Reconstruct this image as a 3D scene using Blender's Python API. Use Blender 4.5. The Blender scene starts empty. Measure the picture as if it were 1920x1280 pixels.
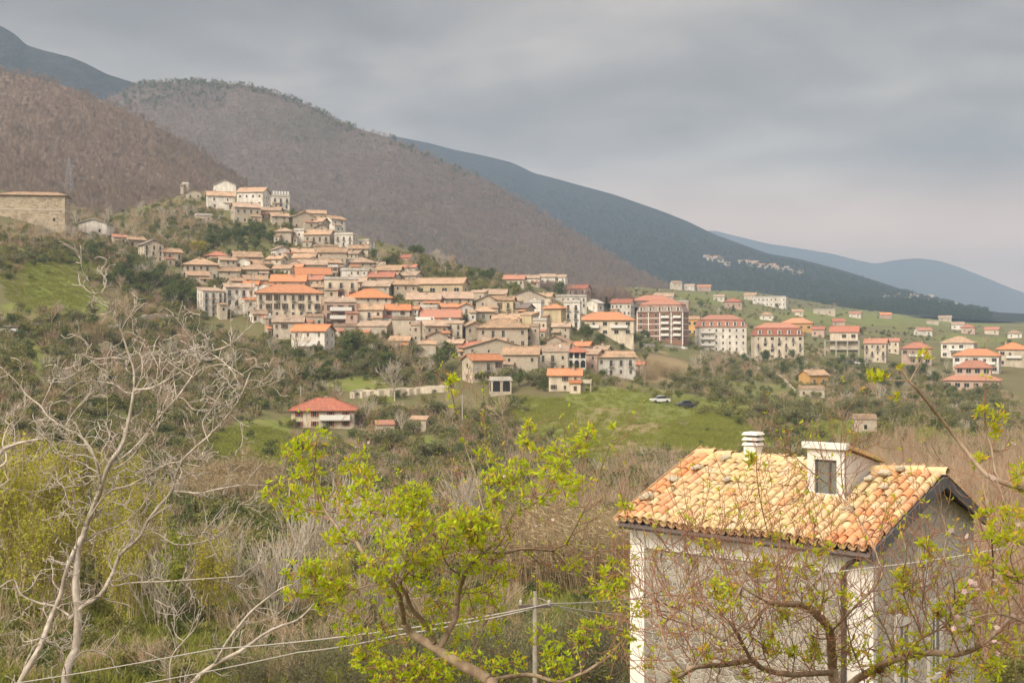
import bpy, bmesh, math, random
import numpy as np
from mathutils import Vector, Matrix
S = bpy.context.scene
COL = S.collection
R = math.radians
# ---------------------------------------------------------------- camera
F, HZ, CZ = 2300.0, 640.0, 0.0          # focal length and eye level in photo pixels (1920 x 1280), eye height
cam = bpy.data.cameras.new('camera'); camo = bpy.data.objects.new('camera', cam); COL.objects.link(camo)
camo.location = (0, 0, CZ); camo.rotation_euler = (R(90), 0, 0)
cam.sensor_width = 36; cam.lens = 36 * F / 1920; cam.clip_start = 0.1; cam.clip_end = 40000
S.camera = camo
# ---------------------------------------------------------------- light
SUN_EL, SUN_AZ = 36.0, -38.0             # sun stands behind the viewer's left shoulder (azimuth measured from -Y towards +X)
sl = bpy.data.lights.new('sun', 'SUN'); sl.energy = 1.5; sl.angle = R(34); sl.color = (1.0, 0.90, 0.75)
so = bpy.data.objects.new('sun', sl); COL.objects.link(so)
sd = Vector((math.sin(R(SUN_AZ)) * math.cos(R(SUN_EL)), -math.cos(R(SUN_AZ)) * math.cos(R(SUN_EL)), math.sin(R(SUN_EL))))
so.rotation_euler = sd.to_track_quat('Z', 'Y').to_euler(); so.location = sd * 50
S.view_settings.view_transform = 'Standard'; S.view_settings.look = 'None'
S.view_settings.exposure = 1.86; S.view_settings.gamma = 1.0; S.view_settings.use_curve_mapping = False
S.render.engine = 'CYCLES'
S.cycles.use_denoising = True
try:
    S.cycles.denoiser = 'OPENIMAGEDENOISE'; S.cycles.denoising_input_passes = 'RGB_ALBEDO_NORMAL'
except Exception: pass
S.cycles.max_bounces = 5; S.cycles.diffuse_bounces = 4; S.cycles.glossy_bounces = 2
S.cycles.transmission_bounces = 2; S.cycles.volume_bounces = 1; S.cycles.transparent_max_bounces = 8
S.cycles.use_adaptive_sampling = True; S.cycles.adaptive_threshold = 0.012
# ---------------------------------------------------------------- node helpers
class NT:
    def __init__(s, tree): s.t = tree; s.n = tree.nodes; s.l = tree.links
    def add(s, typ, **kw):
        n = s.n.new(typ)
        for k, v in kw.items(): setattr(n, k, v)
        return n
    def link(s, a, b): s.l.new(a, b)
    def val(s, sock, v):
        if hasattr(v, 'is_output'): s.l.new(v, sock)
        else: sock.default_value = v
    def math(s, op, a, b=0.0, c=None, clamp=False):
        n = s.add('ShaderNodeMath', operation=op, use_clamp=clamp)
        s.val(n.inputs[0], a); s.val(n.inputs[1], b)
        if c is not None: s.val(n.inputs[2], c)
        return n.outputs[0]
    def mix(s, f, a, b, blend='MIX'):
        n = s.add('ShaderNodeMix', data_type='RGBA', blend_type=blend)
        s.val(n.inputs[0], f)
        for i, v in ((6, a), (7, b)):
            s.val(n.inputs[i], v if hasattr(v, 'is_output') else tuple(v)[:3] + (1,))
        return n.outputs[2]
    def noise(s, vec, scale, detail=3.0, rough=0.55, dist=0.0):
        n = s.add('ShaderNodeTexNoise'); n.inputs['Scale'].default_value = scale
        n.inputs['Detail'].default_value = detail; n.inputs['Roughness'].default_value = rough
        n.inputs['Distortion'].default_value = dist
        if vec is not None: s.link(vec, n.inputs['Vector'])
        return n.outputs[0]
    def vor(s, vec, scale, feature='F1'):
        n = s.add('ShaderNodeTexVoronoi', feature=feature); n.inputs['Scale'].default_value = scale
        if vec is not None: s.link(vec, n.inputs['Vector'])
        return n
    def ramp(s, f, stops):
        n = s.add('ShaderNodeValToRGB'); e = n.color_ramp.elements
        while len(e) < len(stops): e.new(0.5)
        for i, (p, c) in enumerate(stops):
            e[i].position = p; e[i].color = (tuple(c)[:3] + (1,)) if not isinstance(c, (int, float)) else (c, c, c, 1)
        s.link(f, n.inputs[0]); return n.outputs[0]
    def mapr(s, f, a, b, c=0.0, d=1.0, smooth=True):
        n = s.add('ShaderNodeMapRange', interpolation_type='SMOOTHSTEP' if smooth else 'LINEAR')
        s.link(f, n.inputs[0])
        for i, v in enumerate((a, b, c, d)): n.inputs[i + 1].default_value = v
        return n.outputs[0]
    def mapping(s, vec, scale=(1, 1, 1), rot=(0, 0, 0), loc=(0, 0, 0)):
        n = s.add('ShaderNodeMapping'); n.inputs['Scale'].default_value = scale
        n.inputs['Rotation'].default_value = rot; n.inputs['Location'].default_value = loc
        s.link(vec, n.inputs[0]); return n.outputs[0]
def new_mat(name):
    m = bpy.data.materials.new(name); m.use_nodes = True
    t = NT(m.node_tree); b = m.node_tree.nodes['Principled BSDF']
    b.inputs['Specular IOR Level'].default_value = 0.15; b.inputs['Roughness'].default_value = 0.9
    return m, t, b
def bump(t, b, h, strength=0.3, dist=0.05):
    n = t.add('ShaderNodeBump'); n.inputs['Strength'].default_value = strength; n.inputs['Distance'].default_value = dist
    t.link(h, n.inputs['Height']); t.link(n.outputs[0], b.inputs['Normal'])
# ---------------------------------------------------------------- sky
W = bpy.data.worlds.new('World'); S.world = W; W.use_nodes = True
t = NT(W.node_tree); bg = t.n['Background']
sky = t.add('ShaderNodeTexSky', sky_type='NISHITA', sun_disc=False)
sky.sun_elevation = R(SUN_EL); sky.sun_rotation = R(180 - SUN_AZ); sky.air_density = 1.5; sky.dust_density = 3.0
tc = t.add('ShaderNodeTexCoord'); sep = t.add('ShaderNodeSeparateXYZ'); t.link(tc.outputs['Generated'], sep.inputs[0])
zc = t.math('MAXIMUM', sep.outputs[2], 0.0)
zz = t.math('ADD', zc, 0.30)
cmb = t.add('ShaderNodeCombineXYZ')
t.link(t.math('DIVIDE', sep.outputs[0], zz), cmb.inputs[0]); t.link(t.math('DIVIDE', sep.outputs[1], zz), cmb.inputs[1])
pv = t.mapping(cmb.outputs[0], scale=(0.7, 1.0, 1), rot=(0, 0, R(-20)), loc=(2.4, 4.4, 0))
n1 = t.noise(pv, 1.9, 4, 0.48, 0.5)
n2 = t.noise(t.mapping(cmb.outputs[0], scale=(1, 1.3, 1), loc=(7, 3, 0)), 4.5, 4, 0.5, 0.3)
cl = t.math('ADD', t.math('MULTIPLY', n1, 0.75), t.math('MULTIPLY', n2, 0.25))
cc = t.ramp(cl, [(0.36, (0.20, 0.172, 0.155)), (0.46, (0.30, 0.256, 0.226)), (0.54, (0.43, 0.362, 0.312)), (0.64, (0.62, 0.52, 0.44))])
glow = t.mapr(sep.outputs[2], 0.0, 0.15, 1.0, 0.0)
cc = t.mix(glow, cc, (3.5, 2.15, 1.42))
nsk = t.mix(1.0, sky.outputs[0], (0.1, 0.1, 0.1), 'MULTIPLY')
bgc = t.mix(0.9, nsk, cc)
zen = t.mapr(sep.outputs[2], 0.28, 1.0, 0.44, 2.0, smooth=False)      # overcast: brighter towards the zenith
t.link(bgc, bg.inputs[0]); t.link(zen, bg.inputs[1])
# ---------------------------------------------------------------- object helpers
def link(o, parent=None):
    COL.objects.link(o)
    if parent is not None: o.parent = parent
    return o
def tag(o, label=None, cat=None, group=None, kind=None):
    for k, v in (('label', label), ('category', cat), ('group', group), ('kind', kind)):
        if v: o[k] = v
    return o
def mesh(name, v, f, mats=(), mi=None, smooth=False):
    me = bpy.data.meshes.new(name); me.from_pydata([tuple(p) for p in v], [], f)
    for m in (mats if isinstance(mats, (list, tuple)) else [mats]): me.materials.append(m)
    if mi is not None: me.polygons.foreach_set('material_index', mi)
    if smooth: me.polygons.foreach_set('use_smooth', [True] * len(me.polygons))
    me.update(); return me
def npmesh(name, V, Q, mats=(), smooth=False, mi=None):
    """fast mesh from a vertex array and an (n,3) or (n,4) face array"""
    me = bpy.data.meshes.new(name); V = np.asarray(V, np.float32); Q = np.asarray(Q, np.int32); k = Q.shape[1]
    me.vertices.add(len(V)); me.vertices.foreach_set('co', V.ravel())
    me.loops.add(Q.size); me.loops.foreach_set('vertex_index', Q.ravel())
    me.polygons.add(len(Q)); me.polygons.foreach_set('loop_start', np.arange(0, Q.size, k, dtype=np.int32))
    me.polygons.foreach_set('loop_total', np.full(len(Q), k, np.int32))
    if smooth: me.polygons.foreach_set('use_smooth', np.ones(len(Q), bool))
    for m in (mats if isinstance(mats, (list, tuple)) else [mats]): me.materials.append(m)
    if mi is not None: me.polygons.foreach_set('material_index', np.asarray(mi, np.int32))
    me.update(calc_edges=True); return me
def obj(name, me, parent=None, loc=(0, 0, 0), rz=0.0):
    o = bpy.data.objects.new(name, me); o.location = loc; o.rotation_euler = (0, 0, rz)
    return link(o, parent)
def empty(name, loc=(0, 0, 0), rz=0.0):
    o = bpy.data.objects.new(name, None); o.location = loc; o.rotation_euler = (0, 0, rz); o.empty_display_size = 0.2
    return link(o)
class MB:
    """collects boxes, prisms and tubes; build() links them as one mesh object"""
    def __init__(s): s.v = []; s.f = []; s.m = []
    def poly(s, pts, faces, m=0):
        b = len(s.v); s.v += [tuple(p) for p in pts]; s.f += [tuple(i + b for i in q) for q in faces]; s.m += [m] * len(faces); return s
    def box(s, x0, x1, y0, y1, z0, z1, m=0):
        return s.poly([(x0, y0, z0), (x1, y0, z0), (x1, y1, z0), (x0, y1, z0), (x0, y0, z1), (x1, y0, z1), (x1, y1, z1), (x0, y1, z1)],
                      [(0, 3, 2, 1), (4, 5, 6, 7), (0, 1, 5, 4), (1, 2, 6, 5), (2, 3, 7, 6), (3, 0, 4, 7)], m)
    def tube(s, pts, rad, n=6, m=0, cap=True):
        pts = [Vector(p) for p in pts]; b = len(s.v); k = len(pts)
        rad = rad if isinstance(rad, (list, tuple)) else [rad] * k
        up = None
        for i, p in enumerate(pts):
            d = (pts[min(i + 1, k - 1)] - pts[max(i - 1, 0)])
            d = d.normalized() if d.length > 1e-9 else Vector((0, 0, 1))
            if up is None:
                up = d.orthogonal().normalized()
            up = (up - d * up.dot(d)); up = up.normalized() if up.length > 1e-6 else d.orthogonal().normalized()
            q = d.cross(up)
            for j in range(n):
                a = 2 * math.pi * j / n; w = p + (up * math.cos(a) + q * math.sin(a)) * rad[i]; s.v.append(tuple(w))
        for i in range(k - 1):
            for j in range(n):
                a0 = b + i * n + j; a1 = b + i * n + (j + 1) % n
                s.f.append((a0, a1, a1 + n, a0 + n)); s.m.append(m)
        if cap:
            s.f.append(tuple(b + j for j in reversed(range(n)))); s.f.append(tuple(b + (k - 1) * n + j for j in range(n))); s.m += [m, m]
        return s
    def mesh(s, name, mats, smooth=False): return mesh(name, s.v, s.f, mats, s.m, smooth)
    def build(s, name, mats, parent=None, loc=(0, 0, 0), rz=0.0, smooth=False):
        return obj(name, s.mesh(name, mats, smooth), parent, loc, rz)
def P(px, py, d):
    """world point seen at photo pixel (px, py), d metres ahead"""
    return Vector(((px - 960) / F * d, d, CZ + (HZ - py) / F * d))
# ---------------------------------------------------------------- terrain
rng = np.random.default_rng(7)
def smooth1(a, n, axis):
    for _ in range(n):
        p = np.pad(a, [(1, 1) if i == axis else (0, 0) for i in range(a.ndim)], mode='edge')
        sl_ = lambda k: tuple(slice(k, k + a.shape[axis]) if i == axis else slice(None) for i in range(a.ndim))
        a = (p[sl_(0)] + 2 * p[sl_(1)] + p[sl_(2)]) / 4
    return a
def vnoise(x, y, seed=0):
    xi = np.floor(x).astype(int); yi = np.floor(y).astype(int); fx = x - xi; fy = y - yi
    def h(a, b):
        n = np.sin(a * 127.1 + b * 311.7 + seed * 74.7) * 43758.5453; return n - np.floor(n)
    u = fx * fx * (3 - 2 * fx); v = fy * fy * (3 - 2 * fy)
    return (h(xi, yi) * (1 - u) + h(xi + 1, yi) * u) * (1 - v) + (h(xi, yi + 1) * (1 - u) + h(xi + 1, yi + 1) * u) * v
def fbm(x, y, o=4, seed=0):
    s = 0; a = 1; t_ = 0
    for i in range(o): s = s + a * (vnoise(x * 2 ** i, y * 2 ** i, seed + i) - 0.5); t_ += a; a *= 0.5
    return s / t_
NEAR = [(1.2, 3900), (4, 2400), (8, 1934), (16, 1720), (24, 1600), (34, 1430), (45, 1300), (60, 1185)]
COLS = {
 -700: [(80, 1075), (110, 960), (140, 840), (170, 730), (200, 610), (240, 480), (280, 380), (325, 300), (380, 250), (450, 220), (600, 200), (3000, 200)],
 0: [(80, 1080), (110, 980), (140, 885), (170, 795), (200, 705), (240, 622), (270, 548), (300, 478), (325, 424), (380, 392), (450, 362), (600, 350), (3000, 400)],
 200: [(80, 1082), (110, 985), (150, 890), (190, 795), (230, 700), (262, 618), (300, 545), (330, 497), (360, 462), (400, 430), (500, 405), (700, 395), (3000, 420)],
 400: [(80, 1085), (110, 990), (150, 910), (190, 840), (225, 775), (260, 705), (290, 645), (310, 608), (330, 570), (350, 535), (375, 500), (400, 468), (430, 430), (450, 400), (470, 380), (500, 360), (560, 352), (900, 420), (3000, 500)],
 520: [(80, 1085), (110, 993), (150, 913), (200, 835), (230, 788), (250, 742), (270, 690), (290, 648), (310, 610), (330, 575), (350, 540), (375, 505), (400, 476), (430, 436), (450, 408), (470, 392), (500, 383), (540, 382), (620, 420), (900, 470), (3000, 540)],
 600: [(80, 1085), (110, 995), (150, 915), (200, 842), (230, 800), (250, 755), (270, 695), (290, 652), (310, 615), (330, 580), (350, 545), (375, 512), (400, 484), (430, 448), (450, 428), (480, 415), (520, 415), (600, 440), (900, 500), (3000, 560)],
 800: [(80, 1085), (110, 1000), (150, 920), (200, 855), (230, 810), (250, 765), (262, 737), (280, 695), (300, 648), (320, 606), (345, 568), (370, 540), (400, 512), (430, 492), (470, 482), (560, 490), (900, 540), (3000, 580)],
 1000: [(80, 1085), (110, 1000), (140, 930), (170, 865), (200, 805), (230, 762), (250, 738), (270, 710), (300, 667), (330, 625), (360, 592), (400, 562), (440, 542), (500, 534), (600, 536), (900, 560), (3000, 580)],
 1200: [(80, 1080), (110, 985), (130, 920), (150, 872), (180, 815), (220, 770), (260, 740), (300, 715), (340, 692), (400, 665), (450, 646), (490, 632), (540, 604), (600, 574), (700, 548), (900, 536), (1300, 545), (3000, 580)],
 1400: [(80, 1085), (100, 1010), (150, 885), (200, 822), (250, 787), (300, 757), (350, 728), (400, 706), (450, 686), (500, 670), (540, 657), (600, 632), (700, 602), (800, 580), (1000, 558), (1400, 545), (3000, 575)],
 1600: [(80, 1060), (100, 985), (150, 890), (200, 832), (250, 792), (300, 762), (350, 732), (400, 706), (450, 684), (480, 671), (550, 652), (600, 641), (700, 618), (850, 600), (1100, 586), (1500, 578), (3000, 575)],
 1800: [(80, 1060), (100, 985), (150, 890), (200, 835), (250, 797), (300, 768), (350, 746), (400, 728), (430, 708), (460, 693), (500, 677), (600, 652), (700, 636), (900, 617), (1200, 606), (1800, 599), (3000, 592)],
 2700: [(80, 1060), (100, 985), (150, 890), (200, 835), (250, 797), (300, 770), (350, 750), (400, 735), (460, 705), (500, 690), (600, 668), (700, 652), (900, 635), (1200, 620), (1800, 610), (3000, 602)],
}
PXS = np.linspace(-700, 2700, 341)
LD = np.linspace(math.log(1.2), math.log(3000), 560)
cp = np.array(sorted(COLS))
prof = []
for c in cp:
    a = np.array(NEAR + COLS[c], float); prof.append(np.interp(LD, np.log(a[:, 0]), (HZ - a[:, 1]) / F * a[:, 0]))
prof = np.array(prof)                                    # heights, one row per column
GZ = np.empty((len(PXS), len(LD)))
for j in range(len(LD)): GZ[:, j] = np.interp(PXS, cp, prof[:, j])
GZ = smooth1(smooth1(GZ, 10, 0), 3, 1)
DD = np.exp(LD); GX = (PXS[:, None] - 960) / F * DD[None, :]; GY = np.broadcast_to(DD[None, :], GX.shape)
amp = np.clip((GY - 8) / 60, 0, 1)
GZ = GZ + amp * (fbm(GX / 22, GY / 22, 4, 3) * 2.4 + fbm(GX / 6, GY / 6, 3, 9) * 0.5) * np.clip(GY / 140, 0.4, 1.0)
# shallow cultivation terraces on the slopes
def bil(A, px, d):
    i = np.clip((np.asarray(px, float) + 700) / 10.0, 0, len(PXS) - 1.001); j = np.clip((np.log(d) - LD[0]) / (LD[1] - LD[0]), 0, len(LD) - 1.001)
    i0 = i.astype(int); j0 = j.astype(int); a = i - i0; b = j - j0
    return (A[i0, j0] * (1 - a) + A[i0 + 1, j0] * a) * (1 - b) + (A[i0, j0 + 1] * (1 - a) + A[i0 + 1, j0 + 1] * a) * b
def ground(px, d):
    """point of the ground d metres ahead on the bearing of photo column px"""
    z = float(bil(GZ, np.array([px]), np.array([d]))[0]); return Vector(((px - 960) / F * d, d, z))
def ground_xy(x, y):
    return float(bil(GZ, np.array([960 + x / y * F]), np.array([y]))[0])
def depth_at(px, py, d0=60):
    """first depth at which the ground shows at photo pixel (px, py)"""
    ds = np.exp(np.linspace(math.log(d0), math.log(2500), 1200)); z = bil(GZ, np.full(ds.shape, px), ds)
    pp = HZ - z / ds * F; k = np.nonzero(pp <= py)[0]
    return float(ds[k[0]]) if len(k) else float(ds[np.argmin(np.where(ds < (700 if px < 1120 else 1200), pp, 9e9))])
# grass patches: (px, py, half width, half height in photo pixels, strength) -> where the ground is green meadow
PATCH = [(95, 525, 75, 38, 1), (60, 580, 60, 25, .8), (150, 575, 40, 16, .8), (85, 670, 18, 35, 1), (460, 830, 70, 34, 1), (500, 860, 40, 28, 1), (660, 722, 60, 16, .9), (700, 742, 40, 14, .7),
         (1120, 765, 130, 40, .75), (1180, 850, 90, 50, .5), (1240, 790, 90, 30, .9), (1330, 800, 60, 40, 1), (1370, 830, 40, 30, 1.1), (1300, 765, 90, 20, .8), (1560, 810, 60, 20, 1.1), (1640, 830, 110, 18, .9),
         (1700, 600, 260, 14, .7), (1450, 600, 100, 20, .4), (1850, 640, 110, 14, .6), (1330, 560, 100, 18, .5), (1600, 590, 120, 10, .6), (1240, 690, 60, 20, .5), (40, 470, 60, 40, .3), (1450, 740, 120, 30, .4),
         (620, 1180, 120, 60, .5), (330, 1150, 130, 60, .5), (480, 1110, 60, 40, .6), (1000, 760, 90, 18, .8), (1080, 800, 110, 40, .7), (420, 1000, 120, 40, .5), (200, 780, 60, 30, .4), (780, 830, 40, 20, .6), (880, 915, 60, 20, .5), (560, 800, 60, 14, .9), (1420, 830, 60, 20, .9), (1750, 830, 120, 20, .6), (140, 870, 100, 50, .5), (520, 1230, 200, 60, .7), (1080, 1100, 150, 60, .4)]
PYG = HZ - GZ / GY * F; PXG = np.broadcast_to(PXS[:, None], PYG.shape)
PXG = PXG + fbm(GX / 25, GY / 25, 4, 61) * 130; PYQ = PYG; PYG = PYG + fbm(GX / 18, GY / 18, 4, 67) * 60
GREEN = np.zeros_like(PYG); DRY = np.zeros_like(PYG)
for (cx, cy, hw, hh, s_) in PATCH:
    q = ((PXG - cx) / hw) ** 2 + ((PYG - cy) / hh) ** 2; GREEN = np.maximum(GREEN, s_ * np.clip(1.5 - q, 0, 1))
for (cx, cy, hw, hh, s_) in [(1230, 690, 55, 28, 1), (1090, 790, 120, 30, .55), (1200, 870, 90, 40, .6), (1020, 770, 80, 16, .5), (1150, 830, 90, 20, .6), (1190, 800, 70, 12, .9), (1220, 830, 60, 10, .9), (1130, 770, 40, 7, .8), (1330, 690, 60, 20, .6), (1540, 655, 30, 12, 1), (700, 1160, 60, 30, .8), (150, 610, 40, 20, .6), (450, 920, 90, 40, .5)]:
    q = ((PXG - cx) / hw) ** 2 + ((PYG - cy) / hh) ** 2; DRY = np.maximum(DRY, s_ * np.clip(1.5 - q, 0, 1))
GREEN = GREEN * np.clip(0.85 + 0.9 * fbm(GX / 14, GY / 14, 3, 21), 0, 1.2) * (1 - 0.7 * DRY)
def grid_faces(n, m):
    i = np.arange(n - 1)[:, None] * m + np.arange(m - 1)[None, :]
    return np.stack([i, i + m, i + m + 1, i + 1], -1).reshape(-1, 4)
m_ground, t, b = new_mat('hillside_ground')
geo = t.add('ShaderNodeNewGeometry'); pos = geo.outputs['Position']
ag = t.add('ShaderNodeAttribute', attribute_name='green').outputs['Fac']; ad = t.add('ShaderNodeAttribute', attribute_name='dry').outputs['Fac']
nA = t.noise(pos, 0.045, 5, 0.6); nB = t.noise(pos, 0.5, 5, 0.65); nC = t.noise(pos, 4.0, 3, 0.6)
soil = t.ramp(nA, [(0.3, (0.15, 0.115, 0.065)), (0.5, (0.165, 0.145, 0.070)), (0.7, (0.125, 0.135, 0.045))])
soil = t.mix(t.mapr(nB, 0.45, 0.7), soil, (0.115, 0.135, 0.038))
nM = t.noise(pos, 0.16, 4, 0.6); grass = t.ramp(t.math('ADD', t.math('MULTIPLY', nM, .65), t.math('MULTIPLY', nC, .35)), [(0.3, (0.14, 0.165, 0.036)), (0.5, (0.165, 0.20, 0.042)), (0.7, (0.23, 0.225, 0.075))])
grass = t.mix(t.mapr(t.noise(pos, 0.28, 5, 0.7), .48, .66, 0, .65), grass, (0.235, 0.195, 0.082)); grass = t.mix(t.mapr(nB, .55, .72, 0, .6), grass, (0.085, 0.105, 0.035))
c = t.mix(t.mapr(t.math('ADD', ag, t.math('MULTIPLY', t.math('SUBTRACT', nM, 0.5), 0.8)), 0.12, 0.62), soil, grass)
straw = t.ramp(nC, [(0.3, (0.22, 0.165, 0.085)), (0.7, (0.33, 0.26, 0.14))])
c = t.mix(t.mapr(t.math('ADD', ad, t.math('MULTIPLY', t.math('SUBTRACT', nB, 0.5), 0.9)), 0.35, 0.8), c, straw)
c = t.mix(t.math('MULTIPLY', nC, 0.5), c, t.mix(1, c, (0.55, 0.55, 0.5), 'MULTIPLY'))
t.link(c, b.inputs['Base Color']); b.inputs['Roughness'].default_value = 1.0; bump(t, b, nB, 0.45, 0.3)
V = np.stack([GX, GY, GZ + CZ], -1).reshape(-1, 3)
gme = npmesh('ground', V, grid_faces(*GX.shape), m_ground, smooth=True)
for nm, A in (('green', GREEN), ('dry', DRY)):
    at = gme.attributes.new(nm, 'FLOAT', 'POINT'); at.data.foreach_set('value', A.ravel().astype(np.float32))
tag(obj('ground', gme), kind='structure')
# ground behind and beside the viewer, so the place goes on out of the picture
bv = []; bf = []
m_back = m_ground
rr = np.exp(np.linspace(math.log(1.2), math.log(3000), 60)); aa = np.linspace(R(37.1), R(360 - 37.1), 72)
X = np.sin(aa)[:, None] * rr[None] ; Y = np.cos(aa)[:, None] * rr[None]
Z = -1.9 - np.clip((rr - 3) / 60, 0, 1)[None] * 2 + fbm(X / 30, Y / 30, 4, 5) * 3 * np.clip(rr / 60, 0, 1)[None] + np.clip((-Y - 60) / 900, 0, 1) * 110
w = np.clip((np.abs(aa - math.pi) - R(90)) / R(40), 0, 1)[:, None]
edge = np.where(aa < math.pi, 0, 1)
zr = np.interp(np.log(rr * math.cos(R(37.1))), LD, GZ[-1]); zl = np.interp(np.log(rr * math.cos(R(37.1))), LD, GZ[0])
Ze = np.where(edge[:, None] == 0, zr[None], zl[None])
Z = Z * (1 - w) + Ze * w + CZ
bme = npmesh('ground_behind', np.stack([X, Y, Z], -1).reshape(-1, 3), grid_faces(*X.shape), m_ground, smooth=True)
tag(obj('ground_behind', bme), kind='structure')

# hills and mountains: crest given as photo column, row; every column is foot, slope points and crest, then the far side
def hill(name, crest, dfoot, dcrest, foot_py, m, mid=((0.35, 0.30), (0.7, 0.66)), seed=1, rough=1.0, nscale=70, npx=260, nt=90, px0=None, px1=None):
    crest = np.array(crest, float); px = np.linspace(px0 or crest[0, 0], px1 or crest[-1, 0], npx)
    cy = np.interp(px, crest[:, 0], crest[:, 1]); cy = smooth1(cy, 1, 0)
    fn = lambda q: q(px) if callable(q) else np.full(px.shape, float(q))
    df, dc, fy = fn(dfoot), fn(dcrest), fn(foot_py)
    tt = np.linspace(0, 1.6, nt); Vv = np.zeros((npx, nt, 3))
    for j, s_ in enumerate(tt):
        k = min(s_, 1.0); a = np.interp(k, [0] + [p[0] for p in mid] + [1], [0] + [p[1] for p in mid] + [1])
        d = df + (dc - df) * s_
        py = fy + (cy - fy) * a
        z = (HZ - py) / F * (df + (dc - df) * k)
        if s_ > 1: z = z - (s_ - 1) * (dc - df) * 0.42
        Vv[:, j, 0] = (px - 960) / F * d; Vv[:, j, 1] = d; Vv[:, j, 2] = z
    env = np.sin(np.clip(tt / 1.0, 0, 1) * math.pi)[None] * 0.85 + 0.15
    env[:, tt > 1] = 0.2
    nz = fbm(Vv[..., 0] / nscale, Vv[..., 1] / nscale, 5, seed)
    gully = 1 - np.abs(2 * vnoise((Vv[..., 0] + 0.5 * Vv[..., 1]) / (nscale * 1.4), Vv[..., 1] / (nscale * 6), seed + 40) - 1)
    Vv[..., 2] += rough * env * (nz * 0.9 + (gully - 0.5) * 0.35) * nscale * 0.35
    Vv[..., 2] += CZ
    o = obj(name, npmesh(name, Vv.reshape(-1, 3), grid_faces(npx, nt), m, smooth=True)); tag(o, kind='structure')
    return px, tt, Vv
def wood_mat(name, c1, c2, c3, sc):
    m, t, b = new_mat(name); pos = t.add('ShaderNodeNewGeometry').outputs['Position']
    a = t.noise(pos, 0.006 * sc, 5, 0.6); q = t.noise(pos, 0.12 * sc, 4, 0.7)
    c = t.ramp(a, [(0.35, c1), (0.52, c2), (0.68, c3)])
    c = t.mix(t.mapr(q, 0.35, 0.7), t.mix(1, c, (0.6, 0.6, 0.6), 'MULTIPLY'), c)
    t.link(c, b.inputs['Base Color']); b.inputs['Roughness'].default_value = 1; b.inputs['Specular IOR Level'].default_value = 0
    bump(t, b, q, 0.8, 6.0 / sc); return m
m_slope = wood_mat('leaf_litter_slope', (0.215, 0.160, 0.122), (0.24, 0.183, 0.145), (0.19, 0.158, 0.108), 1.6)
m_hillD = wood_mat('brown_wooded_hill', (0.145, 0.115, 0.098), (0.17, 0.136, 0.116), (0.125, 0.112, 0.086), 1.0)
m_far = wood_mat('far_forest_mountain', (0.036, 0.041, 0.04), (0.045, 0.049, 0.046), (0.032, 0.040, 0.036), 0.4)
E = hill('wooded_slope', [(-900, -20), (-500, 20), (-200, 85), (0, 128), (100, 150), (200, 190), (300, 238), (380, 285), (430, 325), (490, 365), (560, 402), (700, 466), (850, 512), (960, 538), (1100, 560), (1250, 575)],
         lambda p: np.interp(p, [-900, 0, 400, 700, 1250], [340, 400, 470, 500, 560]), lambda p: np.interp(p, [-900, 0, 400, 1250], [700, 780, 760, 700]),
         lambda p: np.interp(p, [-900, 0, 200, 400, 700, 1250], [420, 430, 450, 440, 500, 585]), m_slope, seed=3, rough=0.5, nscale=60)
D = hill('wooded_hill', [(60, 260), (150, 215), (200, 187), (215, 178), (260, 158), (290, 155), (380, 153), (470, 162), (540, 182), (600, 208), (640, 232), (740, 262), (850, 312), (920, 342), (1000, 388), (1100, 452), (1200, 515), (1270, 548), (1400, 570)],
         lambda p: np.interp(p, [60, 1400], [820, 800]), lambda p: np.interp(p, [60, 400, 1400], [1500, 1450, 1150]),
         lambda p: np.interp(p, [60, 600, 1000, 1400], [480, 540, 590, 600]), m_hillD, seed=11, rough=0.45, nscale=110, nt=110)
A = hill('long_blue_mountain', [(300, 340), (560, 290), (700, 258), (740, 256), (800, 268), (850, 280), (900, 290), (960, 304), (1000, 324), (1060, 340), (1150, 365), (1240, 396), (1290, 416), (1340, 440), (1400, 462), (1440, 476), (1500, 486), (1560, 501), (1640, 526), (1720, 553), (1780, 573), (1850, 590), (2000, 600)],
         1250, lambda p: np.interp(p, [300, 1000, 1500, 2000], [2800, 2800, 2500, 2200]), lambda p: np.interp(p, [300, 1000, 1400, 2000], [610, 610, 570, 606]), m_far, seed=17, rough=0.5, nscale=260, nt=110)
B = hill('distant_mountain', [(900, 470), (1100, 450), (1250, 435), (1340, 430), (1400, 445), (1440, 455), (1500, 464), (1560, 474), (1610, 487), (1640, 493), (1680, 486), (1720, 482), (1760, 487), (1800, 500), (1850, 520), (1900, 540), (1960, 562), (2100, 605), (2400, 630)],
         3600, 6800, 640, m_far, seed=23, rough=0.3, nscale=500)
C = hill('dark_blue_peak', [(-900, 30), (-300, 20), (-60, 18), (0, 44), (20, 55), (35, 66), (48, 80), (80, 90), (130, 103), (160, 115), (200, 136), (240, 149), (268, 158), (320, 190), (420, 260), (600, 330)],
         1200, 1800, 420, m_far, seed=29, rough=0.4, nscale=200)
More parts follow.
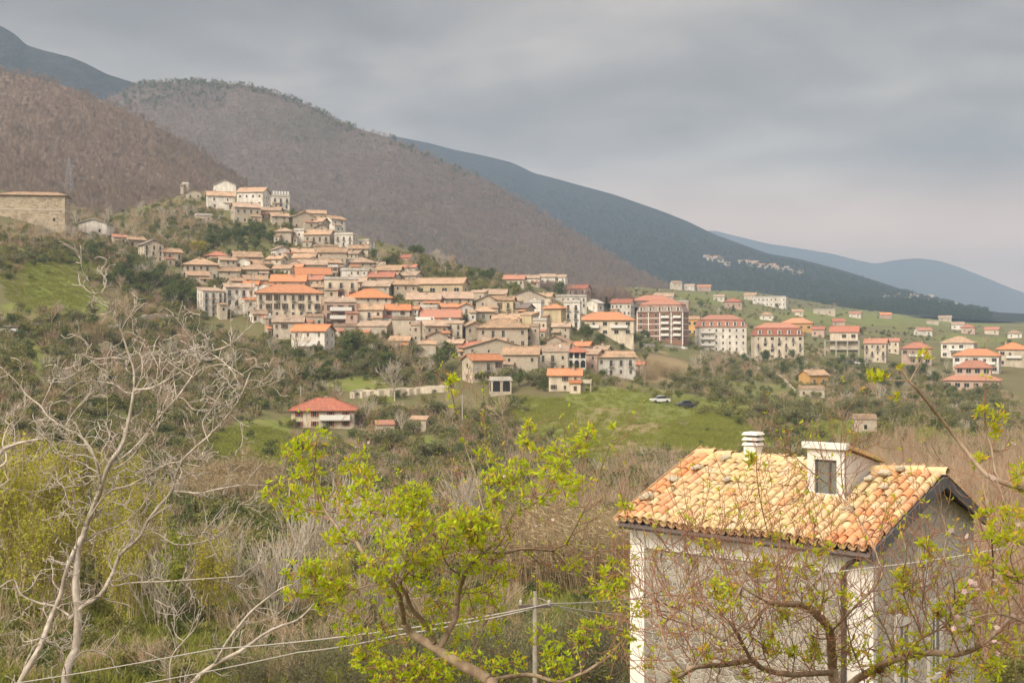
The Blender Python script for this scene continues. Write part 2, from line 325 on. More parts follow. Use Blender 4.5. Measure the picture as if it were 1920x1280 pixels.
# ---------------------------------------------------------------- haze
hm = bpy.data.materials.new('haze_air'); hm.use_nodes = True; hn = hm.node_tree.nodes; hn.clear()
ho = hn.new('ShaderNodeOutputMaterial'); hv = hn.new('ShaderNodeVolumePrincipled'); hm.node_tree.links.new(hv.outputs[0], ho.inputs['Volume'])
hv.inputs['Color'].default_value = (0.345, 0.465, 0.62, 1); hv.inputs['Density'].default_value = 3.1e-4; hv.inputs['Anisotropy'].default_value = 0.1; hv.inputs['Density Attribute'].default_value = ''
try: hm.cycles.homogeneous_volume = True
except Exception as e: print('homog', e)
try: hm.cycles.volume_sampling = 'MULTIPLE_IMPORTANCE'
except Exception: pass
tag(MB().box(-9000, 9000, -4000, 9200, -420, 590).build('haze', hm), 'pale haze filling the valley', 'haze', kind='stuff')
# ---------------------------------------------------------------- village materials
def plaster(name, c, stain=(0.30, 0.25, 0.19), amt=0.45, rough=0.95):
    m, t, b = new_mat(name); tc = t.add('ShaderNodeTexCoord').outputs['Object']; oi = t.add('ShaderNodeObjectInfo')
    off = t.add('ShaderNodeVectorMath', operation='ADD'); t.link(tc, off.inputs[0])
    sc = t.add('ShaderNodeVectorMath', operation='SCALE'); t.link(oi.outputs['Location'], sc.inputs[0]); sc.inputs['Scale'].default_value = 0.37; t.link(sc.outputs[0], off.inputs[1])
    v = off.outputs[0]
    n1 = t.noise(v, 0.35, 4, 0.6); n2 = t.noise(t.mapping(v, scale=(1.2, 1.2, 0.18)), 1.6, 4, 0.6); n3 = t.noise(v, 3.0, 3, 0.7)
    f = t.math('MULTIPLY', t.mapr(t.math('ADD', t.math('MULTIPLY', n1, 0.5), t.math('MULTIPLY', n2, 0.5)), 0.38, 0.64), amt * 1.25)
    col = t.mix(f, c, stain)
    col = t.mix(t.math('MULTIPLY', n3, 0.3), col, t.mix(1, col, (0.72, 0.70, 0.66), 'MULTIPLY'))
    v2 = t.mapr(oi.outputs['Random'], 0, 1, 0.84, 1.08, False)
    cv = t.add('ShaderNodeCombineColor'); [t.link(v2, cv.inputs[i]) for i in range(3)]
    col = t.mix(1, col, cv.outputs[0], 'MULTIPLY')
    t.link(col, b.inputs['Base Color']); b.inputs['Roughness'].default_value = rough; bump(t, b, n3, 0.25, 0.04); return m
def rubble(name, c1, c2, scale=3.0, mortar=(0.42, 0.37, 0.29)):
    m, t, b = new_mat(name); tc = t.add('ShaderNodeTexCoord').outputs['Object']
    w = t.add('ShaderNodeVectorMath', operation='ADD'); t.link(tc, w.inputs[0])
    nz = t.add('ShaderNodeTexNoise'); nz.inputs['Scale'].default_value = scale * 0.8; t.link(tc, nz.inputs['Vector'])
    sc = t.add('ShaderNodeVectorMath', operation='SCALE'); t.link(nz.outputs['Color'], sc.inputs[0]); sc.inputs['Scale'].default_value = 0.5 / scale; t.link(sc.outputs[0], w.inputs[1])
    v = t.mapping(w.outputs[0], scale=(1, 1, 1.5))
    cell = t.vor(v, scale); edge = t.vor(v, scale, 'DISTANCE_TO_EDGE')
    hs = t.add('ShaderNodeSeparateColor'); t.link(cell.outputs['Color'], hs.inputs[0])
    col = t.mix(hs.outputs[0], c1, c2)
    big = t.noise(tc, 0.3, 4, 0.6); col = t.mix(t.mapr(big, 0.4, 0.75, 0, 0.5), col, mortar)
    e = t.mapr(edge.outputs['Distance'], 0.02, 0.10)
    col = t.mix(e, mortar, col)
    t.link(col, b.inputs['Base Color']); b.inputs['Roughness'].default_value = 0.95; bump(t, b, e, 0.5, 0.06); return m
def rooftile(name, c1, c2, lichen=0.3):
    m, t, b = new_mat(name); tc = t.add('ShaderNodeTexCoord').outputs['Object']; oi = t.add('ShaderNodeObjectInfo')
    ad_ = t.add('ShaderNodeVectorMath', operation='MULTIPLY_ADD'); t.link(oi.outputs['Location'], ad_.inputs[0]); ad_.inputs[1].default_value = (.7, .7, .7); t.link(tc, ad_.inputs[2]); w_ = ad_.outputs[0]
    sp_ = t.add('ShaderNodeVectorMath', operation='ADD'); t.link(w_, sp_.inputs[0]); cx_ = t.add('ShaderNodeCombineXYZ'); t.link(t.math('MULTIPLY', oi.outputs['Random'], 91.0), cx_.inputs[0]); t.link(cx_.outputs[0], sp_.inputs[1]); w_ = sp_.outputs[0]
    n1 = t.noise(w_, 0.55, 5, 0.7); n2 = t.noise(w_, 3.2, 4, 0.8); n3 = t.noise(t.mapping(w_, scale=(3.0, 0.6, 0.6)), 1.5, 3, 0.7)
    col = t.mix(t.mapr(n2, 0.32, 0.68), c1, c2)
    col = t.mix(t.math('MULTIPLY', t.mapr(n1, 0.42, 0.66), min(1.0, lichen * 1.5)), col, (0.20, 0.18, 0.13))
    col = t.mix(t.mapr(n3, 0.35, 0.65, 0, 0.75), col, t.mix(1, col, (0.60, 0.55, 0.52), 'MULTIPLY'))
    v2 = t.mapr(oi.outputs['Random'], 0, 1, 0.74, 1.1, False); wn = t.add('ShaderNodeTexWhiteNoise', noise_dimensions='1D'); t.link(oi.outputs['Random'], wn.inputs['W'])
    cv = t.add('ShaderNodeCombineColor'); [t.link(v2, cv.inputs[i]) for i in range(3)]
    col = t.mix(1, col, cv.outputs[0], 'MULTIPLY'); col = t.mix(t.math('MULTIPLY', wn.outputs[0], .38), col, (0.52, 0.36, 0.26)); t.link(col, b.inputs['Base Color'])
    wv = t.add('ShaderNodeTexWave', wave_type='BANDS', bands_direction='X'); wv.inputs['Scale'].default_value = 1.6; t.link(tc, wv.inputs['Vector'])
    bump(t, b, t.math('ADD', wv.outputs['Fac'], n2), 0.35, 0.08); return m
def flat(name, c, rough=0.8, var=0.25, scale=6, spec=0.15, metal=0.0):
    m, t, b = new_mat(name); tc = t.add('ShaderNodeTexCoord').outputs['Object']; n = t.noise(tc, scale, 4, 0.6)
    t.link(t.mix(t.mapr(n, 0.3, 0.75), c, tuple(x * (1 - var) for x in c)), b.inputs['Base Color'])
    b.inputs['Roughness'].default_value = rough; b.inputs['Specular IOR Level'].default_value = spec; b.inputs['Metallic'].default_value = metal; return m
WALL = {'W': plaster('white_plaster', (0.82, 0.775, 0.70)), 'C': plaster('cream_plaster', (0.72, 0.625, 0.49)), 'B': plaster('beige_plaster', (0.60, 0.515, 0.41)),
        'Y': plaster('ochre_plaster', (0.62, 0.50, 0.31)), 'O': plaster('orange_plaster', (0.64, 0.37, 0.13), amt=0.25), 'P': plaster('pink_plaster', (0.60, 0.42, 0.34), amt=0.35),
        'K': plaster('brown_brick_cladding', (0.26, 0.125, 0.08), amt=0.2), 'S': rubble('village_stonework', (0.40, 0.33, 0.25), (0.55, 0.465, 0.365), 2.2),
        'T': rubble('pale_stonework', (0.48, 0.405, 0.31), (0.63, 0.545, 0.43), 2.0)}
ROOF = {'o': rooftile('orange_roof_tiles', (0.60, 0.215, 0.085), (0.66, 0.28, 0.12), 0.12), 't': rooftile('tan_roof_tiles', (0.47, 0.30, 0.175), (0.55, 0.395, 0.265), 0.45),
        'r': rooftile('red_roof_tiles', (0.43, 0.14, 0.09), (0.50, 0.20, 0.13), 0.2), 'p': rooftile('faded_roof_tiles', (0.43, 0.31, 0.22), (0.52, 0.42, 0.32), 0.5),
        'd': rooftile('grey_roof_sheets', (0.20, 0.19, 0.18), (0.27, 0.25, 0.24), 0.3), 'w': plaster('pale_roof_screed', (0.58, 0.55, 0.50))}
m_pane = flat('dark_window_glass', (0.030, 0.030, 0.032), 0.25, 0.3, 3, 0.5); m_frame = flat('pale_window_frame', (0.55, 0.50, 0.42)); m_shut = flat('brown_shutter', (0.14, 0.075, 0.04))
m_shutr = flat('red_shutter', (0.34, 0.07, 0.05)); m_shutg = flat('grey_green_shutter', (0.16, 0.18, 0.15)); m_rail = flat('dark_iron_railing', (0.05, 0.05, 0.05), 0.6); m_slab = flat('concrete_slab', (0.42, 0.39, 0.34))
m_white = flat('white_paint', (0.74, 0.72, 0.67), 0.7, 0.12, 4); m_chim = plaster('chimney_plaster', (0.52, 0.44, 0.35)); m_doorw = flat('wooden_door', (0.11, 0.06, 0.035))
def win_mesh(name, w, h, frame=True, shut=None, arch=False):
    b = MB(); b.box(-w / 2, w / 2, -0.02, 0.10, 0, h, 0)
    if frame:
        k = 0.09
        b.box(-w / 2 - k, -w / 2, -0.07, 0.1, -k, h + k, 1).box(w / 2, w / 2 + k, -0.07, 0.1, -k, h + k, 1).box(-w / 2, w / 2, -0.07, 0.1, h, h + k, 1).box(-w / 2 - 0.06, w / 2 + 0.06, -0.14, 0.1, -k - 0.04, 0, 1)
        b.box(-0.03, 0.03, -0.045, 0.1, 0, h, 1)
    if arch:
        n = 8; pts = [(math.cos(math.pi * i / n) * w / 2, math.sin(math.pi * i / n) * w / 2 + h) for i in range(n + 1)]
        b.poly([(x, -0.02, z) for x, z in pts] + [(0, -0.02, h)], [(i + 1, i, n + 1) for i in range(n)], 0)
    if shut:
        b.box(-w - 0.06, -w / 2 - 0.1, -0.12, -0.05, 0, h, 2).box(w / 2 + 0.1, w + 0.06, -0.12, -0.05, 0, h, 2)
    return b.mesh(name, [m_pane, m_frame, shut or m_shut])
WIN = {'p': win_mesh('window', 0.75, 1.2), 's': win_mesh('window', 0.95, 1.45, True, m_shut), 'r': win_mesh('window', 1.0, 1.4, True, m_shutr), 'g': win_mesh('window', 0.95, 1.5, True, m_shutg),
       'n': win_mesh('window', 0.65, 0.95, False), 'f': win_mesh('window', 0.85, 1.9), 'a': win_mesh('window', 1.5, 1.7, False, None, True), 'w': win_mesh('window', 1.5, 1.3), 'c': win_mesh('window', 1.0, 2.0, True, m_shut)}
def closed(m):
    q = MB().box(-.42, -.01, -.06, .05, 0, 1.25, 0).box(.01, .42, -.06, .05, 0, 1.25, 0).box(-.52, .52, -.12, .05, -.12, 0, 1); return q.mesh('window', [m, m_frame])
WIN['k'] = closed(m_shut); WIN['x'] = closed(m_shutg); WIN['y'] = closed(m_frame)
DOOR = MB().box(-0.55, 0.55, -0.05, 0.1, 0, 2.1, 0).box(-0.7, -0.55, -0.09, 0.1, 0, 2.25, 1).box(0.55, 0.7, -0.09, 0.1, 0, 2.25, 1).box(-0.55, 0.55, -0.09, 0.1, 2.1, 2.25, 1).mesh('door', [m_doorw, m_frame])
def balcony_mesh(w, solid=None):
    b = MB().box(-w / 2, w / 2, -1.0, 0.05, -0.16, 0, 0)
    if solid: b.box(-w / 2, w / 2, -1.0, -0.88, 0, 0.9, 2).box(-w / 2, -w / 2 + .1, -0.88, 0.05, 0, 0.9, 2).box(w / 2 - .1, w / 2, -0.88, 0.05, 0, 0.9, 2)
    else:
        b.box(-w / 2, w / 2, -1.0, -0.95, 0.9, 0.97, 1).box(-w / 2, w / 2, -1.0, -0.95, 0.05, 0.1, 1)
        k = int(w / 0.22)
        for i in range(k + 1):
            x = -w / 2 + w * i / k; b.box(x - 0.018, x + 0.018, -0.99, -0.955, 0, 0.9, 1)
        for x in (-w / 2, w / 2 - 0.04): b.box(x, x + 0.04, -0.95, 0.05, 0.9, 0.97, 1)
    return b.mesh('balcony', [m_slab, m_rail, solid or m_white])
BALC = {(w, s): balcony_mesh(w, m_white if s else None) for w in (1.6, 3.2, 5.5) for s in (0, 1)}
CHIM = MB().box(-.3, .3, -.3, .3, -0.8, 0.9, 0).box(-.4, .4, -.4, .4, 0.9, 1.0, 0).box(-.3, .3, -.3, .3, 1.0, 1.15, 0).box(-.42, .42, -.42, .42, 1.15, 1.22, 1).mesh('chimney', [m_chim, ROOF['t']])
DISH = MB().tube([(0, -0.1, 0), (0, -0.1, 1.2), (0, -0.25, 1.25)], 0.03, 5).poly([(0, -0.28, 1.25)] + [(0.42 * math.cos(a), -0.42, 1.25 + 0.42 * math.sin(a)) for a in [i * math.pi / 5 for i in range(10)]], [(0, 1 + i, 1 + (i + 1) % 10) for i in range(10)], 0).mesh('satellite_dish', [m_white])
rnd = random.Random(11)
def gable_roof(W, D, h, o, th, axis):
    """roof sheets on a W x D box, ridge along x or y, eaves at z=0"""
    b = MB()
    if axis == 'y': W, D = D, W
    y = D / 2 + o; x = W / 2 + o; dz = h * o / (D / 2 + 1e-6)
    prof = [(-y, -dz), (0, h), (y, -dz), (y, -dz + th), (0, h + th), (-y, -dz + th)]
    pts = [(-x, a, c) for a, c in prof] + [(x, a, c) for a, c in prof]
    fc = [(0, 1, 7, 6), (1, 2, 8, 7), (2, 3, 9, 8), (3, 4, 10, 9), (4, 5, 11, 10), (5, 0, 6, 11), (5, 4, 1, 0), (4, 3, 2, 1), (6, 7, 10, 11), (7, 8, 9, 10)]
    if axis == 'y': pts = [(q[1], q[0], q[2]) for q in pts]; fc = [tuple(reversed(f)) for f in fc]
    b.poly(pts, fc)
    r = [(-x, 0, h + th), (x, 0, h + th)]
    if axis == 'y': r = [(0, -x, h + th), (0, x, h + th)]
    b.tube(r, 0.13, 6); return b
def hip_roof(W, D, h, o, th):
    b = MB(); x = W / 2 + o; y = D / 2 + o
    if W >= D: a, c = x - y, 0.0
    else: a, c = 0.0, y - x
    a = max(a, 0.0); c = max(c, 0.0); dz = h * o / (min(W, D) / 2)
    base = [(-x, -y), (x, -y), (x, y), (-x, y)]
    pts = [(p[0], p[1], -dz) for p in base] + [(p[0], p[1], -dz + th) for p in base] + [(-a, -c, h + th), (a, c, h + th)]
    if W >= D: top = [(4, 5, 9, 8), (5, 6, 9), (6, 7, 8, 9), (7, 4, 8)]
    else: top = [(4, 5, 8), (5, 6, 9, 8), (6, 7, 9), (7, 4, 8, 9)]
    b.poly(pts, [(3, 2, 1, 0), (0, 1, 5, 4), (1, 2, 6, 5), (2, 3, 7, 6), (3, 0, 4, 7)] + top)
    for q in ((4, 8), (5, 9 if W >= D else 8), (6, 9), (7, 8 if W >= D else 9), (8, 9)):
        p0, p1 = Vector(pts[q[0]]), Vector(pts[q[1]])
        if (p0 - p1).length > 0.05: b.tube([p0, p1], 0.11, 5)
    return b
HOUSES = []; yr = random.Random(21)
def house(x0, x1, ye, yb, roof, yaw, rc, wc, nf, nc, label, r=0.85, win='ps', balc=0, chim=1, d=None, slope=0.46, door=False, cat='house', base=None, side=True, name=None, keep=0.84, group=None):
    if abs(yaw) < 15 and cat == 'house' and x1 - x0 < 70 and x1 < 1200: yaw = yaw + yr.uniform(-20, 14)
    pc = (x0 + x1) / 2; d = d or depth_at(pc, yb); th = math.atan2(pc - 960, F)
    mpp = d / F / math.cos(th) ; ext = (x1 - x0) * d / F * math.cos(th)
    a = R(yaw); Wd = ext / (math.cos(a) + r * abs(math.sin(a))); Dp = Wd * r
    if Dp > 10.5 and cat != 'hotel': Dp = 10.5; r = Dp / Wd; Wd = ext / (math.cos(a) + r * abs(math.sin(a)))
    H = max((yb - ye) * d / F, 2.0)
    rot = -th + a
    # centre of the footprint: front face centre is d metres ahead
    cx, cy = (pc - 960) / F * d, d
    back = (Dp * math.cos(a) + Wd * abs(math.sin(a))) / 2
    u = Vector((math.sin(th), math.cos(th), 0)); c0 = Vector((cx, cy, 0)) + u * back
    z0 = CZ + (HZ - yb) / F * d
    root = empty(name or ('house' if cat == 'house' else cat.replace(' ', '_')), (c0.x, c0.y, z0), rot); tag(root, label, cat, group)
    hb = 4.5
    rise = slope * ((Dp if roof in 'gh' else Wd) / 2)
    if roof == 'h': rise = slope * min(Dp, Wd) / 2
    w, dp = Wd / 2, Dp / 2
    b = MB()
    if roof == 'g': b.poly([(-w, -dp, -hb), (w, -dp, -hb), (w, dp, -hb), (-w, dp, -hb), (-w, -dp, H), (w, -dp, H), (w, dp, H), (-w, dp, H), (-w, 0, H + rise), (w, 0, H + rise)],
                           [(0, 1, 5, 4), (2, 3, 7, 6), (1, 2, 6, 9, 5), (3, 0, 4, 8, 7), (4, 5, 9, 8), (6, 7, 8, 9)])
    elif roof == 'f': b.poly([(-w, -dp, -hb), (w, -dp, -hb), (w, dp, -hb), (-w, dp, -hb), (-w, -dp, H), (w, -dp, H), (w, dp, H), (-w, dp, H), (0, -dp, H + rise), (0, dp, H + rise)],
                             [(0, 1, 5, 8, 4), (2, 3, 7, 9, 6), (1, 2, 6, 5), (3, 0, 4, 7), (4, 8, 9, 7), (8, 5, 6, 9)])
    else: b.box(-w, w, -dp, dp, -hb, H)
    b.build('wall', WALL[wc], root)
    if base: MB().box(-w - .06, w + .06, -dp - .06, dp + .06, -hb, H * 0.33).build('plinth', WALL[base], root)
    o = 0.45 if roof in 'gfh' else 0.2; th_ = 0.16
    ro = None
    if roof == 'g': ro = gable_roof(Wd, Dp, rise, o, th_, 'x').build('roof', ROOF[rc], root, (0, 0, H + .02))
    elif roof == 'f': ro = gable_roof(Wd, Dp, rise, o, th_, 'y').build('roof', ROOF[rc], root, (0, 0, H + .02))
    elif roof == 'h': ro = hip_roof(Wd, Dp, rise, o + .15, th_).build('roof', ROOF[rc], root, (0, 0, H + .02))
    elif roof == 'p':
        MB().poly([(-w - o, -dp - o, 0), (w + o, -dp - o, 0), (w + o, dp + o, Dp * .22), (-w - o, dp + o, Dp * .22), (-w - o, -dp - o, .16), (w + o, -dp - o, .16), (w + o, dp + o, Dp * .22 + .16), (-w - o, dp + o, Dp * .22 + .16)],
                  [(3, 2, 1, 0), (4, 5, 6, 7), (0, 1, 5, 4), (1, 2, 6, 5), (2, 3, 7, 6), (3, 0, 4, 7)]).build('roof', ROOF[rc], root, (0, 0, H + .02)); ro = root.children[-1] if root.children else None
        MB().poly([(-w, dp, 0), (w, dp, 0), (w, dp, Dp * .2), (-w, dp, Dp * .2), (-w, -dp, 0), (w, -dp, 0)], [(1, 0, 3, 2), (5, 1, 2), (0, 4, 3)]).build('upper_wall', WALL[wc], root, (0, 0, H + .01))
    elif roof == 's':
        q = MB().box(-w - o, w + o, -dp - o, dp + o, 0, .22).box(-w, w, -dp, -dp + .2, .22, .8).box(-w, w, dp - .2, dp, .22, .8).box(-w, -w + .2, -dp + .2, dp - .2, .22, .8).box(w - .2, w, -dp + .2, dp - .2, .22, .8)
        ro = q.build('roof', ROOF[rc], root, (0, 0, H + .02))
    elif roof == 'm':                                           # mansard with dormers
        k, mh = 1.1, 3.0
        q = MB().poly([(-w - .4, -dp - .4, 0), (w + .4, -dp - .4, 0), (w + .4, dp + .4, 0), (-w - .4, dp + .4, 0), (-w + k, -dp + k, mh), (w - k, -dp + k, mh), (w - k, dp - k, mh), (-w + k, dp - k, mh)],
                      [(3, 2, 1, 0), (0, 1, 5, 4), (1, 2, 6, 5), (2, 3, 7, 6), (3, 0, 4, 7), (4, 5, 6, 7)])
        ro = q.build('mansard_roof', ROOF['d' if rc == 'd' else 'r'], root, (0, 0, H + .02))
        hip_roof(Wd - 2 * k, Dp - 2 * k, slope * min(Wd, Dp) / 2 * 0.8, 0.3, .16).build('roof', ROOF['r'], root, (0, 0, H + mh + .1))
        n = max(int(Wd / 3.2), 2)
        for i in range(n):
            x = -w + Wd * (i + .5) / n
            dm = MB().box(-.75, .75, -1.1, .6, 0, 1.7).poly([(-.95, -1.25, 1.65), (.95, -1.25, 1.65), (0, -1.25, 2.2), (-.95, .9, 1.65), (.95, .9, 1.65), (0, .9, 2.2)], [(0, 1, 2), (3, 5, 4), (0, 2, 5, 3), (1, 4, 5, 2), (0, 3, 4, 1)], 1)
            dmo = dm.build('dormer', [m_white, ROOF['r']], root, (x, -dp + .75, H + .5))
            obj('window', WIN['p'], dmo, (0, -1.1, .2))
    def facade(wid, n, fy, rz, cxy, on=True):
        sh = H / nf
        for i in range(nf):
            for j in range(n):
                if rnd.random() > keep: continue
                x = -wid / 2 + wid * (j + .5) / n + rnd.uniform(-.12, .12) * (1 if keep < 1 else 0)
                kind = win[(i * 7 + j * 3 + rnd.randrange(len(win))) % len(win)] if len(win) > 1 else win
                z = sh * i + max((sh - 1.3 * min(1.0, sh / 3.1)) * 0.5, 0.2)
                isb = balc and i > 0 and on and (balc == 2 or (j + i) % 2 == 0)
                if kind in 'fc' or isb: z = sh * i + 0.12
                k2 = 'f' if isb and kind not in 'fc' else kind
                if not isb and kind in 'psn' and rnd.random() < .28: k2 = rnd.choice('kkxy')
                if i == 0 and door and j == n // 2: wo = obj('door', DOOR, root); z = 0.0
                else: wo = obj('window', WIN[k2], root)
                ws = min(1.0, max(.62, (H / nf) / 3.1)); wo.scale = (ws, 1, ws)
                c_, s_ = math.cos(rz), math.sin(rz)
                wo.location = (c_ * x - s_ * fy, s_ * x + c_ * fy, z); wo.rotation_euler = (0, 0, rz)
                if isb and balc < 3:
                    bo = obj('balcony', BALC[(1.6, 0)], root, (c_ * x - s_ * fy, s_ * x + c_ * fy, sh * i + .02), rz); bo.scale = (ws, ws, ws)
            if balc == 3 and i > 0 and on:
                k = max(1, int(wid / 7.5))
                for j in range(k):
                    x = -wid / 2 + wid * (j + .5) / k; c_, s_ = math.cos(rz), math.sin(rz)
                    obj('balcony', BALC[(5.5, 1)], root, (c_ * x - s_ * fy, s_ * x + c_ * fy, sh * i + .02), rz)
    if nf and nc:
        facade(Wd, nc, -dp, 0.0, None)
        if side:
            ns = max(1, round(nc * r * 0.8)); tot = -math.degrees(0) + yaw
            if yaw > 4: facade(Dp, ns, -w, -math.pi / 2, None, False)
            if yaw < -4: facade(Dp, ns, -w, math.pi / 2, None, False)
    if roof in 'gh' and chim:
        for i in range(chim):
            x = rnd.uniform(-.32, .32) * Wd; y = rnd.choice((-1, 1)) * Dp * rnd.uniform(.08, .2)
            obj('chimney', CHIM, ro, (x, y, rise * (1 - abs(y) / dp) + .1)).scale = (.8, .8, .8)
    if roof in 'sp' and H > 3.6 and rnd.random() < .7: obj('satellite_dish', DISH, root, (rnd.uniform(-.35, .35) * Wd, 0, H + (.2 if roof == 's' else Dp * .12))).scale = (.7, .7, .7)
    if cat == 'house' and x1 - x0 < 75 and x1 < 1215 and rnd.random() < .55:                 # lean-to against the front or side wall
        lw = Wd * rnd.uniform(.3, .55); ld = rnd.uniform(1.6, 2.8); lh = H * rnd.uniform(.38, .6); lx = rnd.choice((-1, 1)) * (w - lw / 2); ly = -dp
        le = MB().poly([(-lw / 2, -ld, -3), (lw / 2, -ld, -3), (lw / 2, 0, -3), (-lw / 2, 0, -3), (-lw / 2, -ld, lh), (lw / 2, -ld, lh), (lw / 2, 0, lh + .5), (-lw / 2, 0, lh + .5)], [(0, 1, 5, 4), (1, 2, 6, 5), (3, 0, 4, 7), (4, 5, 6, 7)]).build('lean_to', WALL[rnd.choice([wc, wc, 'B', 'S', 'C'])], root, (lx, ly, 0))
        MB().poly([(-lw / 2 - .2, -ld - .3, lh - .02), (lw / 2 + .2, -ld - .3, lh - .02), (lw / 2 + .2, -.02, lh + .56), (-lw / 2 - .2, -.02, lh + .56), (-lw / 2 - .2, -ld - .3, lh + .1), (lw / 2 + .2, -ld - .3, lh + .1), (lw / 2 + .2, -.02, lh + .68), (-lw / 2 - .2, -.02, lh + .68)], [(3, 2, 1, 0), (4, 5, 6, 7), (0, 1, 5, 4), (1, 2, 6, 5), (3, 0, 4, 7)]).build('lean_to_roof', ROOF[rnd.choice('ttpor')], le)
        wo = obj('window', WIN[rnd.choice('pnk')], le, (0, -ld, max(lh - 1.5, .2))); wo.scale = (.75, 1, .75)
    HOUSES.append((root, Wd, Dp, H, d)); return root, Wd, Dp, H, d
# ---------------------------------------------------------------- the village, house by house (photo columns, eave row, foot row, ...)
H_ = house
# hilltop
H_(341, 356, 346, 353, 's', 0, 'w', 'S', 1, 1, 'tiny stone hut highest on the wooded slope above the village', win='n')
H_(348, 378, 361, 373, 'f', 0, 'p', 'T', 1, 2, 'low grey stone house just below the tiny hut', win='n')
H_(364, 399, 404, 416, 's', 10, 'w', 'T', 1, 2, 'flat-roofed pale stone house alone below the hilltop', win='n')
H_(400, 452, 347, 362, 'f', -15, 'w', 'W', 1, 3, 'topmost white house of the village with white gable', win='p')
H_(386, 440, 367, 392, 'g', 8, 't', 'W', 2, 2, 'pale pinkish white house with tan roof at left of hilltop', win='pn')
H_(444, 507, 359, 389, 'g', -6, 't', 'W', 2, 4, 'large white hilltop house with plain facade and low red ridge', win='n')
r4 = H_(507, 543, 368, 391, 's', 0, 'w', 'W', 2, 3, 'white hilltop building with toothed parapet beside the large white house', win='f', balc=2)
for i in range(6): MB().box(-.35, .35, -.2, .2, 0, 1.3).build('merlon', m_white, r4[0], (-r4[1] / 2 + r4[1] * (i + .5) / 6, -r4[2] / 2 + .2, r4[3] + .82))
H_(432, 489, 388, 419, 'g', 4, 'p', 'S', 2, 4, 'square stone house with faded roof below the large white hilltop house', win='pn', balc=0)
H_(490, 531, 394, 411, 'g', -10, 'p', 'T', 1, 3, 'narrow stone house wedged under the building with toothed parapet', win='n')
H_(506, 541, 405, 423, 'g', 12, 't', 'S', 2, 2, 'small stone house with tan roof below hilltop, beside dark evergreens', win='pn')
H_(540, 592, 406, 428, 'f', 15, 't', 'S', 2, 3, 'brown stone house with tan gable facing the valley near hilltop', win='pn')
H_(566, 618, 415, 433, 'g', -12, 't', 'S', 2, 4, 'long stone house with tan roof left of the white two-tone house', win='pn')
H_(604, 648, 410, 433, 'g', 38, 't', 'W', 2, 2, 'two-tone house with white end wall on the upper right edge', win='n', r=0.9)
# second tier
H_(517, 552, 433, 459, 'h', 6, 'p', 'S', 2, 2, 'stone tower-like house with low hip roof above the grey-roofed house', win='pn', r=.9)
H_(551, 572, 432, 459, 's', 0, 'w', 'W', 2, 1, 'narrow white flat-topped house between two stone houses', win='n')
H_(570, 628, 439, 468, 'g', -14, 't', 'S', 2, 4, 'stone house with tan roof and terrace left of the white balconied block', win='fp', balc=1)
H_(627, 671, 440, 472, 's', -18, 'w', 'W', 3, 3, 'white stepped block with several balconies at upper right', win='f', balc=2)
H_(671, 703, 452, 470, 's', -14, 'w', 'W', 2, 2, 'small white house with balcony at the upper right end', win='f', balc=2)
H_(508, 543, 467, 486, 'f', 20, 'd', 'W', 1, 2, 'white house with grey sheet roof in the middle of the slope', win='n', r=1.1)
H_(545, 588, 473, 487, 'g', 0, 't', 'B', 1, 3, 'beige house with tan roof right of the grey-roofed house', win='n')
H_(549, 596, 483, 497, 'g', 0, 't', 'Y', 1, 3, 'small yellow-walled house with tan roof in the dense old centre', win='p')
H_(596, 650, 473, 503, 'g', 10, 't', 'S', 3, 4, 'tall long stone house below the terrace house', win='pn')
H_(648, 682, 475, 494, 'g', -10, 'p', 'S', 2, 3, 'plain stone house below the white stepped block', win='n')
H_(653, 702, 491, 512, 'h', -8, 'p', 'T', 2, 3, 'stone house with greyish hip roof above the cream red-roofed block', win='pn')
H_(386, 427, 478, 493, 'h', 8, 'r', 'W', 1, 3, 'white house with red hip roof near the yellow-green tree', win='p')
H_(433, 492, 481, 493, 'g', 0, 't', 'B', 1, 4, 'long low house with tan roof behind the white-gabled house', win='n')
H_(408, 442, 487, 508, 'g', 10, 't', 'C', 2, 3, 'cream two-storey house left of the white-gabled house', win='p')
H_(441, 473, 489, 507, 'f', 12, 't', 'W', 1, 2, 'plain white house with blank gable in the left of the village', win='n', r=1.2, keep=.6)
H_(343, 408, 495, 523, 'h', 12, 't', 'T', 2, 5, 'stone house with wide tan hip roof at the left edge of village', win='pf', balc=1)
H_(346, 392, 516, 530, 'g', 12, 't', 'T', 1, 3, 'low annexe with tan roof below the wide hip roof at left edge', win='n')
H_(500, 538, 485, 505, 'g', -12, 't', 'C', 2, 2, 'cream house with tan roof above the large orange roofs', win='p')
H_(538, 565, 493, 509, 'f', -10, 'w', 'W', 1, 2, 'little white gabled house in the dense old centre', win='n')
H_(452, 510, 504, 519, 'h', 0, 't', 'B', 1, 4, 'beige house with broad tan hip roof below the blank white gable', win='n')
H_(410, 452, 508, 528, 'g', 10, 't', 'S', 2, 3, 'stone house with tan roof behind the white palace block', win='pn')
H_(552, 620, 514, 530, 'g', -4, 'o', 'C', 1, 4, 'cream house with long bright orange roof in the centre', win='p')
H_(615, 638, 501, 519, 's', 0, 'w', 'P', 2, 2, 'pink house with dark red balcony beside the cream red-roofed block', win='c', balc=2)
H_(636, 689, 507, 526, 's', -4, 'w', 'W', 2, 4, 'cream-white block with thin red roof edge in the upper centre', win='n')
H_(560, 612, 496, 512, 'g', 6, 'p', 'S', 1, 3, 'stone house with faded roof above the long orange roof', win='n')
H_(705, 757, 506, 523, 'g', -10, 't', 'S', 2, 5, 'row house with tan roof on the upper right of the centre', win='pn')
H_(753, 785, 501, 517, 'g', -20, 'r', 'W', 1, 2, 'white house with pinkish red roof at the end of upper row', win='p')
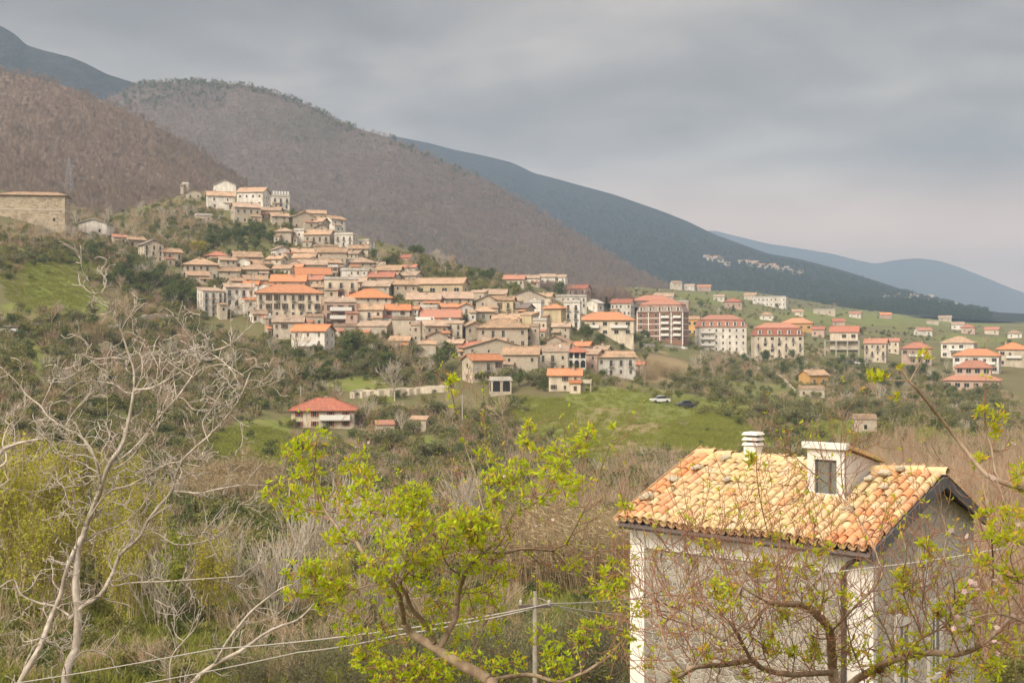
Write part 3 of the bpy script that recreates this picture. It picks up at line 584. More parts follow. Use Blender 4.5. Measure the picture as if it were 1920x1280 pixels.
H_(738, 775, 484, 494, 'g', -8, 'r', 'P', 1, 3, 'small pink house with red roof among trees above the upper row', win='n')
H_(690, 742, 519, 532, 'g', -4, 'r', 'B', 1, 4, 'beige house with flat red roof behind the yellow church', win='n')
# the middle
H_(450, 502, 524, 540, 'g', 20, 't', 'S', 1, 2, 'stone house with tan roof behind the white house with big gable', win='n')
H_(457, 486, 533, 563, 'g', 5, 'o', 'W', 3, 1, 'tall narrow white wing with orange roof beside the palace block', win='f', balc=1)
H_(482, 525, 536, 553, 'f', -6, 'o', 'W', 1, 1, 'white house whose big gable with one window faces the valley', win='p', r=1.4)
H_(508, 576, 527, 550, 'g', -14, 'o', 'B', 2, 4, 'beige house with large orange-red roof behind the cream palazzo', win='p')
H_(566, 612, 524, 548, 'g', -6, 'r', 'B', 2, 3, 'beige house with red roof between palazzo and red-shuttered house', win='pn')
H_(606, 671, 524, 560, 's', -4, 'w', 'C', 2, 3, 'cream flat-topped house with red shutters and balconies', win='r', balc=2, keep=1)
H_(679, 742, 536, 558, 'g', -4, 'p', 'S', 2, 4, 'stone house with faded roof left of the yellow church', win='pn')
H_(733, 782, 533, 560, 'g', -4, 't', 'S', 2, 3, 'stone house with tan roof touching the yellow church', win='n')
H_(369, 420, 546, 596, 'p', 8, 'p', 'W', 4, 3, 'tall white house with stacked balconies at the left end of front row', win='f', balc=2, keep=1)
H_(416, 477, 538, 592, 'g', 4, 'p', 'W', 3, 4, 'white palace block with greyish roof left of the cream palazzo', win='fp', balc=1, slope=.3, cat='house', keep=1)
H_(479, 603, 548, 596, 'h', 2, 'o', 'C', 3, 8, 'long cream palazzo with orange hip roof and row of iron balconies', win='fc', balc=1, r=.55, keep=1, chim=2)
H_(648, 738, 557, 580, 'h', -4, 'o', 'B', 2, 5, 'house under the widest bright orange hip roof in the centre', win='p', r=.8)
H_(603, 669, 567, 613, 'p', 0, 'p', 'P', 3, 3, 'pinkish brown three-storey house with long balconies', win='c', balc=3, keep=1)
H_(667, 719, 580, 614, 'g', -3, 't', 'C', 2, 3, 'cream house with big tan roof and two balcony doors', win='f', balc=1, slope=.45)
H_(715, 768, 581, 607, 'g', -3, 'o', 'W', 2, 2, 'white house with bright orange roof and two shuttered windows', win='s', keep=1, slope=.45)
H_(765, 789, 579, 600, 'g', -4, 'o', 'W', 2, 2, 'small white house with orange roof beside the shuttered white house', win='n')
H_(763, 828, 561, 575, 'g', 0, 'p', 'B', 1, 4, 'low house with faded roof in front of the yellow church', win='n')
r55 = H_(777, 879, 531, 556, 'g', -16, 't', 'Y', 1, 4, 'pale yellow church with long tan roof and curved gable', win='w', cat='church', r=.45, keep=1, chim=0, slope=.5)
H_(820, 886, 559, 578, 'g', -4, 'p', 'S', 2, 4, 'stone house with faded roof below the church gable', win='pn')
H_(786, 826, 577, 591, 's', 0, 'w', 'W', 1, 3, 'low white building with flat roof in the middle of the village', win='n')
H_(824, 858, 575, 594, 'g', 0, 'o', 'W', 1, 2, 'white wing with orange roof left of the bright white gable', win='p')
H_(853, 888, 575, 601, 'f', 4, 'o', 'W', 2, 1, 'bright white gabled house with two tall dark windows', win='f', keep=1, r=1.1)
H_(790, 862, 597, 609, 'g', 0, 'r', 'W', 1, 4, 'low white house with long red roof below the bright white gable', win='n')
H_(779, 814, 601, 620, 'p', 10, 'w', 'W', 1, 2, 'white wall house with mono-pitch roof beside the tall beige house', win='n')
H_(892, 932, 562, 590, 'f', 14, 'p', 'B', 2, 2, 'grey-beige house with wide gable below the church', win='pn')
H_(928, 967, 562, 596, 'g', -6, 't', 'Y', 2, 2, 'ochre house with small red balcony right of the grey-beige gable', win='fc', balc=1)
H_(886, 928, 583, 603, 'h', 6, 't', 'S', 1, 3, 'stone house with tan roof right of the bright white gable', win='n')
H_(955, 1022, 556, 578, 'f', -12, 'd', 'B', 1, 2, 'house with large dark grey roof at the upper right of centre', win='n', r=.9, slope=.4)
H_(988, 1020, 567, 592, 's', -8, 'w', 'W', 2, 2, 'whitish block below the large dark grey roof', win='n')
H_(968, 1012, 591, 612, 'p', -14, 't', 'Y', 1, 2, 'yellowish house with sloping tan roof behind big stone house', win='p')
H_(1019, 1062, 577, 618, 'h', -4, 'o', 'Y', 3, 2, 'ochre apartment house with orange roof above the dark trees', win='p', r=.8)
H_(1057, 1090, 567, 614, 's', -10, 'w', 'W', 3, 2, 'narrow white block with stacked balconies beside the ochre apartment house', win='f', balc=2)
H_(1096, 1132, 568, 585, 'f', -30, 'w', 'W', 1, 2, 'white house with white gable behind the wide orange hip roof', win='n')
H_(1040, 1100, 556, 576, 's', 0, 'w', 'W', 2, 5, 'white row with balconies under the red-roofed house on the right', win='f', balc=1)
H_(1064, 1108, 541, 562, 'g', -14, 'r', 'P', 2, 3, 'pink house with stepped red roofs above the white row', win='f', balc=1)
H_(944, 986, 523, 537, 'g', -4, 'r', 'C', 1, 4, 'cream house with red roof at the start of the ridge terrace', win='p')
H_(985, 1013, 521, 536, 'g', -4, 'p', 'W', 1, 3, 'first pale house right of the red-roofed one on ridge terrace', win='p')
H_(1012, 1041, 519, 535, 'g', -4, 'p', 'W', 1, 3, 'middle pale house of the ridge terrace with grey-tan roof', win='p')
H_(1040, 1065, 519, 538, 'g', -4, 'p', 'W', 2, 2, 'last pale house of the ridge terrace beside the dark tree', win='p')
# lower rows
H_(496, 515, 597, 634, 's', 10, 'w', 'P', 3, 1, 'thin pink and white house left below the palazzo', win='f', balc=2)
H_(512, 572, 603, 638, 'g', -4, 'p', 'T', 2, 4, 'stone house with faded pink roof behind the white villa', win='ps')
r52 = H_(546, 628, 620, 664, 'g', -24, 'o', 'W', 3, 3, 'white three-storey villa with orange roof and long balcony', win='p', balc=0, keep=1, r=.7)
obj('balcony', BALC[(5.5, 1)], r52[0], (0, -r52[2] / 2, r52[3] * .36))
H_(735, 779, 599, 635, 's', 6, 'p', 'B', 3, 2, 'tall plain beige house with flat roof and few windows', win='n', keep=.5)
H_(731, 772, 638, 658, 'g', 2, 't', 'B', 1, 3, 'low house with tan roof at foot of the tall beige house', win='n')
H_(770, 792, 610, 655, 's', 0, 'p', 'S', 3, 1, 'narrow grey stone house right of the tall beige house', win='n')
H_(784, 818, 646, 672, 'p', 6, 't', 'S', 1, 2, 'ruined stone house among shrubs below the village', win='n')
H_(788, 840, 610, 644, 'g', 4, 'p', 'S', 2, 3, 'rough stone house right of the narrow grey stone house', win='pn')
H_(837, 870, 607, 643, 'p', 0, 'p', 'B', 3, 2, 'beige house with covered loggia below the long red roof', win='f', balc=1)
H_(866, 906, 611, 644, 'f', 16, 't', 'S', 2, 2, 'stone house with tan gable left of the big stone house', win='pn')
H_(896, 992, 613, 652, 'h', -2, 't', 'S', 2, 5, 'big square stone house with broad tan hip roof', win='pf', r=.7)
H_(985, 1013, 612, 655, 's', -6, 'p', 'S', 3, 2, 'dark stone house close right of the big square stone house', win='n')
H_(999, 1030, 601, 634, 's', -4, 'w', 'B', 2, 2, 'greyish house with flat roof below the ochre apartment house', win='n')
H_(1018, 1074, 641, 660, 'f', -16, 't', 'S', 1, 3, 'stone house with broad tan gable above the arched loggia', win='n', r=.8)
H_(866, 990, 652, 676, 'f', 6, 't', 'S', 2, 4, 'wide stone house with very low broad gable', win='pn', slope=.28, r=.4)
H_(861, 907, 650, 668, 'g', 10, 'r', 'W', 1, 3, 'small white house with red roof edge left of the wide stone house', win='n')
H_(944, 1014, 664, 704, 'g', -6, 't', 'S', 2, 3, 'stone house with sloping tan roof behind the dark shrubs', win='pn')
H_(866, 944, 675, 716, 'g', 30, 'o', 'C', 2, 3, 'cream house with bright orange roof standing before the stone houses', win='ps', r=.6, balc=1)
H_(1008, 1068, 660, 698, 'p', 14, 'p', 'T', 2, 3, 'pale stone house with long sloping roof left of the arched loggia', win='fn', balc=1)
r74 = H_(1062, 1099, 659, 694, 'h', -4, 'r', 'W', 2, 3, 'white house with three dark arches and red roof', win='a', keep=1)
H_(1085, 1133, 663, 694, 'g', -24, 'p', 'P', 2, 2, 'pale pink house with low roof right of the three arches', win='p')
H_(1106, 1192, 669, 706, 'g', 18, 't', 'W', 2, 4, 'long whitish house with tan roof behind two cypresses', win='pf', balc=1, r=.5)
H_(1187, 1209, 683, 708, 'g', -10, 'r', 'W', 2, 1, 'last small house with red roof at the right foot of village', win='p')
r78 = H_(1029, 1090, 703, 734, 'g', -8, 'o', 'C', 2, 3, 'lone cream house with orange roof on the green bank', win='ps', r=.7)
ph = r78[3]; w_, d_ = r78[1], r78[2]
pch = MB().box(w_ / 2, w_ / 2 + 2.2, -d_ / 2, d_ / 2, ph * .50, ph * .58).box(w_ / 2, w_ / 2 + 2.2, -d_ / 2, -d_ / 2 + .12, ph * .58, ph * .74).box(w_ / 2 + 2.08, w_ / 2 + 2.2, -d_ / 2 + .12, d_ / 2, ph * .58, ph * .74).box(w_ / 2 + .02, w_ / 2 + .9, -d_ / 2 + .5, d_ / 2, -2, ph * .50)
for yy in (-d_ / 2 + .15, 0, d_ / 2 - .15): pch.box(w_ / 2 + 1.95, w_ / 2 + 2.15, yy - .1, yy + .1, -2, ph * .50)
pch.build('porch', WALL['C'], r78[0])
r79 = H_(917, 959, 714, 742, 's', 8, 'w', 'B', 1, 2, 'small flat-roofed beige hut with two dark arches', win='a', keep=1, cat='hut')
# right-hand side
H_(1081, 1192, 599, 630, 'h', -4, 'o', 'C', 2, 5, 'wide cream house with large orange hip roof above dark trees', win='w', balc=3, r=.7, keep=1)
H_(1145, 1190, 568, 593, 'g', -6, 'r', 'W', 2, 5, 'white building with rows of windows and red roof behind brown hotel', win='p', keep=1)
H_(1186, 1262, 563, 586, 'h', 0, 'r', 'P', 1, 4, 'pink house with red hip roof behind the brown brick hotel', win='w')
H_(1255, 1294, 566, 588, 's', -6, 'w', 'P', 2, 3, 'pale pink terraced block behind right of the brown hotel', win='p', balc=1)
rk = H_(1194, 1292, 585, 641, 'm', -14, 'd', 'K', 5, 6, 'brown brick hotel with white bands and dark mansard roof', win='w', balc=0, cat='hotel', name='hotel', r=.55, keep=1)
for i in range(1, 5): MB().box(-rk[1] / 2 - .05, rk[1] / 2 + .05, -rk[2] / 2 - .12, rk[2] / 2 + .05, -.14, .14).build('band', m_white, rk[0], (0, 0, rk[3] * i / 5))
for i in range(5): MB().box(-.2, .2, -.16, .05, -2, rk[3] - .1).build('pilaster', m_white, rk[0], (-rk[1] / 2 + rk[1] * i / 4 * .995 + .05, -rk[2] / 2, 0))
for i in range(1, 5):
    for j in (0.62, 0.88): obj('balcony', BALC[(3.2, 1)], rk[0], (-rk[1] / 2 + rk[1] * j, -rk[2] / 2, rk[3] * i / 5 + .1))
H_(1286, 1313, 598, 630, 'g', -10, 't', 'O', 2, 2, 'bright orange house squeezed between brown and white hotels', win='w')
rw = H_(1302, 1400, 613, 660, 'm', 12, 'r', 'W', 4, 7, 'white hotel with red mansard roof and small dormers', win='p', cat='hotel', name='hotel', r=.5, keep=1)
for i in range(1, 4): obj('balcony', BALC[(5.5, 1)], rw[0], (-rw[1] / 2 + 3.2, -rw[2] / 2, rw[3] * i / 4 + .1))
rb = H_(1407, 1507, 629, 674, 'm', 10, 'r', 'C', 4, 7, 'beige hotel with faded red mansard roof beside the white hotel', win='pw', cat='hotel', name='hotel', r=.5, balc=1, keep=1)
H_(1465, 1526, 605, 622, 'h', -4, 'o', 'O', 1, 4, 'orange villa with hip roof behind the beige hotel', win='w')
H_(1522, 1548, 617, 632, 'g', -8, 'r', 'P', 1, 2, 'small pink house with red roof right of the orange villa', win='p')
ru = H_(1556, 1613, 622, 638, 'g', -6, 'r', 'C', 1, 3, 'half-built house with red roof over an open concrete frame', win='w', d=470)
MB().box(-ru[1] / 2 - 2, ru[1] / 2 + 1, -ru[2] / 2 - 2.4, -ru[2] / 2, -.3, 0).build('floor_slab', m_slab, ru[0])
for i in range(4): MB().box(-.25, .25, -.25, .25, -6, -.3).build('column', m_slab, ru[0], (-ru[1] / 2 - 1.6 + i * (ru[1] + 2.2) / 3, -ru[2] / 2 - 2.1, 0))
MB().box(-ru[1] / 2 - 2, ru[1] / 2 + 1, -ru[2] / 2 - 2.4, -ru[2] / 2, -3.6, -3.3).build('lower_slab', m_slab, ru[0])
H_(1620, 1666, 643, 679, 'g', -8, 'r', 'C', 3, 4, 'cream three-storey house with red roof right of half-built house', win='p', keep=1, balc=1)
H_(1662, 1688, 639, 663, 'g', -8, 'r', 'C', 2, 2, 'cream rear wing with red roof behind the three-storey house', win='p')
H_(1690, 1748, 652, 684, 'h', -2, 'r', 'P', 2, 4, 'brick-pink villa with red hip roof and long balcony', win='w', balc=3, r=.8)
H_(1764, 1832, 642, 672, 'h', -8, 't', 'W', 2, 4, 'white villa with tan hip roof above the orange-roofed white house', win='w', balc=3)
H_(1786, 1878, 666, 700, 'h', -6, 'o', 'W', 2, 5, 'wide white house with orange hip roof and long balconies', win='w', balc=3, r=.6)
rs = H_(1769, 1878, 712, 732, 'h', -4, 'r', 'P', 1, 6, 'salmon villa with two tiers of red hip roofs', win='w', r=.7, keep=1)
MB().box(-rs[1] * .3, rs[1] * .34, -rs[2] * .28, rs[2] * .35, 0, 4.0).build('upper_storey', WALL['P'], rs[0], (0, 0, rs[3]))
hip_roof(rs[1] * .64, rs[2] * .62, 1.9, .6, .16).build('upper_roof', ROOF['r'], rs[0], (rs[1] * .02, rs[2] * .03, rs[3] + 4.0))
for i in range(4): obj('window', WIN['w'], rs[0], (-rs[1] * .22 + i * rs[1] * .16, -rs[2] * .28, rs[3] + 2.1))
H_(1868, 1930, 654, 688, 'h', 4, 'o', 'C', 2, 4, 'cream house with orange hip roof cut by the right picture edge', win='w', balc=3)
H_(1713, 1748, 619, 630, 'g', 24, 'r', 'W', 1, 2, 'small white house with red roof alone on the green field', win='p')
H_(1783, 1808, 608, 618, 'g', 4, 'p', 'W', 1, 2, 'low white house near the field edge beside a pink one', win='p')
H_(1802, 1829, 613, 626, 'h', -4, 'r', 'P', 1, 2, 'low pink house with red roof near the field edge', win='p')
H_(1737, 1760, 602, 608, 's', 0, 'p', 'T', 1, 1, 'grey farm shed on the far side of the green field', win='n', cat='shed')
H_(1525, 1566, 581, 590, 's', 0, 'w', 'T', 1, 2, 'long pale shed beside the far green field', win='n', cat='shed')
H_(1411, 1478, 557, 575, 's', -10, 'w', 'W', 2, 8, 'long white two-storey building with rows of windows beyond the hotels', win='p', keep=1, r=.4)
H_(1356, 1391, 565, 579, 'h', 10, 'r', 'P', 1, 3, 'pink house with red roof left of the long white building', win='p')
H_(1395, 1420, 553, 563, 'g', -10, 't', 'C', 1, 2, 'small cream house with tan roof behind the long white building', win='p')
H_(1256, 1279, 530, 539, 'g', 20, 't', 'C', 1, 2, 'leftmost small cream house below the brown hill', win='n')
H_(1283, 1304, 536, 543, 'g', -10, 'p', 'W', 1, 2, 'middle small white house below the brown hill', win='n')
H_(1307, 1333, 538, 546, 'g', 0, 'o', 'P', 1, 2, 'right small pink house with orange roof below the brown hill', win='n')
ry = H_(1497, 1553, 703, 727, 'g', 34, 't', 'O', 1, 2, 'small ochre house with tan roof alone on the hillside', win='p', r=.9)
H_(1496, 1546, 731, 744, 's', 6, 'p', 'T', 1, 3, 'low stone shed just below the small ochre house', win='n', cat='shed')
H_(1597, 1644, 786, 812, 's', 8, 'p', 'S', 1, 1, 'roofless stone ruin above the bright meadow', win='n', cat='ruin', keep=.4)
# valley floor
rp = H_(546, 668, 768, 804, 'h', -3, 'r', 'C', 2, 4, 'pale pink farmhouse with wide red hip roof and red shutters', win='r', r=.75, keep=1, slope=.42)
obj('balcony', BALC[(5.5, 1)], rp[0], (rp[1] * .2, -rp[2] / 2, rp[3] * .48))
H_(704, 739, 809, 818, 'p', 4, 'r', 'B', 1, 2, 'little shed with dark red sheet roof right of the farmhouse', win='n', cat='shed')
H_(769, 803, 794, 808, 'p', -10, 't', 'B', 1, 2, 'small hut with tan roof half hidden by olive trees', win='n', cat='hut')
# left slope
WALL['H'] = rubble('brown_rubble', (0.25, 0.19, 0.125), (0.48, 0.395, 0.285), 1.1, (0.45, 0.38, 0.28))
rh = H_(-2, 133, 364, 424, 'h', -14, 't', 'H', 2, 9, 'huge stone building with long tan roof at the left edge', win='n', r=.35, keep=.25, chim=0, slope=.3)
H_(147, 213, 418, 444, 'f', -16, 'w', 'W', 1, 2, 'white house with blank gable right of the huge stone building', win='n', keep=.3, slope=.3)
H_(208, 237, 444, 460, 'g', 10, 'r', 'W', 1, 2, 'small white house with red roof on the left slope', win='p')
H_(232, 272, 449, 466, 'g', 14, 't', 'S', 1, 2, 'stone house with tan roof left of the two-tone gabled house', win='n')
H_(259, 307, 458, 490, 'f', 18, 'd', 'C', 3, 3, 'cream gabled house with stacked balconies on the left slope', win='f', balc=1)
H_(293, 341, 472, 497, 'g', 10, 't', 'C', 2, 4, 'cream house with tan roof leading down to the village', win='pf', balc=1)
MB().box(-rh[1] / 2 - .08, rh[1] / 2 + .08, -rh[2] / 2 - .08, rh[2] / 2 + .08, rh[3] * .52, rh[3] * .56).build('string_course', WALL['T'], rh[0])
# houses filling the dense old centre
for a in [
 (575, 611, 400, 414, 'g', -10, 't', 'S', 1, 2, 'stone house behind the brown gable near the hilltop'), (590, 615, 426, 442, 'f', 10, 't', 'S', 2, 1, 'narrow stone gable under the long hilltop stone house'), (586, 634, 462, 480, 's', -6, 'p', 'S', 2, 3, 'flat stone house directly under the terrace house'),
 (655, 690, 466, 482, 'g', -12, 't', 'B', 2, 2, 'beige house with tan roof under the small white balconied house'), (640, 669, 490, 503, 's', -4, 'w', 'W', 1, 2, 'tiny white flat house above the cream red-roofed block'), (598, 640, 492, 507, 'g', 8, 't', 'B', 1, 3, 'beige house with tan roof under the tall long stone house'),
 (470, 508, 494, 507, 'g', 10, 't', 'B', 1, 2, 'beige house with tan roof right of the blank white gable'), (512, 553, 503, 517, 'g', -12, 't', 'C', 1, 3, 'cream house with tan roof left of the long bright orange roof'), (573, 602, 488, 502, 'f', 14, 'p', 'S', 1, 2, 'stone gable behind the stone house with faded roof'),
 (688, 722, 498, 514, 'g', -14, 'p', 'S', 2, 2, 'stone house with faded roof left of the upper row house'), (716, 752, 517, 532, 'g', -10, 't', 'C', 1, 3, 'cream house with tan roof below the upper row house'), (744, 794, 516, 532, 'g', -8, 'p', 'B', 1, 4, 'beige house with faded roof just left above the church'),
 (586, 612, 538, 556, 'g', -8, 't', 'S', 2, 2, 'narrow stone house right of the cream palazzo'), (878, 916, 549, 574, 'p', -18, 'p', 'S', 2, 2, 'stone house with sloping roof right behind the church gable'), (905, 952, 551, 567, 'g', -12, 'p', 'S', 1, 3, 'low stone house with faded roof right of the church'),
 (826, 866, 591, 605, 'g', 6, 't', 'C', 1, 3, 'small cream house with tan roof under the white gable wing'), (924, 972, 598, 616, 'g', -8, 't', 'Y', 1, 3, 'ochre house with tan roof behind the broad tan hip roof'), (958, 1002, 577, 593, 'g', -10, 'd', 'B', 1, 2, 'beige house with grey roof left of the whitish block'),
 (800, 840, 630, 654, 'f', 12, 't', 'S', 2, 2, 'rough stone gable in the lower middle of the village'), (838, 872, 643, 664, 'g', -6, 'p', 'S', 1, 2, 'low stone house under the beige loggia house'), (905, 948, 642, 658, 'g', 8, 'p', 'B', 1, 3, 'beige house just under the big square stone house'),
 (986, 1022, 654, 676, 'f', -14, 't', 'S', 1, 2, 'stone gable left of the pale long-roofed house'), (1040, 1076, 650, 668, 'g', -14, 't', 'T', 1, 2, 'pale stone house behind the three dark arches'), (1072, 1112, 648, 664, 'g', -18, 'o', 'P', 1, 3, 'pink house with orange roof behind the pale pink house'),
 (1110, 1146, 655, 670, 'g', -20, 'p', 'W', 1, 2, 'whitish house with faded roof behind the two cypresses'), (668, 734, 612, 634, 'p', -2, 'p', 'S', 1, 4, 'low stone house under the cream house with balcony doors'), (626, 668, 612, 632, 's', 0, 'p', 'S', 1, 3, 'stone base house under the pinkish brown house'),
 (466, 500, 588, 606, 'g', 6, 'p', 'W', 1, 3, 'low white house in front of the palace block'), (572, 607, 594, 614, 's', -4, 'p', 'S', 1, 2, 'grey stone house under the right end of the palazzo'), (1143, 1188, 556, 572, 'h', -6, 'r', 'Y', 1, 3, 'ochre house with red hip roof behind the white windowed building'),
 (1225, 1266, 556, 572, 'g', -8, 'p', 'C', 1, 3, 'cream house with faded roof on top behind the brown hotel'), (540, 572, 500, 514, 'g', -6, 'o', 'C', 1, 2, 'cream house with small orange roof in the dense old centre'), (425, 460, 526, 542, 'g', 14, 't', 'S', 1, 2, 'stone house with tan roof behind the palace block roof'),
 (640, 690, 528, 542, 'g', -6, 'p', 'P', 1, 3, 'pink house with faded roof right of the red-shuttered house'), (1000, 1040, 556, 572, 'g', -16, 't', 'C', 1, 2, 'cream house with tan roof right of the dark grey roof'), (1036, 1070, 612, 636, 'g', -10, 'p', 'B', 2, 2, 'beige house in front of the ochre apartment house')]:
    house(*a, win='pnk')
for a in [(1338, 1360, 556, 565, 'g', -8, 'p', 'W', 1, 2, 'small white house on the far field left of the pink one'), (1484, 1506, 584, 592, 'g', 6, 't', 'C', 1, 2, 'small cream house at the edge of the far green field'), (1592, 1616, 588, 596, 'g', -6, 'r', 'W', 1, 2, 'white house with red roof beyond the half-built house'),
 (1648, 1672, 590, 597, 'g', 8, 'o', 'P', 1, 2, 'tiny pink house on the far green field'), (1846, 1874, 618, 627, 'g', -4, 'r', 'C', 1, 2, 'cream house with red roof behind the right-hand villas'), (1888, 1916, 624, 634, 'h', 4, 't', 'W', 1, 2, 'small white house near the right edge above the villas'),
 (1760, 1784, 596, 603, 'g', 0, 'p', 'T', 1, 2, 'grey stone farmhouse on the far field'), (1560, 1584, 602, 611, 'g', 4, 'r', 'P', 1, 2, 'small pink house above the half-built house'), (1424, 1450, 590, 600, 'h', 4, 't', 'W', 1, 2, 'small white villa behind the beige hotel roof')]:
    house(*a, win='pn')
# ---------------------------------------------------------------- plants
def leafmat(name, c1, c2, rough=0.75, trans=0.25, tip=None):
    m, t, b = new_mat(name); g = t.add('ShaderNodeNewGeometry'); oi = t.add('ShaderNodeObjectInfo')
    rpi = g.outputs['Random Per Island']; col = t.mix(rpi, c1, c2)
    col = t.mix(t.mapr(oi.outputs['Random'], 0, 1, 0, 0.45, False), col, t.mix(1, col, (0.72, 0.62, 0.55), 'MULTIPLY'))
    if tip is not None:
        p = t.add('ShaderNodeSeparateColor'); wn = t.add('ShaderNodeTexWhiteNoise', noise_dimensions='1D'); t.link(rpi, wn.inputs['W'])
        col = t.mix(t.mapr(wn.outputs[0], 0.80, 0.88), col, tip)
    t.link(col, b.inputs['Base Color']); b.inputs['Roughness'].default_value = rough
    tr = t.add('ShaderNodeBsdfTranslucent'); t.link(col, tr.inputs['Color']); mx = t.add('ShaderNodeMixShader'); mx.inputs[0].default_value = trans
    t.link(b.outputs[0], mx.inputs[1]); t.link(tr.outputs[0], mx.inputs[2]); t.link(mx.outputs[0], t.n['Material Output'].inputs['Surface']); return m
def barkmat(name, c1, c2, scale=6.0, rand=0.35, bumps=0.4):
    m, t, b = new_mat(name); tc = t.add('ShaderNodeTexCoord').outputs['Object']; oi = t.add('ShaderNodeObjectInfo')
    n = t.noise(t.mapping(tc, scale=(1, 1, 0.4)), scale, 5, 0.65); col = t.mix(t.mapr(n, 0.3, 0.7), c1, c2)
    col = t.mix(t.mapr(oi.outputs['Random'], 0, 1, 0, rand, False), col, t.mix(1, col, (0.62, 0.60, 0.62), 'MULTIPLY'))
    t.link(col, b.inputs['Base Color']); bump(t, b, n, bumps, 0.02); return m
m_tw_far = barkmat('far_bare_twigs', (0.27, 0.20, 0.15), (0.34, 0.255, 0.195), 0.5, 0.35, 0)
m_tw_far2 = barkmat('far_bare_twigs_grey', (0.225, 0.178, 0.15), (0.28, 0.222, 0.188), 0.5, 0.35, 0)
m_tw_mid = barkmat('bare_brush_twigs', (0.44, 0.335, 0.215), (0.56, 0.445, 0.305), 1.0, 0.6, 0)
m_tw_red = barkmat('reddish_brush_twigs', (0.43, 0.29, 0.19), (0.53, 0.375, 0.25), 1.0, 0.5, 0)
m_tw_grey = barkmat('pale_grey_twigs', (0.47, 0.415, 0.33), (0.60, 0.535, 0.435), 1.0, 0.4, 0)
m_bark = barkmat('olive_bark', (0.15, 0.125, 0.10), (0.23, 0.20, 0.165), 5)
m_olive = leafmat('olive_leaves', (0.155, 0.165, 0.070), (0.24, 0.235, 0.115))
m_ever = leafmat('evergreen_leaves', (0.085, 0.115, 0.036), (0.135, 0.165, 0.052))
m_dark = leafmat('dark_conifer_leaves', (0.030, 0.052, 0.026), (0.055, 0.080, 0.036))
m_fresh = leafmat('fresh_yellow_green_leaves', (0.20, 0.235, 0.030), (0.30, 0.32, 0.05), trans=0.35)
m_willow = leafmat('willow_haze_leaves', (0.36, 0.36, 0.045), (0.48, 0.46, 0.06), trans=0.35)
m_gold = leafmat('mimosa_flowers', (0.38, 0.30, 0.04), (0.30, 0.30, 0.06))
m_cane = leafmat('dry_cane', (0.34, 0.265, 0.15), (0.46, 0.37, 0.22), trans=0.1)
m_scrub = leafmat('scrub_leaves', (0.165, 0.17, 0.050), (0.25, 0.24, 0.075))
m_grassb = leafmat('grass_blades', (0.20, 0.25, 0.045), (0.34, 0.34, 0.085), trans=0.35)
class PB:
    """plant builder: tapered three-sided twigs and small leaf faces, kept as arrays"""
    def __init__(s): s.v = []; s.f = []; s.n = 0; s.mi = []
    def twig(s, p0, p1, r0, r1, m=0):
        d = p1 - p0; L = np.linalg.norm(d)
        if L < 1e-6: return
        d = d / L; a = np.cross(d, (0.3, 0.5, 0.81)); a /= np.linalg.norm(a) + 1e-9; c = np.cross(d, a)
        ring = [a, -0.5 * a + 0.866 * c, -0.5 * a - 0.866 * c]; n = s.n
        for q in ring: s.v.append(p0 + q * r0)
        for q in ring: s.v.append(p1 + q * r1)
        s.f += [(n, n + 1, n + 4, n + 3), (n + 1, n + 2, n + 5, n + 4), (n + 2, n, n + 3, n + 5)]; s.mi += [m] * 3; s.n += 6
    def leaf(s, p, u, w, m=0):
        n = s.n; s.v += [p - u * .5, p + w * .5, p + u * .5, p - w * .5]; s.f.append((n, n + 1, n + 2, n + 3)); s.mi.append(m); s.n += 4
    def mesh(s, name, mats): return npmesh(name, np.array(s.v), np.array(s.f), mats, mi=s.mi)
def unit(g): v = g.normal(size=3); return v / np.linalg.norm(v)
def grow(pb, g, p, d, L, r, lev, maxlev, curl=0.25, kids=(3, 5), up=0.15, ratio=0.62, spread=0.9, segs=3, m=0, ends=None, rmin=0.006):
    q = p.copy(); pts = [q.copy()]; dirs = []
    for i in range(segs):
        d = d + g.normal(size=3) * curl * (0.5 + 0.25 * lev); d[2] += up * (0.4 if lev == 0 else 1) * .5; d /= np.linalg.norm(d)
        n = q + d * L / segs; t0, t1 = i / segs, (i + 1) / segs
        rt = 0.62 if lev < maxlev else 0.25
        pb.twig(q, n, max(r * (1 - (1 - rt) * t0), rmin), max(r * (1 - (1 - rt) * t1), rmin), m); q = n; pts.append(q.copy()); dirs.append(d.copy())
    if lev >= maxlev:
        if ends is not None: ends.append((pts, dirs))
        return
    k = g.integers(kids[0], kids[1] + 1)
    for i in range(k):
        f = 0.35 + 0.65 * (i + g.random()) / k if lev else 0.45 + 0.55 * (i + g.random()) / k
        j = min(int(f * segs), segs - 1); b0 = pts[j] + (pts[j + 1] - pts[j]) * (f * segs - j)
        nd = dirs[j] + unit(g) * spread; nd /= np.linalg.norm(nd)
        grow(pb, g, b0, nd, L * ratio * (0.75 + 0.5 * g.random()), r * 0.55 * (1.1 - 0.35 * f), lev + 1, maxlev, curl, kids, up, ratio, spread, segs, m, ends, rmin)
    grow(pb, g, pts[-1], dirs[-1], L * ratio, r * 0.6, lev + 1, maxlev, curl, kids, up, ratio, spread, segs, m, ends, rmin)
def bare_mesh(seed, h, maxlev, kids, mat, r=0.02, spread=0.9, up=0.2, trunk=0.38, segs=3, rmin=0.012, curl=.2):
    g = np.random.default_rng(seed); pb = PB()
    grow(pb, g, np.array([0, 0, -0.3]), np.array([0, 0, 1.0]), h * trunk, h * r, 0, maxlev, curl, kids, up, 0.66, spread, segs, 0, None, rmin)
    return pb.mesh('bare_tree', mat)
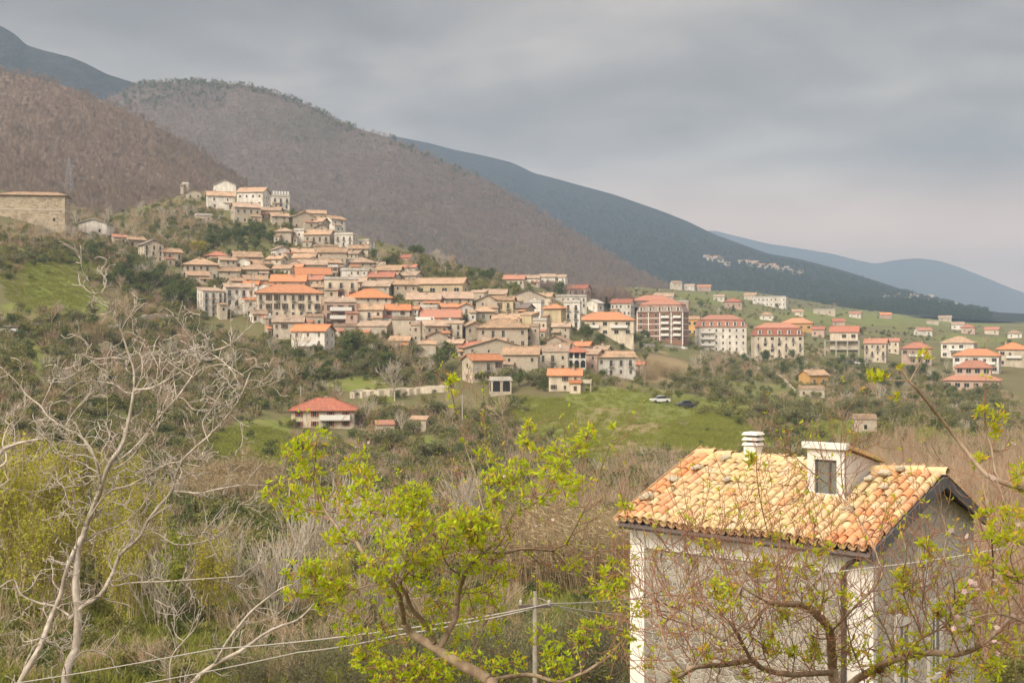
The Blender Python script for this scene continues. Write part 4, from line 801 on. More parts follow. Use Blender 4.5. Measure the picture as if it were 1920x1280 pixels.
def brush_mesh(seed, h, n, mat, lean=0.5, rmin=0.012, sub=3):
    g = np.random.default_rng(seed); pb = PB()
    for i in range(n):
        a = g.random() * 6.283; rr = g.random() ** .5 * h * .28; p = np.array([math.cos(a) * rr, math.sin(a) * rr, -0.15]); d = np.array([math.cos(a) * lean * g.random(), math.sin(a) * lean * g.random(), 1.0])
        L = h * (0.55 + 0.5 * g.random()); q = p
        for s_ in range(3):
            d = d + g.normal(size=3) * .16; d /= np.linalg.norm(d); nq = q + d * L / 3; pb.twig(q, nq, rmin * (2.1 - .5 * s_), rmin * (1.6 - .5 * s_)); 
            for k in range(sub):
                b0 = q + (nq - q) * g.random(); e = d + unit(g) * .8; pb.twig(b0, b0 + e * L * .16 * (0.5 + g.random()), rmin, rmin * .6)
            q = nq
    return pb.mesh('brush', mat)
def crown_pb(seed, h, w, n, leaf, base=0.25, lumps=9, flat_=0.8):
    """leafy crown: leaf faces gathered in uneven clumps through the crown's volume"""
    g = np.random.default_rng(seed); pb = PB(); cs = []
    for i in range(lumps):
        u = unit(g) * (g.random() ** .4); cs.append((np.array([u[0] * w * .36, u[1] * w * .36, h * (base + (1 - base) * .5) + u[2] * h * (1 - base) * .36]), w * (0.16 + 0.16 * g.random())))
    for i in range(n):
        c, r = cs[g.integers(lumps)]; u = unit(g); p = c + u * r * (0.45 + 0.6 * g.random()) * np.array([1, 1, flat_])
        a = unit(g); b_ = np.cross(a, u + 0.3 * unit(g)); b_ /= np.linalg.norm(b_) + 1e-9; s_ = leaf * (0.6 + 0.8 * g.random()); pb.leaf(p, a * s_, b_ * s_ * .6)
    return pb, cs
def trunk_for(seed, h, cs, r):
    g = np.random.default_rng(seed + 99); pb = PB(); base = np.array([0, 0, -0.4]); fork = np.array([g.normal() * .04 * h, g.normal() * .04 * h, h * .25])
    pb.twig(base, fork, r, r * .75)
    for c, rr in cs: 
        mid = fork + (c - fork) * .5 + g.normal(size=3) * h * .03; pb.twig(fork, mid, r * .5, r * .3); pb.twig(mid, c, r * .3, r * .1)
    return pb
def conifer_pb(seed, h, w, n, leaf):
    g = np.random.default_rng(seed); pb = PB()
    for i in range(n):
        f = g.random() ** 0.7; a = g.random() * 6.283; rad = w * .5 * (1 - f) ** .7 * (0.55 + .5 * g.random()) + .05
        p = np.array([math.cos(a) * rad, math.sin(a) * rad, h * (0.06 + .94 * f)]); o_ = np.array([math.cos(a), math.sin(a), 0.4]); s_ = leaf * (0.6 + .8 * g.random()) * (1.2 - .6 * f)
        t_ = np.cross(o_, (0, 0, 1.0)) + .4 * unit(g); pb.leaf(p, (o_ + .4 * unit(g)) * s_, t_ * s_ * .6)
    return pb
# sources of the massed plants live in a collection that is not part of the scene
SRC = bpy.data.collections.new('plant_sources')
def gn_scatter(name, label, pts, scales, meshes, cat, seed=0, lean=0.08):
    g = np.random.default_rng(seed); n = len(pts); col = bpy.data.collections.new(name + '_kinds')
    for i, me in enumerate(meshes):
        so_ = bpy.data.objects.new('%s_kind_%02d' % (name, i), me); col.objects.link(so_)
    me = bpy.data.meshes.new(name); me.vertices.add(n); me.vertices.foreach_set('co', np.asarray(pts, np.float32).ravel()); me.update()
    at = me.attributes.new('psize', 'FLOAT', 'POINT'); at.data.foreach_set('value', np.asarray(scales, np.float32))
    rot = np.stack([g.normal(size=n) * lean, g.normal(size=n) * lean, g.random(n) * 6.283], -1).astype(np.float32)
    at = me.attributes.new('prot', 'FLOAT_VECTOR', 'POINT'); at.data.foreach_set('vector', rot.ravel())
    at = me.attributes.new('pkind', 'INT', 'POINT'); at.data.foreach_set('value', g.integers(0, len(meshes), n).astype(np.int32))
    ng = bpy.data.node_groups.new(name + '_scatter', 'GeometryNodeTree')
    ng.interface.new_socket('Geometry', in_out='INPUT', socket_type='NodeSocketGeometry'); ng.interface.new_socket('Geometry', in_out='OUTPUT', socket_type='NodeSocketGeometry')
    N = ng.nodes; Lk = ng.links; gi = N.new('NodeGroupInput'); go = N.new('NodeGroupOutput')
    ci = N.new('GeometryNodeCollectionInfo'); ci.inputs['Collection'].default_value = col; ci.inputs['Separate Children'].default_value = True; ci.inputs['Reset Children'].default_value = True
    ip = N.new('GeometryNodeInstanceOnPoints'); ip.inputs['Pick Instance'].default_value = True
    def attr(nm, typ):
        a = N.new('GeometryNodeInputNamedAttribute'); a.data_type = typ; a.inputs['Name'].default_value = nm; return a.outputs['Attribute']
    m2p = N.new('GeometryNodeMeshToPoints'); Lk.new(gi.outputs[0], m2p.inputs['Mesh'])
    Lk.new(m2p.outputs[0], ip.inputs['Points']); Lk.new(ci.outputs[0], ip.inputs['Instance'])
    Lk.new(attr('pkind', 'INT'), ip.inputs['Instance Index']); Lk.new(attr('psize', 'FLOAT'), ip.inputs['Scale'])
    e2r = N.new('FunctionNodeEulerToRotation'); Lk.new(attr('prot', 'FLOAT_VECTOR'), e2r.inputs[0]); Lk.new(e2r.outputs[0], ip.inputs['Rotation'])
    Lk.new(ip.outputs[0], go.inputs[0])
    o = obj(name, me); md = o.modifiers.new('scatter', 'NODES'); md.node_group = ng
    tag(o, label, cat, kind='stuff'); return o
# visible ground depth for many photo points at once
_ds = np.exp(np.linspace(math.log(40), math.log(2400), 900))
_px = np.arange(-600, 2521, 8.0); _pp = np.array([np.minimum.accumulate(HZ - bil(GZ, np.full(_ds.shape, p), _ds) / _ds * F) for p in _px])
def depths(px, py):
    i = np.clip(((px + 600) / 8).astype(int), 0, len(_px) - 1); out = np.empty(len(px))
    for k in range(len(px)): 
        row = _pp[i[k]]; j = np.searchsorted(-row, -py[k]); out[k] = _ds[min(j, len(_ds) - 1)]
    return out
FOOT = [(r_[0].location.x, r_[0].location.y, max(r_[1], r_[2]) * .5 + .3, r_[4]) for r_ in HOUSES]
FA = np.array(FOOT)
def clear_of_houses(P3, pad=0.6):
    ok = np.ones(len(P3), bool)
    for x, y, rr, d in FOOT: ok &= ((P3[:, 0] - x) ** 2 + (P3[:, 1] - y) ** 2) > (rr + pad) ** 2
    return ok
AVOID = np.array([(470, 835, 95, 45), (748, 752, 125, 26), (1110, 795, 150, 60), (1235, 810, 110, 40), (1350, 825, 75, 40), (1570, 815, 80, 24), (605, 822, 90, 22), (95, 535, 75, 40), (80, 665, 20, 34), (1650, 605, 200, 12), (660, 725, 55, 12), (180, 618, 60, 8), (290, 600, 50, 10), (1240, 757, 60, 10)])
def open_ground(px, py):
    q = ((px[:, None] - AVOID[:, 0]) / AVOID[:, 2]) ** 2 + ((py[:, None] - AVOID[:, 1]) / AVOID[:, 3]) ** 2; return q.min(1) > 1
def region(g, cx, cy, hw, hh, n, avoid_green=0.0, dlim=None):
    a = g.random(n) * 6.283; r_ = np.sqrt(g.random(n)); px = cx + np.cos(a) * r_ * hw; py = cy + np.sin(a) * r_ * hh
    d = depths(px, py); z = bil(GZ, px, d); P3 = np.stack([(px - 960) / F * d, d, z + CZ], -1); ok = clear_of_houses(P3) & (d < 2200)
    if avoid_green > 0: ok &= ((bil(GREEN, px, d) < 0.22) | (g.random(n) > avoid_green + .1)) & (open_ground(px, py) | (g.random(n) < .13))
    return P3[ok]
def box_region(g, x0, x1, y0, y1, n, avoid_green=0.0):
    px = x0 + g.random(n) * (x1 - x0); py = y0 + g.random(n) * (y1 - y0)
    d = depths(px, py); z = bil(GZ, px, d); P3 = np.stack([(px - 960) / F * d, d, z + CZ], -1); ok = clear_of_houses(P3) & (d < 2200)
    if avoid_green > 0: ok &= ((bil(GREEN, px, d) < 0.22) | (g.random(n) > avoid_green + .1)) & (open_ground(px, py) | (g.random(n) < .13))
    return P3[ok]
def on_hill(g, hl, n, px0, px1, f0=0.0, f1=1.0, below=None):
    px, tt, Vv = hl; out = []
    k = tt <= 1.0; V1 = Vv[:, k]; PY = HZ - (V1[..., 2] - CZ) / V1[..., 1] * F
    for i in range(n):
        a = px0 + g.random() * (px1 - px0); ii = int(np.clip(np.searchsorted(px, a), 1, len(px) - 1)); col = np.minimum.accumulate(PY[ii])
        y = col[-1] + (col[0] - col[-1]) * (f0 + (f1 - f0) * g.random()); j = int(np.clip(np.searchsorted(-col, -y), 1, len(col) - 1))
        w = g.random(); out.append(V1[ii, j] * w + V1[ii - 1, j - 1] * (1 - w))
    return np.array(out)
g = np.random.default_rng(5)
far_bare = [bare_mesh(100 + i, 9, 2, (5, 7), [m_tw_far, m_tw_far2][i % 2], r=0.014, spread=0.75, up=.55, trunk=.5, segs=2, rmin=0.05) for i in range(4)]
mid_bare = [bare_mesh(200 + i, 6, 3, (3, 5), [m_tw_mid, m_tw_red, m_tw_grey][i % 3], r=0.016, spread=0.95, up=.25, segs=3, rmin=0.018) for i in range(6)]
brush = [brush_mesh(300 + i, 3.0, 26, [m_tw_mid, m_tw_red, m_tw_mid, m_tw_grey][i % 4], lean=.9, rmin=0.016) for i in range(6)]
sapl = [brush_mesh(340 + i, 5.0, 12, [m_tw_red, m_tw_mid][i % 2], lean=.22, rmin=0.017, sub=3) for i in range(4)]
def leafy(seed, h, w, n, leaf, m, **k): 
    pb, cs = crown_pb(seed, h, w, n, leaf, **k); return pb.mesh('crown', m), cs
ever = [leafy(400 + i, 4.0, 4.4, 700, 0.34, [m_ever, m_scrub, m_olive][i % 3], base=0.05)[0] for i in range(6)]
scrub = [leafy(430 + i, 1.6, 2.4, 320, 0.24, [m_scrub, m_olive, m_ever][i % 3], base=0.0, lumps=6)[0] for i in range(4)]
far_ever = [leafy(450 + i, 9, 7, 220, 1.0, [m_ever, m_ever, m_scrub][i % 3], base=0.1)[0] for i in range(3)]
# woods on the slopes: nobody could count them
pts = np.concatenate([on_hill(g, E, 8000, -120, 620, 0, .99), on_hill(g, E, 2200, 560, 1180, 0, .99), on_hill(g, E, 3500, -620, -120, 0, .99)]); 
gn_scatter('bare_wood_slope', 'bare brown wood covering the slope behind the village', pts, 0.30 + 0.40 * g.random(len(pts)), far_bare, 'wood', 1)
pts = on_hill(g, D, 17000, 190, 1330, 0, .992)
gn_scatter('bare_wood_hill', 'bare purplish brown wood covering the rounded hill', pts, 0.38 + 0.42 * g.random(len(pts)), far_bare, 'wood', 2)
pts = np.concatenate([on_hill(g, D, 420, 240, 660, .0, .03), on_hill(g, D, 300, 205, 420, .0, .14), on_hill(g, D, 90, 560, 900, .0, .05), on_hill(g, D, 5, 555, 575, .20, .23)])
gn_scatter('evergreen_wood_crest', 'dark evergreen wood along the crest of the rounded hill', pts, 0.35 + 0.45 * g.random(len(pts)), far_ever + far_bare[:2], 'wood', 3)
pts = np.concatenate([on_hill(g, A, 6500, 700, 1850, 0.1, 1.0)])
far_dark = [leafy(460 + i, 9, 7, 160, 1.2, m_dark, base=0.1)[0] for i in range(3)]
gn_scatter('forest_mountain', 'dark forest on the long blue mountain', pts, .5 + .7 * g.random(len(pts)), far_dark, 'forest', 4)
pts = on_hill(g, C, 1500, -60, 330, 0.5, 1.0)
gn_scatter('forest_peak', 'dark forest on the blue peak at the left', pts, .6 + .6 * g.random(len(pts)), far_dark, 'forest', 5)
# brush, saplings and low scrub on the valley sides
B_ = [(250, 700, 330, 90, 520), (240, 850, 330, 110, 620), (620, 720, 230, 60, 300), (760, 860, 300, 90, 620), (250, 1010, 330, 120, 520), (640, 1000, 300, 120, 520), (1000, 950, 200, 80, 300), (150, 500, 170, 40, 200),
      (180, 470, 160, 30, 160), (1450, 700, 160, 50, 260), (1600, 760, 260, 70, 420), (1300, 770, 120, 50, 160), (1500, 830, 200, 40, 200), (1790, 800, 150, 80, 260), (60, 640, 120, 60, 200), (300, 580, 90, 60, 160), (1100, 720, 120, 20, 60), (330, 440, 70, 60, 160), (950, 790, 60, 40, 80), (800, 495, 130, 22, 130), (960, 520, 90, 20, 60), (620, 660, 180, 30, 120), (1180, 560, 90, 30, 70)]
pts = np.concatenate([region(g, *q[:4], int(q[4] * .72), avoid_green=.8) for q in B_] + [box_region(g, -60, 130, 425, 470, 120), box_region(g, 120, 420, 375, 470, 420), region(g, 1230, 890, 90, 30, 120), box_region(g, 480, 560, 380, 420, 30), box_region(g, -560, -60, 380, 1100, 900, .8), box_region(g, 1960, 2400, 680, 900, 300, .8)])
gn_scatter('bare_brush', 'tangled bare brown brush on the valley sides', pts, 0.35 + 0.6 * g.random(len(pts)), brush, 'brush', 6)
pts = np.concatenate([box_region(g, 1560, 2000, 835, 1000, 620, .4), box_region(g, 1640, 2000, 960, 1250, 300), box_region(g, 1000, 1200, 930, 1010, 70)])
gn_scatter('sapling_thicket', 'thicket of thin upright brown saplings behind the tiled house', pts, 0.4 + 0.5 * g.random(len(pts)), sapl, 'thicket', 7)
pts = np.concatenate([region(g, q[0], q[1], q[2], q[3], int(q[4] * 2.1), avoid_green=.6) for q in B_] + [box_region(g, 1200, 1900, 560, 660, 900, .5), box_region(g, 1250, 1900, 545, 600, 600, .4), box_region(g, -80, 160, 425, 500, 160), box_region(g, 120, 420, 375, 470, 420), region(g, 1230, 890, 90, 30, 80), box_region(g, 880, 1240, 500, 560, 160), box_region(g, 660, 1000, 470, 560, 500), box_region(g, 360, 560, 400, 600, 500), box_region(g, 560, 900, 440, 700, 500), box_region(g, 900, 1220, 560, 720, 300)])
gn_scatter('low_scrub', 'low grey-green scrub scattered over the valley sides', pts, 0.4 + 0.9 * g.random(len(pts)), scrub, 'scrub', 8)
# ---------------------------------------------------------------- single trees on the valley sides
def copy_tree(o, parent=None):
    c = o.copy(); COL.objects.link(c); c.parent = parent
    for ch in o.children: copy_tree(ch, c)
    return c
def tree_proto(name, label, group, crown_me, trunk_me):
    r_ = empty(name); tag(r_, label, 'tree', group); obj('trunk', trunk_me, r_); obj('crown', crown_me, r_); return r_
class Spec:
    def __init__(s, protos): s.p = protos; s.k = 0; s.used = [False] * len(protos)
    def put(s, loc, sc, rz, label=None, group=None):
        i = s.k % len(s.p); s.k += 1
        o = s.p[i] if not s.used[i] else copy_tree(s.p[i]); s.used[i] = True
        o.location = loc; o.scale = (sc, sc, sc * g.uniform(.9, 1.12)); o.rotation_euler = (0, 0, rz)
        if label: o['label'] = label
        if group: o['group'] = group
        elif label and 'group' in o: del o['group']
        return o
def crown_tree(i, h, w, n, leaf, m, base=.2, lumps=9, r=.16, flat_=.8):
    pb, cs = crown_pb(500 + i, h, w, n, leaf, base, lumps, flat_); return pb.mesh('crown', m), trunk_for(i, h, cs, r).mesh('trunk', m_bark)
def bare_pair(i, h, mat, kids=(3, 5), spread=.9, lev=3):
    gg = np.random.default_rng(700 + i); pb = PB(); pb2 = PB()
    pb.twig(np.array([0, 0, -.5]), np.array([0, 0, h * .28]), h * .02, h * .015)
    for k in range(5):
        d = np.array([gg.normal() * .5, gg.normal() * .5, 1.0]); d /= np.linalg.norm(d)
        grow(pb2, gg, np.array([0, 0, h * (.18 + .1 * gg.random())]), d, h * .33, h * .010, 1, lev, .2, kids, .25, .68, spread, 3, 0, None, .02)
    return pb2.mesh('crown', mat), pb.mesh('trunk', mat)
OL = Spec([tree_proto('olive_tree', 'olive tree with grey-green crown on the valley side', 'olive trees on the valley sides', *crown_tree(i, 4.2, 4.6, 900, .30, m_olive, .15)) for i in range(4)])
EV = Spec([tree_proto('evergreen_tree', 'dark green leafy evergreen tree on the valley side', 'evergreen trees on the valley sides', *crown_tree(20 + i, 5.5, 4.8, 1100, .34, m_ever, .08, 11)) for i in range(4)])
BT = Spec([tree_proto('bare_tree', 'leafless tree with fine brown twigs on the valley side', 'leafless trees on the valley sides', *bare_pair(i, 6.5, [m_tw_mid, m_tw_grey, m_tw_red][i % 3])) for i in range(5)])
def scatter_trees(spec, kind, regs, smin, smax):
    for q in regs:
        lab = kind + ' ' + q[5]
        for p in region(g, *q[:5], avoid_green=.9): spec.put(tuple(p), g.uniform(smin, smax), g.random() * 6.28, lab, lab.replace(' tree ', ' trees '))
LS, LH, LB_, LV, LC, LR, LRM, LF, LL, LG = ('on the slope left of the village', 'on the bank under the hilltop houses', 'on the lower left valley side', 'among scrub below the village houses', 'on the valley floor near the pink farmhouse', 'below the hotels on the right', 'on the hillside under the right-hand villas', 'by the far green fields', 'near the huge stone building', 'on the green bank above the tiled roof')
scatter_trees(EV, 'dark evergreen tree', [(190, 492, 40, 22, 18, LS), (240, 520, 50, 24, 22, LS), (300, 545, 50, 24, 24, LS), (340, 565, 34, 26, 14, LS), (450, 452, 62, 26, 40, LH), (100, 640, 100, 40, 14, LB_), (640, 695, 130, 28, 18, LV), (1180, 640, 60, 16, 12, LR), (1500, 690, 200, 20, 22, LR), (1700, 730, 180, 40, 24, LRM), (60, 480, 60, 20, 8, LL), (760, 490, 70, 14, 10, 'on the slope right of the old centre'), (900, 515, 40, 12, 8, 'on the slope right of the old centre'), (1380, 585, 150, 25, 22, LF), (1650, 620, 150, 12, 14, LF)], .5, .95)
scatter_trees(OL, 'grey-green olive tree', [(680, 695, 200, 36, 30, LV), (850, 830, 170, 60, 26, LC), (1450, 720, 230, 40, 46, LR), (1650, 770, 230, 45, 46, LRM), (1340, 760, 120, 50, 22, LG), (240, 640, 200, 50, 20, LB_), (1820, 710, 80, 50, 20, LRM), (330, 760, 120, 50, 10, LB_), (1000, 720, 60, 14, 6, LV), (1560, 790, 90, 30, 16, LRM)], .6, 1.05)
scatter_trees(BT, 'leafless brown tree', [(640, 700, 200, 40, 20, LV), (1370, 700, 80, 30, 18, LR), (200, 570, 180, 70, 24, LS), (1600, 720, 250, 60, 24, LRM), (300, 720, 200, 60, 18, LB_), (800, 780, 180, 60, 14, LC), (1400, 590, 200, 30, 18, LF), (1780, 640, 130, 30, 10, LF), (100, 440, 120, 20, 12, LL), (270, 420, 130, 22, 22, 'on the slope above the chain of left-hand houses'), (1250, 740, 60, 30, 6, LG), (800, 505, 120, 16, 14, 'on the slope right of the old centre')], .6, 1.1)
def at_px(px, py): d = depth_at(px, py); return ground(px, d), d
def special(spec, px, py, hpx, h0, label, i=None):
    p, d = at_px(px, py); 
    if i is not None: spec.k = i
    return spec.put(tuple(p), hpx * d / F / h0, g.random() * 6.28, label)
special(EV, 905, 722, 34, 5.5, 'round dark green tree before the cream house with orange roof')
special(EV, 658, 672, 62, 5.5, 'large dark evergreen right of the white villa')
special(EV, 835, 690, 60, 5.5, 'tall dark evergreen between stone houses and the orange-roofed house')
special(EV, 1050, 560, 36, 5.5, 'dark tree at the right end of the ridge terrace')
special(EV, 1100, 640, 38, 5.5, 'dark evergreen left under the wide orange hip roof')
special(EV, 1185, 655, 46, 5.5, 'broad dark evergreen below the brown brick hotel')
special(EV, 975, 725, 38, 5.5, 'dark shrubby tree right of the small arched hut')
special(BT, 740, 752, 90, 6.5, 'big leafless tree in front of the pale terrace wall', 1)
gold = tree_proto('mimosa_tree', 'yellow-green flowering tree at the left of the village', None, *crown_tree(60, 5.0, 4.6, 900, .30, m_gold, .1))
p, d = at_px(372, 478); gold.location = p; gold.scale = [40 * d / F / 5.0] * 3
for (px, py, hp, lab) in [(1164, 706, 34, 'taller of two cypresses in front of the whitish house'), (1180, 706, 24, 'shorter of two cypresses in front of the whitish house'), (1137, 600, 44, 'dark pointed conifer behind the wide orange hip roof')]:
    p, d = at_px(px, py); tb = PB(); tb.twig(np.array([0, 0, -.4]), np.array([0, 0, 5.0]), .14, .03)
    c = tree_proto('cypress_tree', lab, None, conifer_pb(px, 6, 2.2, 900, .3).mesh('crown', m_dark), tb.mesh('trunk', m_bark)); c.location = p; c.scale = [hp * d / F / 6] * 3
# nearer plants at the foot of the picture
wil = [(lambda s_: (lambda gg, pb: ([grow(pb, gg, np.array([gg.normal() * .5, gg.normal() * .5, -.2]), np.array([gg.normal() * .18, gg.normal() * .18, 1.0]), 3.0, .03, 1, 3, .10, (3, 4), .5, .62, .45, 3, 0, None, .010) for k in range(7)],
       [pb.leaf(np.array(pb.v[gg.integers(len(pb.v))]) + gg.normal(size=3) * .10, unit(gg) * .15, unit(gg) * .09, 1) for k in range(4200)], pb)[-1])(np.random.default_rng(s_), PB()).mesh('crown', [m_tw_mid, m_willow]))(800 + i) for i in range(3)]
def near(name, label, cat, me, px, py, hpx, h0, group=None, part='crown', kind=None):
    p, d = at_px(px, py) if py < 1290 else (ground(px, 44.0), 44.0)
    r_ = empty(name, p, g.random() * 6.28); tag(r_, label, cat, group); o = obj(part, me, r_); s_ = hpx * d / F / h0; r_.scale = (s_, s_, s_); return r_
for k, (px, py, hp) in enumerate([(20, 1130, 330), (95, 1150, 330), (180, 1150, 250), (250, 1170, 210), (60, 1190, 250), (-30, 1170, 360), (140, 1010, 200), (30, 990, 190), (220, 1000, 160), (400, 1280, 200), (620, 1275, 170), (270, 1060, 170), (90, 1080, 220), (-10, 1060, 240), (230, 1270, 170)]):
    near('willow_bush', ['yellow-green bush at the left edge behind the pale tree trunk', 'tall yellow-green bush just left of the pale tree trunk', 'yellow-green bush just right of the pale tree trunk', 'yellow-green bush under the pale tree\'s right limb', 'lower yellow-green bush before the pale tree trunk', 'tallest yellow-green bush cut by the left edge', 'small yellow-green bush high behind the pale tree fork', 'small yellow-green bush near the left edge, higher up', 'small yellow-green bush behind the pale tree\'s horizontal branches', 'yellow-green bush beside the leaning sapling', 'yellow-green bush left under the peach tree', 'yellow-green bush between the pale tree and the slender young tree', 'yellow-green bush directly behind the pale tree fork', 'broad yellow-green bush behind the left-edge branches', 'yellow-green bush at the foot of the picture left of sapling'][k], 'bush', wil[k % 3], px, py, hp, 6.2, 'yellow-green bushes around the bare pale tree')
cane = []
for i in range(2):
    gg = np.random.default_rng(880 + i); pb = PB()
    for k in range(130):
        p0 = np.array([gg.normal() * 1.1, gg.normal() * 1.1, -.1]); d_ = np.array([gg.normal() * .10, gg.normal() * .10, 1.0]); L = 2.2 + 1.6 * gg.random(); pb.twig(p0, p0 + d_ * L, .022, .012)
        for q in range(3):
            b0 = p0 + d_ * L * (.4 + .6 * gg.random()); e = np.array([gg.normal(), gg.normal(), .3]); e /= np.linalg.norm(e); pb.leaf(b0 + e * .22, e * .5, np.cross(e, (0, 0, 1.0)) * .05 + np.array([0, 0, .02]))
    cane.append(pb.mesh('cane_clump', m_cane))
pts = np.concatenate([region(g, 430, 935, 70, 25, 36), box_region(g, 930, 1200, 1010, 1110, 60), region(g, 180, 640, 40, 20, 20), region(g, 210, 1080, 60, 30, 8), region(g, 1230, 705, 40, 12, 12)])
gn_scatter('cane_thicket', 'dry tan canes standing in clumps in the valley', pts, .7 + .5 * g.random(len(pts)), cane, 'canes', 12)
bigb = []
for i in range(3):
    gg = np.random.default_rng(900 + i); pb = PB(); ends = []
    for k in range(16):
        d_ = np.array([gg.normal() * .45, gg.normal() * .45, 1.0]); d_ /= np.linalg.norm(d_); grow(pb, gg, np.array([gg.normal() * .3, gg.normal() * .3, -.2]), d_, 1.7, .02, 2, 3, .18, (4, 6), .2, .6, .7, 3, 0, ends, .008)
    for pl, dl in ends:
        for k in range(26):
            j = gg.integers(1, len(pl)); u = dl[min(j, len(dl) - 1)] + unit(gg) * .8; u /= np.linalg.norm(u); w = np.cross(u, unit(gg)); pb.leaf(pl[j] + u * .06 + gg.normal(size=3) * .10, u * .15, w * .035, 1)
    bigb.append(pb.mesh('crown', [m_bark, m_olive]))
for k, (px, py, hp) in enumerate([(1090, 1290, 200), (1160, 1290, 230), (1010, 1290, 190), (470, 1290, 120), (560, 1290, 150), (660, 1290, 150), (760, 1290, 170), (940, 1290, 170), (850, 1290, 150)]):
    near('narrow_leaved_bush', 'dense grey-green narrow-leaved bush ' + ['right of the concrete pole', 'against the left corner of the stone house', 'around the foot of the concrete pole', 'right of the leaning sapling', 'under the pale cables, left of the peach tree', 'left below the peach tree trunk', 'behind the peach tree trunk', 'left of the concrete pole', 'behind the fork of the peach tree'][k], 'bush', bigb[k % 3], px, py, hp, 2.9, 'grey-green bushes at the foot of the picture')
fan = []
for i in range(2):
    gg = np.random.default_rng(950 + i); pb = PB()
    for k in range(9):
        d_ = np.array([gg.normal() * .55, gg.normal() * .3, 1.0]); d_ /= np.linalg.norm(d_); grow(pb, gg, np.array([gg.normal() * .2, gg.normal() * .2, -.2]), d_, 2.6, .045, 1, 3, .12, (4, 6), .3, .62, .6, 3, 0, None, .012)
    fan.append(pb.mesh('crown', m_tw_grey))
for k, (px, py, hp) in enumerate([(590, 1120, 240), (690, 1060, 160), (880, 1010, 140), (520, 1200, 200), (420, 1130, 150), (300, 1250, 170), (720, 1180, 160)]):
    near('leafless_bush', 'leafless pale grey bush ' + ['fanning out left behind the peach tree', 'behind the left crown of the peach tree', 'behind the right crown of the peach tree', 'low down left of the peach tree', 'between the pale tree and the peach tree', 'behind the leaning sapling', 'behind the lower peach branches'][k], 'bush', fan[k % 2], px, py, hp, 5.0, 'leafless fan-shaped bushes in the valley')
sp, cs = crown_pb(77, 4.0, 2.0, 900, .14, .1, 14, 1.3)
near('young_green_tree', 'slender young tree with fresh yellow-green leaves left of centre', 'tree', sp.mesh('crown', m_fresh), 325, 1240, 215, 4.0)
# brush and grass filling the foreground floor
pts = np.concatenate([box_region(g, -100, 2000, 1090, 1290, 900, .3), region(g, 800, 1120, 250, 120, 160), region(g, 560, 1150, 250, 100, 160)])
gn_scatter('near_brush', 'low tangled brush and dry stems on the valley floor', pts, .25 + .45 * g.random(len(pts)), brush[:3] + scrub + scrub, 'brush', 13)
tuft = []
for i in range(3):
    gg = np.random.default_rng(990 + i); pb = PB()
    for k in range(60):
        p0 = np.array([gg.normal() * .25, gg.normal() * .25, 0]); e = np.array([gg.normal() * .4, gg.normal() * .4, 1.0]); L = .2 + .35 * gg.random(); pb.leaf(p0 + e * L * .5, e * L, np.cross(e, unit(gg)) * .03)
    tuft.append(pb.mesh('grass_tuft', m_grassb))
pts = np.concatenate([box_region(g, -60, 1250, 1060, 1290, 2600), region(g, 470, 840, 90, 40, 1400), region(g, 1180, 800, 200, 70, 1500), region(g, 1600, 820, 180, 30, 1200), region(g, 100, 530, 100, 60, 1500), region(g, 1340, 820, 90, 45, 1200), region(g, 1000, 770, 80, 25, 500)])
gn_scatter('grass', 'green grass tufts on the meadows and valley floor', pts, .7 + .9 * g.random(len(pts)), tuft, 'grass', 14)
# ---------------------------------------------------------------- the tiled stone house close by
def V3(*a): return Vector(a)
U = V3(0.764, -0.644, 0).normalized(); Vd = V3(0.644, 0.764, 0).normalized()
ER = V3(5.913, 20.0, -3.391); EL = ER - U * 5.09; LB = 5.24; SL = 2.62
hz_ = -10.6
house_root = empty('stone_house', ER.lerp(EL, .5) + Vd * SL + V3(0, 0, hz_ - ER.z)); tag(house_root, 'stone house with orange and cream clay tile roof in the near right', 'house')
HM = Matrix((( -U.x, -Vd.x, 0, 0), (-U.y, -Vd.y, 0, 0), (0, 0, 1, 0), (0, 0, 0, 1)))
ang = math.atan2(U.y, U.x); house_root.rotation_euler = (0, 0, ang)      # local x along the eave (left to right), local y towards the back
O0 = house_root.location.copy()
def L(x, y, z): return (x, y, z - hz_)        # x from the middle of the eave, y from the ridge line, z as height in the scene
hw = 5.09 / 2; RZ = -2.40; EZ = -3.391
m_rub = rubble('near_rubble_wall', (0.18, 0.16, 0.13), (0.37, 0.335, 0.275), 7.0, (0.46, 0.43, 0.37))
m_rub2 = rubble('near_gable_rubble', (0.32, 0.285, 0.235), (0.56, 0.51, 0.425), 7.0, (0.64, 0.595, 0.51))
m_wh = plaster('white_lime_paint', (0.82, 0.79, 0.73), (0.50, 0.46, 0.39), 0.28); m_under = flat('dark_slate_verge', (0.15, 0.145, 0.15), 0.9, .3, 8)
m_pipe = flat('dark_metal_pipe', (0.10, 0.08, 0.07), 0.5, .2, 6, .4); m_glass = flat('greenish_window_glass', (0.17, 0.185, 0.165), 0.12, .25, 2, .6)
